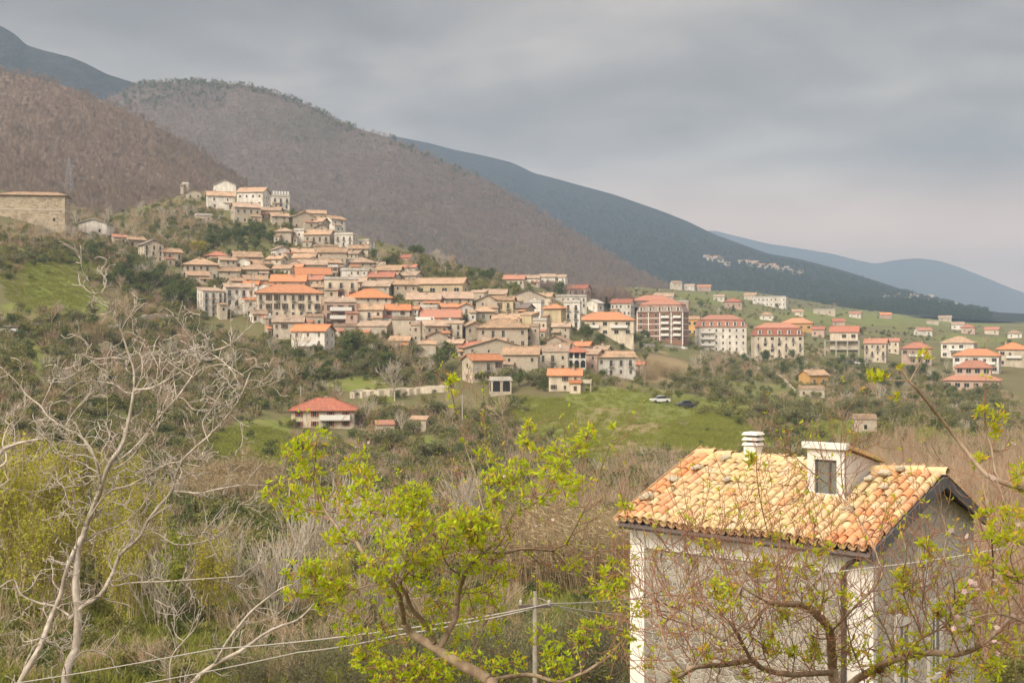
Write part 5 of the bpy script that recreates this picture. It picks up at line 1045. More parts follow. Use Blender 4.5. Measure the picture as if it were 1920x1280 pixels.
def tilemat(name, stops, island=False):
    m, t, b = new_mat(name); tc = t.add('ShaderNodeTexCoord').outputs['Object']; 
    if island: r_ = t.add('ShaderNodeNewGeometry').outputs['Random Per Island']; v = tc
    else:
        oi = t.add('ShaderNodeObjectInfo'); r_ = oi.outputs['Random']; ad_ = t.add('ShaderNodeVectorMath', operation='ADD'); t.link(tc, ad_.inputs[0]); t.link(oi.outputs['Location'], ad_.inputs[1]); v = ad_.outputs[0]
    col = t.ramp(r_, stops); n = t.noise(v, 7, 4, .65); n2 = t.noise(v, 28, 3, .7)
    gp_ = t.add('ShaderNodeNewGeometry').outputs['Position']; nw = t.noise(gp_, 1.3, 4, .6); col = t.mix(t.mapr(nw, .38, .62, 0, .12 if 'orange' in name else .5), col, (0.60, 0.44, 0.245)); nl = t.noise(gp_, 5.0, 4, .7); col = t.mix(t.mapr(nl, .56, .68, 0, .7), col, (0.26, 0.24, 0.17))
    col = t.mix(t.mapr(n, .5, .72, 0, .55), col, (0.30, 0.27, 0.18)); col = t.mix(t.mapr(n2, .55, .8, 0, .5), col, (0.62, 0.57, 0.44))
    t.link(col, b.inputs['Base Color']); b.inputs['Roughness'].default_value = .9; bump(t, b, n2, .4, .01); return m
m_tc = tilemat('weathered_cream_tile', [(0, (0.62, 0.47, 0.25)), (.3, (0.66, 0.53, 0.32)), (.5, (0.60, 0.40, 0.20)), (.7, (0.68, 0.52, 0.27)), (.85, (0.56, 0.29, 0.13)), (1, (0.62, 0.52, 0.36))])
m_to = tilemat('orange_clay_tile', [(0, (0.60, 0.25, 0.105)), (.35, (0.64, 0.31, 0.145)), (.6, (0.60, 0.29, 0.16)), (.8, (0.64, 0.40, 0.22)), (1, (0.62, 0.46, 0.28))])
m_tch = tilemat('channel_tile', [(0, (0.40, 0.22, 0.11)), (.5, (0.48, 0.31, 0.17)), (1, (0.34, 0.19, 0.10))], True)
# walls: front, left, back with a gable on both ends
ov = .26; wy = SL - ov; wx = hw - .16
wz = RZ - (RZ - EZ) / SL * wy - .10
b = MB(); b.poly([L(-wx, -wy, hz_), L(wx, -wy, hz_), L(wx, wy, hz_), L(-wx, wy, hz_), L(-wx, -wy, wz), L(wx, -wy, wz), L(wx, wy, wz), L(-wx, wy, wz), L(-wx, 0, RZ - .12), L(wx, 0, RZ - .12)],
           [(0, 1, 5, 4), (2, 3, 7, 6), (3, 0, 4, 8, 7)], 0)
b.poly([L(wx, -wy, hz_), L(wx, wy, hz_), L(wx, wy, wz), L(wx, 0, RZ - .12), L(wx, -wy, wz)], [(0, 1, 2, 3, 4)], 1)
b.build('wall', [m_rub, m_rub2], house_root)
MB().box(-wx + .28, wx - .42, -wy - .035, -wy + .05, *[z - hz_ for z in (wz - .50, wz + .02)]).build('frieze', m_wh, house_root)
MB().box(-wx - .04, -wx + .28, -wy - .05, -wy + .2, 0, wz - hz_).build('corner_pilaster', m_wh, house_root)
MB().box(wx - .42, wx + .045, -wy - .05, -wy + .12, 0, wz - hz_).build('corner_pilaster', m_wh, house_root)
MB().box(wx, wx + .03, -wy + .12, -wy + .28, 0, wz - hz_).build('corner_strip', m_rub2, house_root)
# roof boards (the sheet below the tiles), sloping both ways
def roof_pt(x, s, up=0.0):
    """x along the eave, s metres up the front slope from the eave measured level"""
    y = -SL + s; lift = 0.10 * max(0.0, (-x / hw)) * (s / SL)                # the ridge sags a little towards the right
    return V3(x, y, EZ + (RZ - EZ) * s / SL + up + lift - hz_ + 0.025 * math.sin(x * 2.3 + s))
xs = np.linspace(-hw, hw, 12); ss = [0, .9, 1.8, SL]
vv = []; ff = []
for sgn in (0, 1):
    for s_ in ss:
        for x in xs:
            p = roof_pt(x, s_); vv.append((p.x + (0.15 if x == xs[0] else .2 if x == xs[-1] else 0) * (s_ / SL), p.y if sgn == 0 else -p.y, p.z))
n_ = len(xs)
for sgn in (0, 1):
    o_ = sgn * n_ * len(ss)
    for i in range(len(ss) - 1):
        for j in range(n_ - 1):
            q = (o_ + i * n_ + j, o_ + i * n_ + j + 1, o_ + (i + 1) * n_ + j + 1, o_ + (i + 1) * n_ + j); ff.append(q if sgn == 0 else q[::-1])
k = len(vv); vv += [(x, y, z - .07) for x, y, z in vv]; ff += [tuple(i + k for i in q[::-1]) for q in ff]
roof = obj('roof', mesh('roof', vv, ff, m_under), house_root)
# verge boards hang dark below the tiles on the right gable
for sgn in (-1, 1):
    a = V3(hw, sgn * -SL, EZ - hz_); c = V3(hw + .2, 0, RZ - hz_)
    vb = MB(); dn = V3(0, 0, -.20); th = V3(-.05, 0, 0)
    q = [a, c, c + dn, a + dn]; vb.poly(q + [p + th for p in q], [(0, 1, 2, 3), (7, 6, 5, 4), (0, 4, 5, 1), (1, 5, 6, 2), (2, 6, 7, 3), (3, 7, 4, 0)]); vb.build('verge_board', m_under, roof)
# clay tiles: convex covers, each its own piece, over joined channel tiles
def half_tile(Lt, r0, r1, th, up=True, seg=6):
    pts = []; fs = []; n = seg + 1
    for (yy, rr) in ((0, r0), (Lt, r1)):
        for rad in (rr, rr - th):
            for i in range(n):
                a = math.pi * i / seg; pts.append((math.cos(a) * rad, yy, math.sin(a) * rad * (1 if up else -1)))
    for i in range(seg):
        fs += [(i + 1, i, 2 * n + i, 2 * n + i + 1), (n + i, n + i + 1, 3 * n + i + 1, 3 * n + i), (i, i + 1, n + i + 1, n + i), (2 * n + i + 1, 2 * n + i, 3 * n + i, 3 * n + i + 1)]
    fs += [(0, n, 3 * n, 2 * n), (n - 1, 3 * n - 1, 4 * n - 1, 2 * n - 1)]
    if not up: fs = [f[::-1] for f in fs]
    return pts, fs
tp, tf = half_tile(.37, .082, .066, .014)
me_c = mesh('tile', tp, tf, m_tc, smooth=False); me_o = mesh('tile', tp, tf, m_to)
NC, NR = 29, 11; tilt = math.atan2(RZ - EZ, SL); gt = random.Random(4)
slen = SL / math.cos(tilt); pitch = (2 * hw) / NC; step = (slen - .06) / NR
chv = []; chf = []
cp_, cf_ = half_tile(.39, .074, .086, .014, up=False)
drm = (0.62, 1.34, 1.46, 3.2)            # dormer footprint on the slope: x range, level s range
for i in range(NC):
    for j in range(NR):
        x = -hw + pitch * (i + .5); s_ = (j * step) * math.cos(tilt) - .05
        sh = (0.15 - (.15 - .2) * 0) * (s_ / SL) * max(0, -x / hw) + .2 * (s_ / SL) * max(0, x / hw)
        p = roof_pt(x, max(s_, -.05), .055); x2 = p.x + sh
        if drm[0] - .03 < x2 < drm[1] + .03 and s_ + .15 > drm[2]: continue
        edge = i < 2.5 + gt.random() * 3 - (j > 7) or i > NC - 4 - gt.random() * 2.5
        o = obj('tile', me_o if (edge and gt.random() < .84) or gt.random() < .09 else me_c, roof)
        o.location = (x2 + gt.uniform(-.012, .012), p.y, p.z + gt.uniform(-.006, .012)); o.rotation_euler = (tilt - .045 + gt.uniform(-.03, .03), gt.uniform(-.08, .08), gt.uniform(-.05, .05))
        o.scale = (gt.uniform(.95, 1.08), 1, gt.uniform(.9, 1.1))
    for j in range(NR + 1):
        x = -hw + pitch * i; s_ = max(j * step * math.cos(tilt) - .09, -.09); p = roof_pt(x, s_, .085)
        if drm[0] < p.x < drm[1] and s_ + .1 > drm[2]: continue
        M = Matrix.Translation((p.x + .17 * (s_ / SL) * abs(x) / hw, p.y, p.z)) @ Matrix.Rotation(tilt - .03, 4, 'X'); b0 = len(chv)
        chv += [tuple(M @ Vector(q)) for q in cp_]; chf += [tuple(w + b0 for w in f) for f in cf_]
# back slope tiles (only their ends show along the right verge)
for i in range(NC):
    for j in range(NR):
        x = -hw + pitch * (i + .5); s_ = j * step * math.cos(tilt) - .05; p = roof_pt(x, max(s_, -.05), .05); M = Matrix.Translation((p.x + .17 * (s_ / SL) * abs(x) / hw, -p.y, p.z)) @ Matrix.Rotation(math.pi, 4, 'Z') @ Matrix.Rotation(tilt - .045, 4, 'X'); b0 = len(chv)
        chv += [tuple(M @ Vector(q)) for q in tp]; chf += [tuple(w + b0 for w in f) for f in tf]
tag(obj('channel_tiles', mesh('channel_tiles', chv, chf, m_tch), roof), kind='stuff')
rp_, rf_ = half_tile(.46, .125, .105, .016); me_r = mesh('ridge_tile', rp_, rf_, m_tc)
nr = 13
for i in range(nr):
    x = -hw + .15 + (2 * hw + .05) * (i + .0) / nr; p = roof_pt(min(x, hw), SL, .02)
    if drm[0] - .1 < x + .2 < drm[1]: continue
    o = obj('ridge_tile', me_r, roof); o.location = (x + .42, 0, p.z + gt.uniform(-.01, .015)); o.rotation_euler = (gt.uniform(-.03, .03), gt.uniform(-.05, .05), math.pi / 2 + gt.uniform(-.05, .05)); o.rotation_euler.x += -.02
# gutter and downpipe
gv = MB(); gv.tube([roof_pt(-hw + .1, -.10, -.05), roof_pt(0, -.10, -.05), roof_pt(hw - .02, -.10, -.06)], .05, 8); gv.build('gutter', m_pipe, house_root)
q = wx - .46
MB().tube([L(hw - .06, -SL - .05, EZ - .08), L(hw - .18, -SL + .02, EZ - .14), L(q + .12, -wy - .16, EZ - .30), L(q, -wy - .12, EZ - .42), L(q, -wy - .10, EZ - .75), L(q, -wy - .10, hz_)], .042, 8).build('downpipe', m_pipe, house_root, smooth=True)
# chimney with banded cowl on the ridge
cx = -1.13; cz = RZ + .06 - hz_
ch = MB().box(-.16, .16, -.16, .16, -.35, .26).build('chimney', m_wh, house_root, (cx, 0, cz)); ch.scale = (.85, .85, 1.02)
for k, z in enumerate((.30, .40, .50)):
    MB().poly([(-.20, -.20, z - .02), (.20, -.20, z - .02), (.20, .20, z - .02), (-.20, .20, z - .02), (-.16, -.16, z + .035), (.16, -.16, z + .035), (.16, .16, z + .035), (-.16, .16, z + .035)], [(3, 2, 1, 0), (4, 5, 6, 7), (0, 1, 5, 4), (1, 2, 6, 5), (2, 3, 7, 6), (3, 0, 4, 7)]).build('cowl_band', m_wh, ch)
    MB().box(-.11, .11, -.11, .11, z - .07, z - .015).build('cowl_core', m_under, ch)
# dormer with a two-pane window and a roof falling to the back
x0, x1 = drm[0], drm[1]; yf = -SL + drm[2]; zb = roof_pt(1.0, drm[2]).z - .05; zt = -1.93 - hz_; yb = yf + 1.55; zt2 = zt - .36
dm = MB().poly([(x0, yf, zb), (x1, yf, zb), (x1, yb, zb), (x0, yb, zb), (x0, yf, zt), (x1, yf, zt), (x1, yb, zt2), (x0, yb, zt2)], [(1, 2, 6, 5), (2, 3, 7, 6), (3, 0, 4, 7)])
wx0, wx1, wz0, wz1 = x0 + .15, x1 - .15, zb + .16, zt - .20
dm.box(x0, wx0, yf, yf + .08, zb, zt).box(wx1, x1, yf, yf + .08, zb, zt).box(wx0, wx1, yf, yf + .08, zb, wz0).box(wx0, wx1, yf, yf + .08, wz1, zt)
dormer = dm.build('dormer', m_wh, house_root)
MB().box(x0 - .07, x1 + .07, yf - .09, yf + .05, zt + .0, zt + .11).build('dormer_lintel', m_wh, dormer)
MB().box(x0 - .05, x1 + .05, yf - .06, yf + .02, zb - .02, zb + .10).build('dormer_sill', m_wh, dormer)
xm = wx0 + (wx1 - wx0) * .66
for a, c in ((wx0, xm), (xm, wx1)): MB().box(a, c, yf + .045, yf + .06, wz0, wz1).build('pane', m_glass, dormer)
MB().box(xm - .018, xm + .018, yf + .02, yf + .07, wz0, wz1).box(wx0, wx1, yf + .02, yf + .07, wz1 - .03, wz1).box(wx0, wx0 + .03, yf + .02, yf + .07, wz0, wz1).build('window_frame', m_pipe, dormer)
MB().poly([(x0 - .08, yf + .05, zt + .03), (x1 + .08, yf + .05, zt + .03), (x1 + .08, yb + .1, zt2 - .0), (x0 - .08, yb + .1, zt2 - .0), (x0 - .08, yf + .05, zt + .09), (x1 + .08, yf + .05, zt + .09), (x1 + .08, yb + .1, zt2 + .07), (x0 - .08, yb + .1, zt2 + .07)],
          [(3, 2, 1, 0), (4, 5, 6, 7), (0, 1, 5, 4), (1, 2, 6, 5), (2, 3, 7, 6), (3, 0, 4, 7)]).build('dormer_roof', m_tc, dormer)
# gable windows with white surrounds, set on the right end wall (local +x)
def gwin(y, z0, w, h, fr=.10, arch=False):
    fx = wx
    s_ = MB().box(fx, fx + .05, y - w / 2 - fr, y - w / 2, z0 - hz_, z0 + h - hz_).box(fx, fx + .05, y + w / 2, y + w / 2 + fr, z0 - hz_, z0 + h - hz_).box(fx, fx + .055, y - w / 2 - fr, y + w / 2 + fr, z0 + h - hz_, z0 + h + fr * 1.6 - hz_).box(fx, fx + .09, y - w / 2 - fr - .03, y + w / 2 + fr + .03, z0 - .08 - hz_, z0 - hz_)
    wo = s_.build('window', m_wh, house_root)
    MB().box(fx, fx + .012, y - w / 2, y + w / 2, z0 - hz_, z0 + h - hz_).build('pane', m_glass, wo); MB().box(fx + .013, fx + .03, y - .015, y + .015, z0 - hz_, z0 + h - hz_).build('mullion', m_white, wo)
gwin(-.25, -4.25, .22, .62, .08); gwin(-1.10, -6.05, .42, 1.15, .14); gwin(.35, -6.05, .42, 1.15, .14)
# stones lying on the tiles
def stone_mesh(seed):
    gg = np.random.default_rng(seed); bm = bmesh.new(); bmesh.ops.create_icosphere(bm, subdivisions=2, radius=1)
    for v in bm.verts: v.co = Vector((v.co.x * 1.25, v.co.y * .95, v.co.z * .6)) * (1 + .25 * math.sin(v.co.x * 3 + seed) * math.cos(v.co.y * 4 + seed) + gg.normal() * .06)
    me = bpy.data.meshes.new('roof_stone'); bm.to_mesh(me); bm.free(); me.materials.append(m_stone); return me
m_stone = rubble('lichened_stone', (0.50, 0.45, 0.34), (0.62, 0.56, 0.43), 6, (0.40, 0.36, 0.26))
stm = [stone_mesh(i) for i in range(4)]
HW = Matrix.Translation(O0) @ Matrix.Rotation(ang, 4, 'Z')
for k, (x, s_, r_) in enumerate([(-2.28, .55, .13), (-2.15, 1.3, .11), (-1.95, 1.85, .09), (-1.6, 2.35, .10), (-1.1, 1.55, .08), (1.75, 2.25, .11), (1.95, 1.75, .07), (1.98, 2.42, .09), (1.6, .95, .06), (1.55, 2.05, .09)]):
    p = HW @ (roof_pt(x, s_, .16)); o = obj('roof_stone', stm[k % 4], None, p, gt.random() * 6); o.scale = (r_, r_, r_); o.rotation_euler = (gt.uniform(-.3, .3), gt.uniform(-.3, .3), gt.random() * 6)
    tag(o, 'lichened pale stone lying on the tiles of the near roof', 'stone', 'stones weighing down the near roof')
# antenna-like rod behind the dormer is left to the cables: service cables and pole
def cable(pts, r_, label, sag=0.0):
    P3 = [P(*q) for q in pts]; out = []
    for i in range(len(P3) - 1):
        for k in range(8):
            f = k / 8; q = P3[i].lerp(P3[i + 1], f); q.z -= sag * 4 * f * (1 - f); out.append(q)
    out.append(P3[-1]); tag(MB().tube(out, r_, 6).build('cable', m_cable, smooth=True), label, 'cable')
m_cable = flat('pale_cable_sheath', (0.40, 0.38, 0.34), .6, .1)
cable([(1215, 1118, 22.6), (1030, 1131, 19.0), (740, 1180, 18.6), (400, 1216, 22.0), (-40, 1290, 26)], .011, 'upper pale cable running from the stone house down to the left', .03)
cable([(1215, 1156, 22.6), (1030, 1133, 19.05), (745, 1190, 18.4), (560, 1222, 21), (200, 1292, 25)], .011, 'lower pale cable running from the stone house down to the left', .03)
cable([(1380, 1086, 19.5), (1640, 1063, 18.6), (1890, 1026, 17)], .012, 'pale cable crossing in front of the house gable', .02)
cable([(1010, 1120, 19.0), (1240, 1200, 21)], .006, 'thin dark drop wire right of the pole', .05)
m_post = flat('weathered_post', (0.30, 0.27, 0.22), .9, .35, 5)
gp = ground(1003, 19.0); pole_r = empty('utility_pole', gp); tag(pole_r, 'thin grey concrete pole carrying the pale cables', 'pole')
topz = P(1003, 1108, 19.0).z - gp.z
MB().tube([(0, 0, -.5), (0, 0, topz)], [.045, .034], 10).build('post', m_post, pole_r, smooth=True)
MB().box(-.25, .25, -.03, .03, topz - .25, topz - .21).build('crossarm', m_pipe, pole_r)
for x in (-.22, .22): MB().tube([(x, 0, topz - .21), (x, 0, topz - .16), (x, 0, topz - .13)], [.02, .028, .015], 8).build('insulator', m_slab, pole_r)
# ---------------------------------------------------------------- trees close to the viewer, limb by limb
def crom(P3, n=5):
    out = []; k = len(P3)
    for i in range(k - 1):
        p0, p1, p2, p3 = P3[max(i - 1, 0)], P3[i], P3[i + 1], P3[min(i + 2, k - 1)]
        for j in range(n):
            t_ = j / n; out.append(0.5 * ((2 * p1) + (p2 - p0) * t_ + (2 * p0 - 5 * p1 + 4 * p2 - p3) * t_ ** 2 + (3 * p1 - p0 - 3 * p2 + p3) * t_ ** 3))
    out.append(P3[-1]); return out
class Tree:
    def __init__(s, name, label, d, seed, base, cat='tree', zs=.35, wf=1.0):
        s.wf = wf
        s.root = empty(name, base); tag(s.root, label, cat); s.base = Vector(base); s.d = d; s.g = np.random.default_rng(seed); s.tr = MB(); s.tw = PB(); s.lf = PB(); s.bl = PB(); s.limbs = []; s.zs = zs
        s.depth = {}
    def dep(s, px, py):
        """depth wanders through the crown, the same for neighbouring points, so joints meet"""
        return s.d + s.zs * (math.sin(px * .013 + s.d) + math.cos(py * .017 + px * .006) + .6 * math.sin(px * .031 - py * .023))
    def limb(s, pts, w0, w1, n=8, gnarl=0.0):
        P3 = [P(px, py, s.dep(px, py)) - s.base for px, py in pts]; q = crom(P3, 5); k = len(q); m = s.d / F / 2 * s.wf
        rad = [(w0 + (w1 - w0) * i / (k - 1)) * m for i in range(k)]
        if gnarl: 
            q = [p + Vector(s.g.normal(size=3)) * r_ * gnarl for p, r_ in zip(q, rad)]; rad = [r_ * (1 + gnarl * s.g.normal() * .35) for r_ in rad]
        s.tr.tube(q, rad, n); s.limbs.append((q, rad)); return s
    def leaf(s, p, u, w, L, m=0):
        """a folded pointed leaf: two faces along the midrib"""
        g_ = s.g; nrm = np.cross(u, w); a = p; e = p + u * L + nrm * L * -.18; c = p + u * L * .45; l_ = c + w * L * .19 + nrm * L * .07; r_ = c - w * L * .19 + nrm * L * .07; c = c - nrm * L * .02
        n = s.lf.n; s.lf.v += [a, l_, e, c, r_]; s.lf.f += [(n, n + 3, n + 2, n + 1), (n, n + 4, n + 2, n + 3)]; s.lf.mi += [m, m]; s.lf.n += 5
    def rosette(s, p, d_, n, L, up=.5):
        g_ = s.g
        for k in range(n):
            u = d_ * .5 + unit(g_) * .9 + np.array([0, 0, up * .4]); u /= np.linalg.norm(u); w = np.cross(u, unit(g_)); w /= np.linalg.norm(w) + 1e-9
            s.leaf(p + unit(g_) * L * .25, u, w, L * (.55 + .7 * g_.random()))
    def flower(s, p, r_):
        g_ = s.g; ax = unit(g_); a = np.cross(ax, unit(g_)); a /= np.linalg.norm(a); c = np.cross(ax, a)
        for k in range(5):
            t_ = k * 1.2566; u = a * math.cos(t_) + c * math.sin(t_); w = -a * math.sin(t_) + c * math.cos(t_); s.bl.leaf(p + u * r_ * .55 + ax * r_ * .15, u * r_, w * r_ * .85)
    def twigs(s, every, L, r_, lev=1, kids=(2, 3), curl=.25, up=.3, spread=.8, start=.1, leaf=None, prob=1.0, rmin=.0015, segs=4, only=None):
        """side twigs along every limb; leaf = (chance, rosette size, leaf length)"""
        g_ = s.g; ends = []
        for li, (q, rad) in enumerate(s.limbs):
            if only is not None and not only(li): continue
            acc = 0; tot = sum((q[i + 1] - q[i]).length for i in range(len(q) - 1)); run = 0
            for i in range(len(q) - 1):
                l_ = (q[i + 1] - q[i]).length; acc += l_; run += l_
                while acc > every:
                    acc -= every
                    if run / tot < start or g_.random() > prob: continue
                    d_ = np.array(q[i + 1] - q[i]); d_ /= np.linalg.norm(d_) + 1e-9; side = np.cross(d_, unit(g_)); nd = d_ * .45 + side * spread; nd /= np.linalg.norm(nd)
                    grow(s.tw, g_, np.array(q[i]), nd, L * (.5 + .9 * g_.random()), min(r_, rad[i] * .7), 0, lev, curl, kids, up, .6, spread, segs, 0, ends, rmin)
        return ends
    def build(s, bark, twig, leafm=None, flowerm=None):
        s.tr.build('trunk', bark, s.root, smooth=True)
        if s.tw.n: tag(obj('twigs', s.tw.mesh('twigs', twig), s.root), kind='stuff')
        if s.lf.n: tag(obj('foliage', s.lf.mesh('foliage', leafm), s.root), kind='stuff')
        if s.bl.n: tag(obj('blossoms', s.bl.mesh('blossoms', flowerm), s.root), kind='stuff')
m_pale = barkmat('pale_walnut_bark', (0.30, 0.255, 0.205), (0.58, 0.52, 0.445), 5, .1, .9)
m_palet = barkmat('pale_walnut_twigs', (0.40, 0.35, 0.295), (0.50, 0.45, 0.39), 3, .1, 0)
m_pbark = barkmat('peach_bark', (0.22, 0.155, 0.105), (0.36, 0.28, 0.19), 14, .1, .8)
m_ptwig = barkmat('peach_twigs', (0.24, 0.115, 0.07), (0.34, 0.185, 0.115), 20, .1, 0)
m_pleaf = leafmat('peach_leaves', (0.37, 0.50, 0.02), (0.60, 0.68, 0.035), .5, .5, tip=(0.66, 0.48, 0.05))
m_pleaf2 = leafmat('bronze_green_leaves', (0.40, 0.50, 0.025), (0.58, 0.62, 0.045), .5, .5, tip=(0.70, 0.42, 0.06))
m_petal = leafmat('pale_pink_petals', (0.70, 0.52, 0.50), (0.78, 0.66, 0.62), .6, .4)
# --- pale leafless tree on the left
gb = ground(150, 31.0)
T = Tree('bare_pale_tree', 'tall leafless tree with pale crooked branches in the near left', 30.0, 41, gb, zs=.45, wf=.5)
base = [(118, 1400), (122, 1330), (124, 1261), (142, 1212), (146, 1156), (142, 1100), (144, 1062), (146, 1025), (157, 1002), (161, 987)]
T.limb(base, 34, 22, 10, .05); T.limb([(161, 987), (175, 950), (187, 924), (202, 875), (225, 840), (235, 815), (245, 770), (250, 737), (252, 725)], 20, 10, 8, .05)
T.limb([(20, 1400), (28, 1330), (37, 1280), (75, 1212), (97, 1152), (112, 1119), (127, 1062), (140, 1030), (148, 1015)], 24, 14, 8, .05)
for pts, a, c in [
    ([(250, 737), (265, 707), (267, 675), (262, 660), (272, 635)], 8, 3), ([(252, 730), (285, 727), (325, 705), (362, 685), (390, 662), (430, 647), (455, 625), (475, 607)], 9, 3),
    ([(250, 737), (235, 735), (215, 720), (182, 715), (155, 715), (135, 725), (117, 740)], 7, 3), ([(252, 725), (250, 690), (240, 660), (227, 620), (212, 585), (195, 560), (180, 542), (160, 522), (150, 510)], 9, 3),
    ([(192, 555), (190, 547), (200, 537), (212, 536)], 4, 2), ([(240, 675), (215, 670), (180, 672), (150, 665), (135, 664)], 5, 2), ([(212, 585), (195, 575), (175, 565), (160, 575)], 4, 2),
    ([(131, 1160), (157, 1134), (187, 1115), (210, 1077), (225, 1040), (262, 1006), (277, 976), (300, 946), (322, 920), (334, 882), (352, 852), (394, 815), (430, 775), (450, 745), (470, 697)], 17, 5),
    ([(322, 920), (350, 922), (375, 924), (412, 916), (457, 909), (502, 910)], 8, 3), ([(277, 976), (285, 995), (300, 1002), (334, 1021), (390, 1012), (415, 998), (431, 984)], 7, 3),
    ([(205, 1090), (215, 1098), (244, 1092), (315, 1089), (375, 1085), (461, 1079)], 8, 3), ([(202, 875), (240, 850), (272, 817), (300, 780), (332, 745), (357, 710), (367, 692), (380, 670), (392, 662)], 10, 5),
    ([(190, 905), (175, 850), (150, 817), (120, 802), (90, 780), (75, 760), (50, 740), (30, 715), (0, 687)], 10, 4), ([(0, 1100), (26, 1087), (41, 1115), (75, 1130), (105, 1137), (131, 1154)], 5, 10),
    ([(392, 830), (380, 792), (397, 767), (412, 742), (437, 722), (447, 720), (435, 695), (415, 675), (395, 662)], 4, 4), ([(367, 697), (400, 685), (425, 685), (457, 705)], 5, 3),
    ([(362, 685), (367, 650), (362, 637), (375, 600), (372, 560)], 4, 2), ([(154, 984), (139, 950), (139, 920), (120, 905), (100, 897)], 6, 2), ([(161, 980), (202, 924), (244, 909), (285, 886), (322, 867), (360, 871), (382, 877)], 9, 3),
    ([(157, 1014), (187, 997), (225, 984), (259, 957), (277, 931), (311, 886)], 8, 3), ([(205, 880), (221, 875), (247, 856), (277, 815), (289, 800), (300, 770)], 8, 4), ([(187, 930), (190, 880), (165, 840), (150, 810), (140, 790)], 6, 3),
    ([(202, 875), (190, 850), (205, 820), (200, 790), (215, 760)], 5, 2), ([(332, 745), (345, 748), (360, 765), (375, 768), (385, 755)], 4, 2), ([(430, 775), (455, 795), (470, 800)], 4, 2), ([(325, 705), (330, 740), (332, 750)], 4, 3),
    ([(265, 690), (285, 665), (292, 640), (300, 630)], 4, 2), ([(139, 930), (115, 860), (95, 830), (60, 800)], 4, 2), ([(334, 882), (310, 870), (290, 850), (280, 835)], 4, 2), ([(120, 802), (140, 770), (160, 745), (165, 730)], 4, 2)]:
    T.limb(pts, a, c, 7, .10)
T.twigs(.38, .75, .022, 1, (3, 4), .55, .10, .95, .10, rmin=.011, segs=6)
T.build(m_pale, m_palet)
# --- two slimmer leafless trees beside it
T = Tree('bare_sapling', 'slim leafless sapling leaning to the right at the lower left', 24.0, 43, ground(350, 24.5), zs=.3, wf=.7)
T.limb([(330, 1420), (345, 1330), (360, 1280), (401, 1246), (450, 1220), (487, 1194), (520, 1175), (560, 1160), (590, 1130)], 16, 4, 7, .08)
for pts, a, c in [([(403, 1244), (424, 1205), (450, 1170), (476, 1141), (520, 1107), (545, 1095)], 8, 3), ([(350, 1320), (330, 1290), (319, 1276), (322, 1231), (345, 1201), (367, 1175), (372, 1150)], 7, 2), ([(450, 1220), (452, 1190), (456, 1180)], 4, 2), ([(476, 1141), (500, 1140), (525, 1150)], 4, 2), ([(345, 1201), (330, 1190), (322, 1165)], 3, 2)]: T.limb(pts, a, c, 6, .08)
T.twigs(.32, .6, .012, 1, (2, 4), .3, .3, .9, .15, rmin=.006); T.build(m_pale, m_palet)
T = Tree('bare_edge_tree', 'pale leafless branches entering from the left edge', 27.0, 47, ground(-60, 28.0), zs=.3, wf=.7)
T.limb([(-70, 1500), (-60, 1300), (-55, 1100), (-40, 960), (-12, 880), (0, 849), (26, 834), (56, 826), (82, 822)], 26, 4, 7, .08)
for pts, a, c in [([(-12, 880), (8, 870), (12, 855), (5, 830), (15, 800), (25, 790)], 7, 3), ([(26, 834), (28, 815), (24, 790)], 4, 2), ([(-40, 960), (-10, 920), (10, 905), (22, 895)], 6, 2)]: T.limb(pts, a, c, 6, .08)
T.twigs(.3, .7, .012, 2, (2, 3), .3, .2, .9, .3, rmin=.006); T.build(m_pale, m_palet)
# --- peach tree in young leaf, centre
gb = ground(900, 7.4)
T = Tree('peach_tree', 'peach tree with fresh yellow-green leaves in the centre foreground', 7.2, 51, gb, zs=.22, wf=.62)
T.limb([(960, 1560), (945, 1400), (925, 1300), (917, 1276), (875, 1250), (840, 1230), (810, 1210), (775, 1190), (757, 1167)], 46, 22, 10, .06)
T.limb([(757, 1167), (752, 1130), (742, 1100), (720, 1079), (695, 1057), (677, 1030), (667, 1015), (645, 1005), (630, 985), (612, 960), (605, 945), (597, 930), (590, 920), (587, 900)], 16, 5, 8, .05)
T.limb([(815, 1205), (810, 1197), (795, 1167), (772, 1140), (762, 1115), (750, 1092), (757, 1077), (759, 1040), (757, 1005)], 18, 7, 8, .05)
T.limb([(825, 1215), (840, 1185), (855, 1155), (857, 1132), (860, 1110), (870, 1080), (887, 1052), (907, 1034)], 20, 12, 8, .05)
T.limb([(905, 1036), (950, 1035), (982, 1029), (1037, 1032)], 9, 8, 7, .05)
nmain = len(T.limbs)
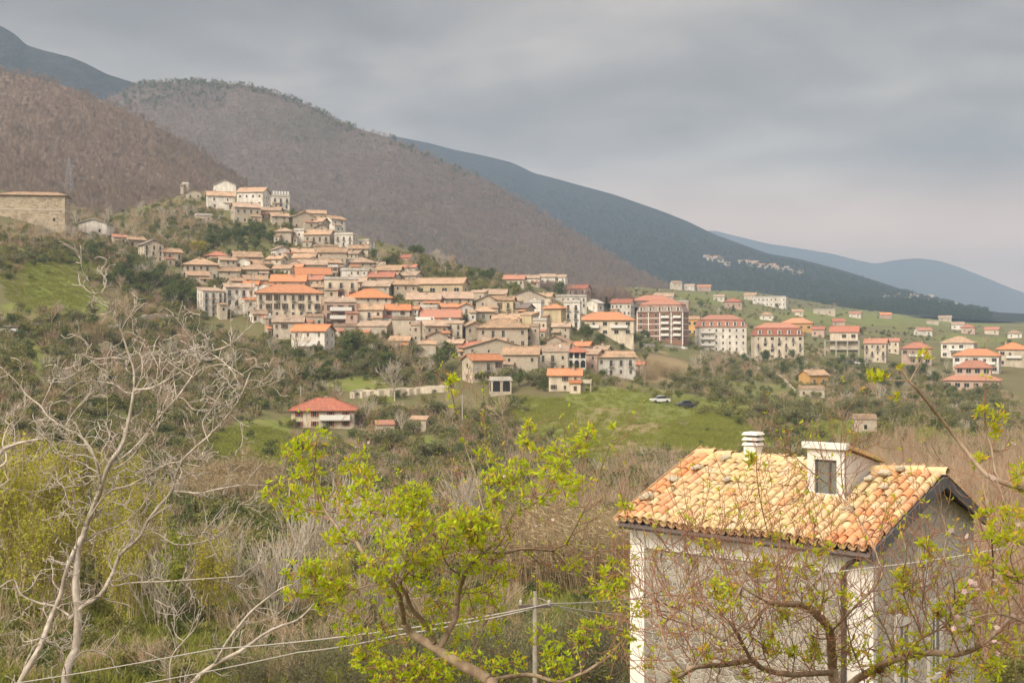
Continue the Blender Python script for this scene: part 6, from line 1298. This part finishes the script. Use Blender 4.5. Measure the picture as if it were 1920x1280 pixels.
for pts, a, c in [
    ([(587, 900), (592, 848), (594, 815)], 5, 2), ([(587, 900), (575, 880), (565, 862), (552, 840)], 4, 2), ([(612, 960), (590, 958), (567, 957), (542, 945), (502, 917)], 6, 3), ([(605, 945), (627, 920), (642, 885), (646, 876)], 4, 2),
    ([(667, 1015), (670, 1005), (676, 975), (680, 952), (682, 930)], 5, 2), ([(668, 1012), (655, 975), (652, 950), (642, 925), (640, 915)], 4, 2), ([(757, 1005), (740, 990), (722, 977), (705, 952), (690, 915), (685, 902), (672, 867), (665, 845)], 6, 2),
    ([(759, 1004), (772, 980), (777, 942), (782, 915), (784, 905)], 6, 2), ([(740, 990), (715, 985), (690, 980)], 3, 2), ([(759, 1040), (790, 1010), (810, 980), (815, 970)], 4, 2), ([(857, 1132), (830, 1128), (800, 1125)], 5, 3), ([(870, 1080), (845, 1065), (830, 1040), (828, 1020)], 6, 2),
    ([(830, 1040), (845, 1000), (862, 985), (865, 965)], 5, 2), ([(1037, 1032), (1062, 1020), (1100, 1024), (1137, 1037), (1175, 1055)], 6, 3), ([(1037, 1032), (1042, 1037), (1082, 1072), (1122, 1095), (1145, 1115), (1175, 1140)], 7, 3), ([(907, 1034), (925, 1022), (940, 1020), (955, 1005), (949, 990)], 9, 5),
    ([(949, 990), (940, 950), (925, 902), (911, 853), (909, 788), (905, 702)], 5, 2), ([(935, 1010), (915, 975), (901, 937), (890, 886), (876, 848), (860, 794), (848, 740), (843, 712)], 5, 2), ([(949, 988), (963, 951), (960, 886), (962, 850)], 4, 2), ([(965, 960), (976, 951), (976, 870), (985, 830), (993, 794)], 4, 2),
    ([(949, 985), (960, 967), (979, 956), (1012, 937), (1022, 924), (1044, 886), (1066, 853), (1096, 826), (1105, 815)], 6, 2), ([(1012, 937), (1060, 953), (1093, 924), (1112, 905)], 4, 2), ([(1062, 1020), (1080, 985), (1112, 924), (1125, 886), (1136, 853), (1150, 821), (1151, 796)], 5, 2),
    ([(1022, 924), (1040, 900), (1050, 840), (1054, 815)], 3, 2), ([(982, 1029), (1000, 1045), (1030, 1062), (1060, 1065), (1090, 1060)], 4, 2), ([(875, 1250), (890, 1215), (905, 1180), (908, 1140)], 6, 2), ([(840, 1230), (800, 1240), (770, 1262), (740, 1285)], 7, 3), ([(1000, 1045), (1030, 1080), (1045, 1110)], 4, 2),
    ([(742, 1100), (700, 1095), (660, 1105), (620, 1090), (590, 1075), (562, 1065)], 6, 2), ([(660, 1105), (635, 1120), (600, 1115), (560, 1115)], 4, 2), ([(775, 1190), (740, 1200), (710, 1215), (690, 1230)], 6, 3), ([(775, 1190), (750, 1230), (740, 1265)], 5, 3), ([(860, 1110), (890, 1110), (920, 1095), (935, 1060)], 5, 2),
    ([(917, 1276), (962, 1267), (1000, 1265), (1047, 1277), (1090, 1262), (1125, 1242), (1150, 1222), (1175, 1190), (1190, 1170)], 16, 5), ([(757, 1060), (780, 1050), (800, 1030), (802, 1015)], 4, 2), ([(907, 1034), (890, 1000), (880, 970), (872, 945)], 5, 2), ([(1090, 1262), (1085, 1230), (1075, 1200)], 4, 2)]:
    T.limb(pts, a, c, 6, .06)
# leaf sprays: (px, py, radius px, rosettes)
SPR = [(592, 835, 26, 9), (560, 850, 26, 10), (575, 905, 30, 12), (597, 935, 24, 8), (520, 925, 26, 9), (550, 945, 28, 9), (575, 955, 24, 7), (672, 870, 24, 9), (682, 900, 20, 7), (685, 935, 30, 12), (695, 960, 26, 8), (645, 935, 18, 5), (650, 970, 16, 4), (625, 1010, 16, 5), (650, 1020, 26, 9),
       (782, 925, 26, 10), (745, 945, 24, 9), (755, 960, 26, 9), (790, 940, 20, 6), (775, 975, 24, 8), (800, 985, 22, 8), (735, 1010, 30, 10), (760, 1030, 34, 14), (720, 1045, 34, 14), (700, 1060, 26, 8), (790, 1035, 26, 10), (740, 1075, 30, 12), (775, 1080, 30, 10), (705, 1090, 24, 7), (800, 1065, 26, 9), (830, 1030, 22, 7),
       (865, 975, 30, 13), (850, 990, 26, 9), (885, 990, 26, 10), (905, 970, 24, 8), (900, 1005, 26, 9), (915, 985, 20, 6), (880, 1030, 22, 6), (925, 1050, 22, 7), (945, 1080, 20, 6), (975, 880, 18, 7), (960, 905, 20, 7), (985, 830, 12, 4), (993, 800, 10, 3), (1045, 850, 18, 6), (1050, 880, 22, 8), (1035, 905, 22, 7), (1060, 930, 22, 6),
       (1100, 822, 20, 8), (1085, 840, 18, 6), (1020, 880, 14, 4), (940, 905, 20, 7), (925, 940, 20, 7), (910, 900, 14, 4), (562, 1075, 26, 8), (590, 1085, 26, 9), (620, 1085, 26, 9), (640, 1105, 22, 6), (555, 1110, 20, 5), (690, 1210, 26, 8), (685, 1235, 26, 8), (740, 1270, 34, 16), (780, 1255, 36, 18), (800, 1270, 30, 12), (900, 1255, 26, 8),
       (820, 1130, 22, 6), (800, 1110, 22, 6), (850, 1100, 20, 5), (920, 1110, 26, 8), (915, 1130, 24, 6), (1155, 1080, 30, 14), (1150, 1100, 22, 8), (1080, 1060, 16, 4), (1020, 1110, 18, 4), (1040, 1225, 22, 7), (1045, 1250, 24, 9), (1100, 1190, 22, 7), (1085, 1200, 18, 5), (845, 715, 10, 3), (850, 735, 6, 1), (905, 850, 10, 2), (640, 880, 8, 2), (1150, 800, 5, 1), (815, 1170, 20, 5), (870, 1200, 18, 3), (880, 1060, 20, 6), (660, 1150, 22, 5), (730, 1120, 26, 6), (765, 1110, 26, 6), (1175, 945, 14, 4), (700, 1250, 26, 8), (650, 1190, 22, 6), (820, 1265, 30, 10), (860, 1240, 24, 6), (960, 1240, 22, 6), (930, 1190, 20, 5), (1010, 1190, 20, 5), (880, 1150, 22, 6), (610, 1130, 20, 5), (590, 1060, 20, 6), (1000, 930, 20, 6), (1080, 900, 18, 5), (930, 870, 14, 4), (1010, 850, 14, 4), (1130, 1180, 20, 5), (720, 1170, 20, 5), (1120, 1110, 20, 5)]
for px, py, rp_, n in SPR:
    rp_ *= 1.15; n *= 1.6 if 700 < px < 830 and 1000 < py < 1120 else 2.7
    for k in range(int(n)):
        a = T.g.random() * 6.283; q = math.sqrt(T.g.random()) * rp_; x, y = px + math.cos(a) * q, py + math.sin(a) * q
        d = T.dep(px, py) + T.g.normal() * rp_ * T.d / F * .7; c = np.array(P(x, y, d) - T.base)
        T.rosette(c, np.array([math.cos(a) * .3, 0, .8]), int(T.g.integers(5, 9)), .037)
        c2 = np.array(P(px, py, T.dep(px, py)) - T.base)
        if T.g.random() < .5: T.tw.twig(c2, c, .0022, .0012)
ends = T.twigs(.11, .16, .0035, 1, (1, 3), .25, .5, .8, .15, rmin=.0013, only=lambda i: i >= 1)
for li, (q_, rad_) in enumerate(T.limbs):
    if li < nmain: continue
    for i_ in range(2, len(q_) - 1):
        if T.g.random() < .42: T.rosette(np.array(q_[i_]) + T.g.normal(size=3) * .012, np.array((q_[i_ + 1] - q_[i_]).normalized()), int(T.g.integers(3, 7)), .032)
for pl, dl in ends:
    if T.g.random() < .30: T.rosette(pl[-1], dl[-1], int(T.g.integers(2, 5)), .026)
    elif T.g.random() < .10: T.flower(pl[T.g.integers(1, len(pl))], .011)
T.build(m_pbark, m_ptwig, m_pleaf, m_petal)
# --- old twisted fruit tree on the right, in front of the stone house
gb = ground(1560, 6.6)
T = Tree('old_fruit_tree', 'gnarled fruit tree with tangled reddish twigs in front of stone house', 6.3, 57, gb, zs=.28, wf=.6)
T.limb([(1600, 1620), (1590, 1450), (1575, 1330), (1562, 1260), (1560, 1230), (1557, 1185), (1535, 1155), (1510, 1135), (1472, 1132), (1440, 1128)], 46, 16, 10, .10)
T.limb([(1562, 1260), (1522, 1262), (1485, 1264), (1447, 1258), (1422, 1248), (1410, 1238), (1360, 1245), (1300, 1250), (1285, 1260), (1255, 1275)], 20, 12, 8, .08)
T.limb([(1570, 1300), (1620, 1265), (1680, 1235), (1740, 1222), (1800, 1225), (1850, 1200), (1900, 1150)], 30, 12, 8, .10)
for pts, a, c in [
    ([(1410, 1240), (1375, 1175), (1350, 1155), (1322, 1132), (1300, 1105), (1285, 1070), (1262, 1040), (1240, 1012)], 12, 3), ([(1360, 1200), (1300, 1170), (1262, 1150), (1232, 1122), (1210, 1110), (1185, 1090), (1150, 1060)], 10, 4), ([(1285, 1260), (1250, 1215), (1235, 1160), (1225, 1120), (1215, 1085), (1195, 1050)], 8, 3),
    ([(1440, 1128), (1400, 1105), (1370, 1075), (1345, 1050), (1310, 1025), (1280, 1000)], 8, 2), ([(1350, 1155), (1380, 1120), (1395, 1085), (1400, 1050), (1405, 1010), (1425, 970)], 7, 2), ([(1472, 1132), (1465, 1100), (1460, 1060), (1462, 1020), (1465, 980)], 8, 3), ([(1465, 1090), (1450, 1045), (1440, 1000), (1428, 950), (1420, 900), (1418, 860)], 5, 2),
    ([(1300, 1248), (1330, 1215), (1370, 1190), (1420, 1150), (1450, 1120), (1475, 1090)], 6, 3), ([(1375, 1175), (1420, 1200), (1440, 1225)], 6, 4), ([(1232, 1122), (1245, 1080), (1240, 1040), (1275, 1010), (1300, 990)], 5, 2), ([(1262, 1150), (1280, 1110), (1300, 1060), (1320, 1030), (1345, 1000), (1350, 960)], 5, 2),
    ([(1535, 1155), (1545, 1110), (1540, 1060), (1560, 1020), (1575, 980)], 7, 2), ([(1557, 1185), (1600, 1140), (1640, 1100), (1655, 1070), (1647, 1051), (1635, 1015), (1618, 986), (1601, 957), (1582, 924), (1577, 871), (1577, 811)], 9, 2), ([(1601, 957), (1587, 943), (1561, 914), (1532, 893), (1496, 861), (1475, 840)], 5, 2),
    ([(1300, 1248), (1290, 1200), (1300, 1150), (1305, 1110), (1330, 1080)], 5, 2), ([(1447, 1258), (1430, 1215), (1445, 1180), (1450, 1150)], 5, 2), ([(1522, 1262), (1530, 1220), (1520, 1180), (1524, 1150)], 4, 2), ([(1620, 1265), (1600, 1220), (1590, 1180), (1580, 1140), (1570, 1100)], 6, 2), ([(1680, 1235), (1660, 1180), (1640, 1150), (1625, 1120), (1600, 1090)], 6, 2),
    ([(1740, 1222), (1720, 1170), (1700, 1130), (1690, 1090), (1700, 1040), (1690, 1000)], 6, 2), ([(1800, 1225), (1780, 1170), (1790, 1120), (1785, 1080), (1770, 1040), (1775, 1000), (1765, 960)], 6, 2), ([(1680, 1235), (1720, 1200), (1760, 1180), (1800, 1150), (1840, 1140)], 7, 3), ([(1850, 1200), (1850, 1150), (1862, 1084), (1860, 1020), (1855, 972), (1846, 924), (1841, 895)], 7, 3),
    ([(1750, 1185), (1730, 1140), (1735, 1090), (1740, 1060)], 4, 2), ([(1420, 1150), (1430, 1100), (1440, 1070)], 4, 2), ([(1345, 1050), (1340, 1020), (1330, 990)], 3, 2), ([(1262, 1040), (1220, 1030), (1190, 1000), (1180, 980)], 3, 2), ([(1210, 1110), (1190, 1140), (1180, 1180), (1165, 1220)], 4, 2),
    ([(1360, 1245), (1350, 1210), (1330, 1180), (1310, 1165)], 4, 2), ([(1485, 1264), (1490, 1220), (1480, 1190)], 4, 2), ([(1250, 1215), (1220, 1200), (1200, 1180)], 4, 2), ([(1255, 1275), (1230, 1290), (1200, 1300)], 8, 6), ([(1510, 1135), (1490, 1100), (1500, 1060), (1490, 1020)], 5, 2)]:
    T.limb(pts, a, c, 6, .08)
ends = T.twigs(.052, .20, .0035, 1, (2, 3), .28, .45, .9, .1, rmin=.0015, segs=4)
for pl, dl in ends:
    q = T.g.random()
    if q < .32: T.rosette(pl[-1], dl[-1], int(T.g.integers(3, 6)), .026)
    elif q < .155: T.flower(pl[T.g.integers(1, len(pl))], .011)
for px, py, rp_, n in [(1450, 1055, 22, 6), (1420, 1065, 20, 5), (1510, 1060, 24, 6), (1540, 1030, 16, 4), (1450, 1005, 12, 4), (1330, 1028, 14, 4), (1410, 860, 14, 4), (1340, 1105, 18, 5), (1368, 1100, 14, 4), (1360, 1130, 20, 5), (1470, 1155, 12, 4), (1450, 1190, 16, 4), (1440, 1220, 20, 5), (1490, 1225, 14, 4), (1525, 1210, 14, 5), (1530, 1235, 18, 5), (1585, 1120, 16, 5), (1530, 1122, 20, 6), (1590, 1220, 26, 7), (1650, 1260, 26, 8), (1700, 1235, 34, 14), (1720, 1210, 28, 10), (1690, 1140, 20, 6), (1700, 1100, 22, 7), (1695, 1080, 16, 5), (1740, 1030, 20, 6), (1760, 1150, 26, 8), (1800, 1120, 30, 9), (1780, 1260, 40, 14), (1850, 1250, 36, 12), (1820, 1180, 30, 8), (1890, 1200, 30, 9), (1630, 1215, 24, 6), (1200, 1150, 14, 4), (1185, 1190, 12, 3), (1320, 1230, 14, 4), (1215, 1250, 12, 3), (1270, 1270, 12, 3), (1400, 1270, 14, 3)]:
    for k in range(int(n * 2.6)):
        a = T.g.random() * 6.283; q = math.sqrt(T.g.random()) * rp_; x, y = px + math.cos(a) * q, py + math.sin(a) * q; d = T.dep(px, py) + T.g.normal() * rp_ * T.d / F * .7; c = np.array(P(x, y, d) - T.base)
        T.rosette(c, np.array([math.cos(a) * .3, 0, .8]), int(T.g.integers(4, 8)), .034)
        T.tw.twig(np.array(P(px, py, T.dep(px, py)) - T.base), c, .0022, .0012)
T.build(m_pbark, m_ptwig, m_pleaf2, m_petal)
# --- branch reaching in from the right edge
gb = ground(2050, 5.0)
T = Tree('blossoming_tree', 'budding tree with pink blossoms reaching in from the right edge', 4.9, 61, gb, zs=.15, wf=.6)
T.limb([(2150, 1900), (2120, 1500), (2080, 1200), (2020, 1020), (1960, 940), (1920, 915)], 60, 18, 8, .04)
T.limb([(1920, 915), (1870, 900), (1840, 880), (1800, 830), (1760, 780), (1720, 730), (1705, 715), (1690, 692)], 18, 6, 8, .04)
for pts, a, c in [([(1705, 718), (1714, 700), (1722, 685), (1733, 668)], 5, 2), ([(1703, 714), (1680, 713), (1660, 712), (1638, 708)], 5, 2), ([(1725, 735), (1695, 735), (1678, 728)], 4, 2), ([(1735, 752), (1700, 748), (1675, 735)], 3, 2), ([(1890, 905), (1868, 889), (1859, 840), (1849, 808), (1846, 769)], 10, 6),
    ([(1868, 898), (1880, 930), (1890, 970), (1880, 1010)], 6, 2), ([(2020, 1020), (1960, 1030), (1900, 1010), (1870, 960)], 9, 3), ([(2050, 1100), (1980, 1110), (1910, 1090), (1860, 1060), (1830, 1030)], 12, 3), ([(2080, 1200), (2000, 1200), (1930, 1170), (1870, 1150), (1820, 1160)], 14, 4), ([(1910, 1090), (1895, 1050), (1900, 1020)], 4, 2), ([(1840, 880), (1842, 860), (1838, 850)], 4, 2), ([(1930, 1170), (1900, 1120), (1870, 1100)], 5, 2), ([(2020, 1020), (1950, 980), (1910, 960), (1890, 985)], 6, 2)]: T.limb(pts, a, c, 6, .05)
ends = T.twigs(.09, .13, .003, 1, (1, 3), .25, .4, .8, .3, rmin=.0012, only=lambda i: i >= 6)
for pl, dl in ends:
    q = T.g.random()
    if q < .22: T.rosette(pl[-1], dl[-1], int(T.g.integers(3, 6)), .026)
    elif q < .36: T.flower(pl[T.g.integers(1, len(pl))], .012)
for px, py, rp_, n in [(1733, 668, 9, 3), (1638, 708, 10, 4), (1655, 706, 8, 3), (1678, 738, 7, 2), (1838, 862, 12, 4), (1840, 775, 12, 4), (1870, 790, 16, 5), (1865, 815, 12, 3), (1910, 880, 16, 5), (1900, 960, 24, 10), (1870, 1000, 26, 10), (1895, 1010, 26, 9), (1850, 975, 18, 5), (1900, 1090, 24, 7), (1880, 1060, 22, 6), (1840, 1050, 18, 5), (1690, 690, 4, 1), (1905, 910, 14, 4), (1870, 1120, 22, 6)]:
    for k in range(int(n * 2.4)):
        a = T.g.random() * 6.283; q = math.sqrt(T.g.random()) * rp_; x, y = px + math.cos(a) * q, py + math.sin(a) * q; d = T.dep(px, py) + T.g.normal() * rp_ * T.d / F * .7
        T.rosette(np.array(P(x, y, d) - T.base), np.array([math.cos(a) * .3, 0, .8]), int(T.g.integers(4, 8)), .028)
for k in range(34):
    px, py = T.g.uniform(1780, 1920), T.g.uniform(980, 1180); T.flower(np.array(P(px, py, T.dep(px, py)) - T.base), .013)
T.build(m_pbark, m_ptwig, m_pleaf2, m_petal)
# ---------------------------------------------------------------- walls, poles, cars, pylon, far villages
def hill_point(hl, px, py):
    pxs, tt, Vv = hl; k = tt <= 1.0; i = int(np.clip(np.searchsorted(pxs, px), 1, len(pxs) - 1)); c = Vv[i][k]; pp = np.minimum.accumulate(HZ - (c[:, 2] - CZ) / c[:, 1] * F)
    j = int(np.clip(np.searchsorted(-pp, -py), 1, len(c) - 1)); f = np.clip((pp[j - 1] - py) / max(pp[j - 1] - pp[j], 1e-6), 0, 1); return Vector(c[j - 1] * (1 - f) + c[j] * f)
# small far houses: one mesh each, a wall block and a pitched roof
def far_house(p, w, h, wc, rc, rz, label, group):
    r_ = empty('far_house', p, rz); tag(r_, label, 'house', group); dp = w * .7
    b = MB().poly([(-w / 2, -dp / 2, -3), (w / 2, -dp / 2, -3), (w / 2, dp / 2, -3), (-w / 2, dp / 2, -3), (-w / 2, -dp / 2, h), (w / 2, -dp / 2, h), (w / 2, dp / 2, h), (-w / 2, dp / 2, h), (-w / 2, 0, h + dp * .2), (w / 2, 0, h + dp * .2)], [(0, 1, 5, 4), (2, 3, 7, 6), (1, 2, 6, 9, 5), (3, 0, 4, 8, 7)])
    b.build('wall', WALL[wc], r_); gable_roof(w, dp, dp * .2, .4, .2, 'x').build('roof', ROOF[rc], r_, (0, 0, h + .05))
    for i in range(3): obj('window', WIN['p'], r_, (-w * .3 + w * .3 * i, -dp / 2, h * .45))
fr = random.Random(3)
for x0, x1, ya, yb_, n, lab, grp in [(1316, 1362, 483, 497, 7, 'whitish house of the upper far hamlet on the blue mountain', 'houses of the upper far hamlet'), (1380, 1502, 490, 514, 20, 'whitish house of the long far village on the blue mountain', 'houses of the long far village'), (1648, 1786, 552, 570, 16, 'tiny white house of the farthest village at mountain foot', 'houses of the farthest village')]:
    for i in range(n):
        f = (i + fr.random()) / n; px = x0 + (x1 - x0) * f; py = ya + (yb_ - ya) * f + fr.uniform(-5, 5); p = hill_point(A, px, py); sc = p.y / F
        far_house(p, fr.uniform(7, 13) * sc, fr.uniform(3.5, 6) * sc, fr.choice('WWWC'), fr.choice('pptw' if 0 else 'ppto'), fr.uniform(-.5, .5), lab, grp)
# pale terrace wall below the village
def ground_wall(name, label, pts, h, th, m, cap=None):
    """wall following the ground through photo points (column, row of its foot)"""
    P3 = []
    for i in range(len(pts) - 1):
        (a, c), (e, f) = pts[i], pts[i + 1]
        for k in range(6): P3.append((a + (e - a) * k / 6, c + (f - c) * k / 6))
    P3.append(pts[-1]); W3 = []
    for px, py in P3: d = depth_at(px, py); q = ground(px, d); W3.append(q)
    v = []; f_ = []
    for i, q in enumerate(W3):
        tdir = (W3[min(i + 1, len(W3) - 1)] - W3[max(i - 1, 0)]); tdir.z = 0; tdir.normalize(); nrm = Vector((-tdir.y, tdir.x, 0))
        for s_, zz_ in ((-.5, -.8), (.5, -.8), (.5, h), (-.5, h)): v.append(q + nrm * th * s_ + Vector((0, 0, zz_)))
    for i in range(len(W3) - 1):
        b = i * 4
        for k in range(4): f_.append((b + k, b + (k + 1) % 4, b + 4 + (k + 1) % 4, b + 4 + k))
    f_ += [(3, 2, 1, 0), tuple(len(v) - 4 + k for k in range(4))]
    tag(obj(name, mesh(name, v, f_, m)), label, 'wall'); return W3
ground_wall('terrace_wall', 'long pale stone terrace wall behind the big leafless tree', [(656, 747), (700, 745), (760, 741), (800, 738), (840, 735)], 1.3, .5, WALL['C'])
ground_wall('upper_terrace_wall', 'second pale stone wall just above the long terrace wall', [(660, 739), (720, 737), (790, 733), (838, 728)], .8, .4, WALL['C'])
ground_wall('road_wall', 'low pale roadside wall on the left slope', [(135, 622), (180, 620), (225, 616)], .8, .3, WALL['W'])
ground_wall('bend_wall', 'curved grey retaining wall at the bend of the left road', [(245, 612), (270, 600), (300, 596), (330, 600)], 1.0, .4, WALL['B'])
ground_wall('garden_wall', 'pale garden wall below the brown brick hotel', [(1208, 650), (1250, 650), (1290, 655)], .9, .3, WALL['W'])
ground_wall('field_wall', 'curved pale wall beside the small ochre house', [(1418, 690), (1450, 700), (1475, 718), (1492, 738)], .8, .3, WALL['T'])
# road on the left slope
m_road = flat('asphalt', (0.16, 0.155, 0.15), .9, .2, 2); rv = []; rf = []
for i, px in enumerate(range(-120, 341, 20)):
    py = 628 - 0.05 * px if px < 230 else 616 - (px - 230) * .12
    d = depth_at(px, py)
    for k, dd in enumerate((-2.2, 2.2)): q = ground(px, d); rv.append((q.x, q.y + dd, q.z + .12 + .02 * k))
    if i: rf.append((2 * i - 2, 2 * i, 2 * i + 1, 2 * i - 1))
tag(obj('road', mesh('road', rv, rf, m_road)), kind='structure')
# cars
m_cglass = flat('car_glass', (.03, .035, .04), .15, .1, 2, .6); m_tyre = flat('tyre_rubber', (.03, .03, .03))
def car(px, py, paint, rz, label, d=None):
    d = d or depth_at(px, py); q = ground(px, d); r_ = empty('parked_car', q + Vector((0, 0, .05)), rz); tag(r_, label, 'car')
    pr = [(-2.0, .35), (-2.0, .75), (-1.9, .85), (-1.0, .92), (1.35, .95), (1.95, .85), (2.0, .45), (1.95, .35)]
    n = len(pr); MB().poly([(x, -.82, z) for x, z in pr] + [(x, .82, z) for x, z in pr], [tuple(range(n)), tuple(reversed(range(n, 2 * n)))] + [(i, n + i, n + (i + 1) % n, (i + 1) % n) for i in range(n)]).build('body', paint, r_)
    c = [(-.95, .92), (-.35, 1.42), (.85, 1.45), (1.4, .95)]; n = 4
    cab = MB().poly([(x, -.72, z) for x, z in c] + [(x, .72, z) for x, z in c], [(0, 1, 2, 3), (7, 6, 5, 4)] + [(i, n + i, n + (i + 1) % n, (i + 1) % n) for i in (0, 2, 3)], 0).build('windows', m_cglass, r_)
    MB().box(-.37, .87, -.7, .7, 1.43, 1.49).build('roof', paint, r_)
    for x in (-1.3, 1.25):
        for y in (-.78, .78): MB().tube([(x, y - .1, .32), (x, y + .1, .32)], .32, 10).build('wheel', m_tyre, r_)
paintw = flat('white_car_paint', (.72, .72, .72), .3, .05, 1, .5); paintg = flat('grey_car_paint', (.30, .32, .36), .3, .05, 1, .5); paintd = flat('dark_car_paint', (.06, .06, .07), .3, .05, 1, .5)
car(1237, 756, paintw, .3, 'white car parked on the green bank'); car(1284, 765, paintd, .2, 'dark car with white bonnet on the green bank'); car(68, 624, paintg, .1, 'grey car on the road across the left slope'); car(12, 626, paintw, .1, 'white car on the road at the left edge'); car(1592, 683, paintg, .2, 'grey car parked left of the cream three-storey house'); car(1612, 684, paintw, .1, 'white car parked beside the cream three-storey house')
# utility poles
def pole(px, yt, yb_, label, arm=False):
    d = depth_at(px, yb_); q = ground(px, d); h = (yb_ - yt) * d / F; r_ = empty('utility_pole', q); tag(r_, label, 'pole')
    MB().tube([(0, 0, -1), (0, 0, h)], [.16, .10], 8).build('post', m_slab, r_)
    MB().box(-.7, .7, -.06, .06, h - .5, h - .4).build('crossarm', m_slab, r_)
for a in [(555, 690, 716, 'upper of two poles above the pink farmhouse'), (564, 725, 756, 'lower of two poles above the pink farmhouse'), (867, 740, 800, 'pale pole on the slope below the terrace wall'), (1314, 656, 690, 'pole below the white hotel'), (1421, 655, 690, 'pole before the beige hotel'), (141, 396, 428, 'pole right of the huge stone building'), (835, 500, 520, 'mast on the hillside above the yellow church')]: pole(*a)
# lattice pylon
pp_ = hill_point(E, 124, 372); hh = 78 * pp_.y / F; py_r = empty('lattice_pylon', pp_ + Vector((0, 0, -.5))); tag(py_r, 'grey lattice pylon behind the huge stone building', 'pylon')
m_steel = flat('galvanised_steel', (.30, .30, .31), .6, .1); mb = MB(); cross = MB(); nb = 9
cor = lambda z: 1.5 * (1 - z / hh) + .25
for sx in (-1, 1):
    for sy in (-1, 1): MB().tube([(sx * cor(0), sy * cor(0), 0), (sx * cor(hh), sy * cor(hh), hh)], .09, 4).build('leg', m_steel, py_r)
for i in range(nb):
    z0, z1 = hh * i / nb, hh * (i + 1) / nb
    for a, c in (((-1, -1), (1, -1)), ((1, -1), (1, 1)), ((1, 1), (-1, 1)), ((-1, 1), (-1, -1))):
        cross.tube([(a[0] * cor(z0), a[1] * cor(z0), z0), (c[0] * cor(z1), c[1] * cor(z1), z1)], .05, 3); cross.tube([(c[0] * cor(z0), c[1] * cor(z0), z0), (a[0] * cor(z1), a[1] * cor(z1), z1)], .05, 3)
cross.build('bracing', m_steel, py_r)
for z in (hh * .8, hh * .92): MB().box(-2.2, 2.2, -.08, .08, z, z + .12).build('crossarm', m_steel, py_r)
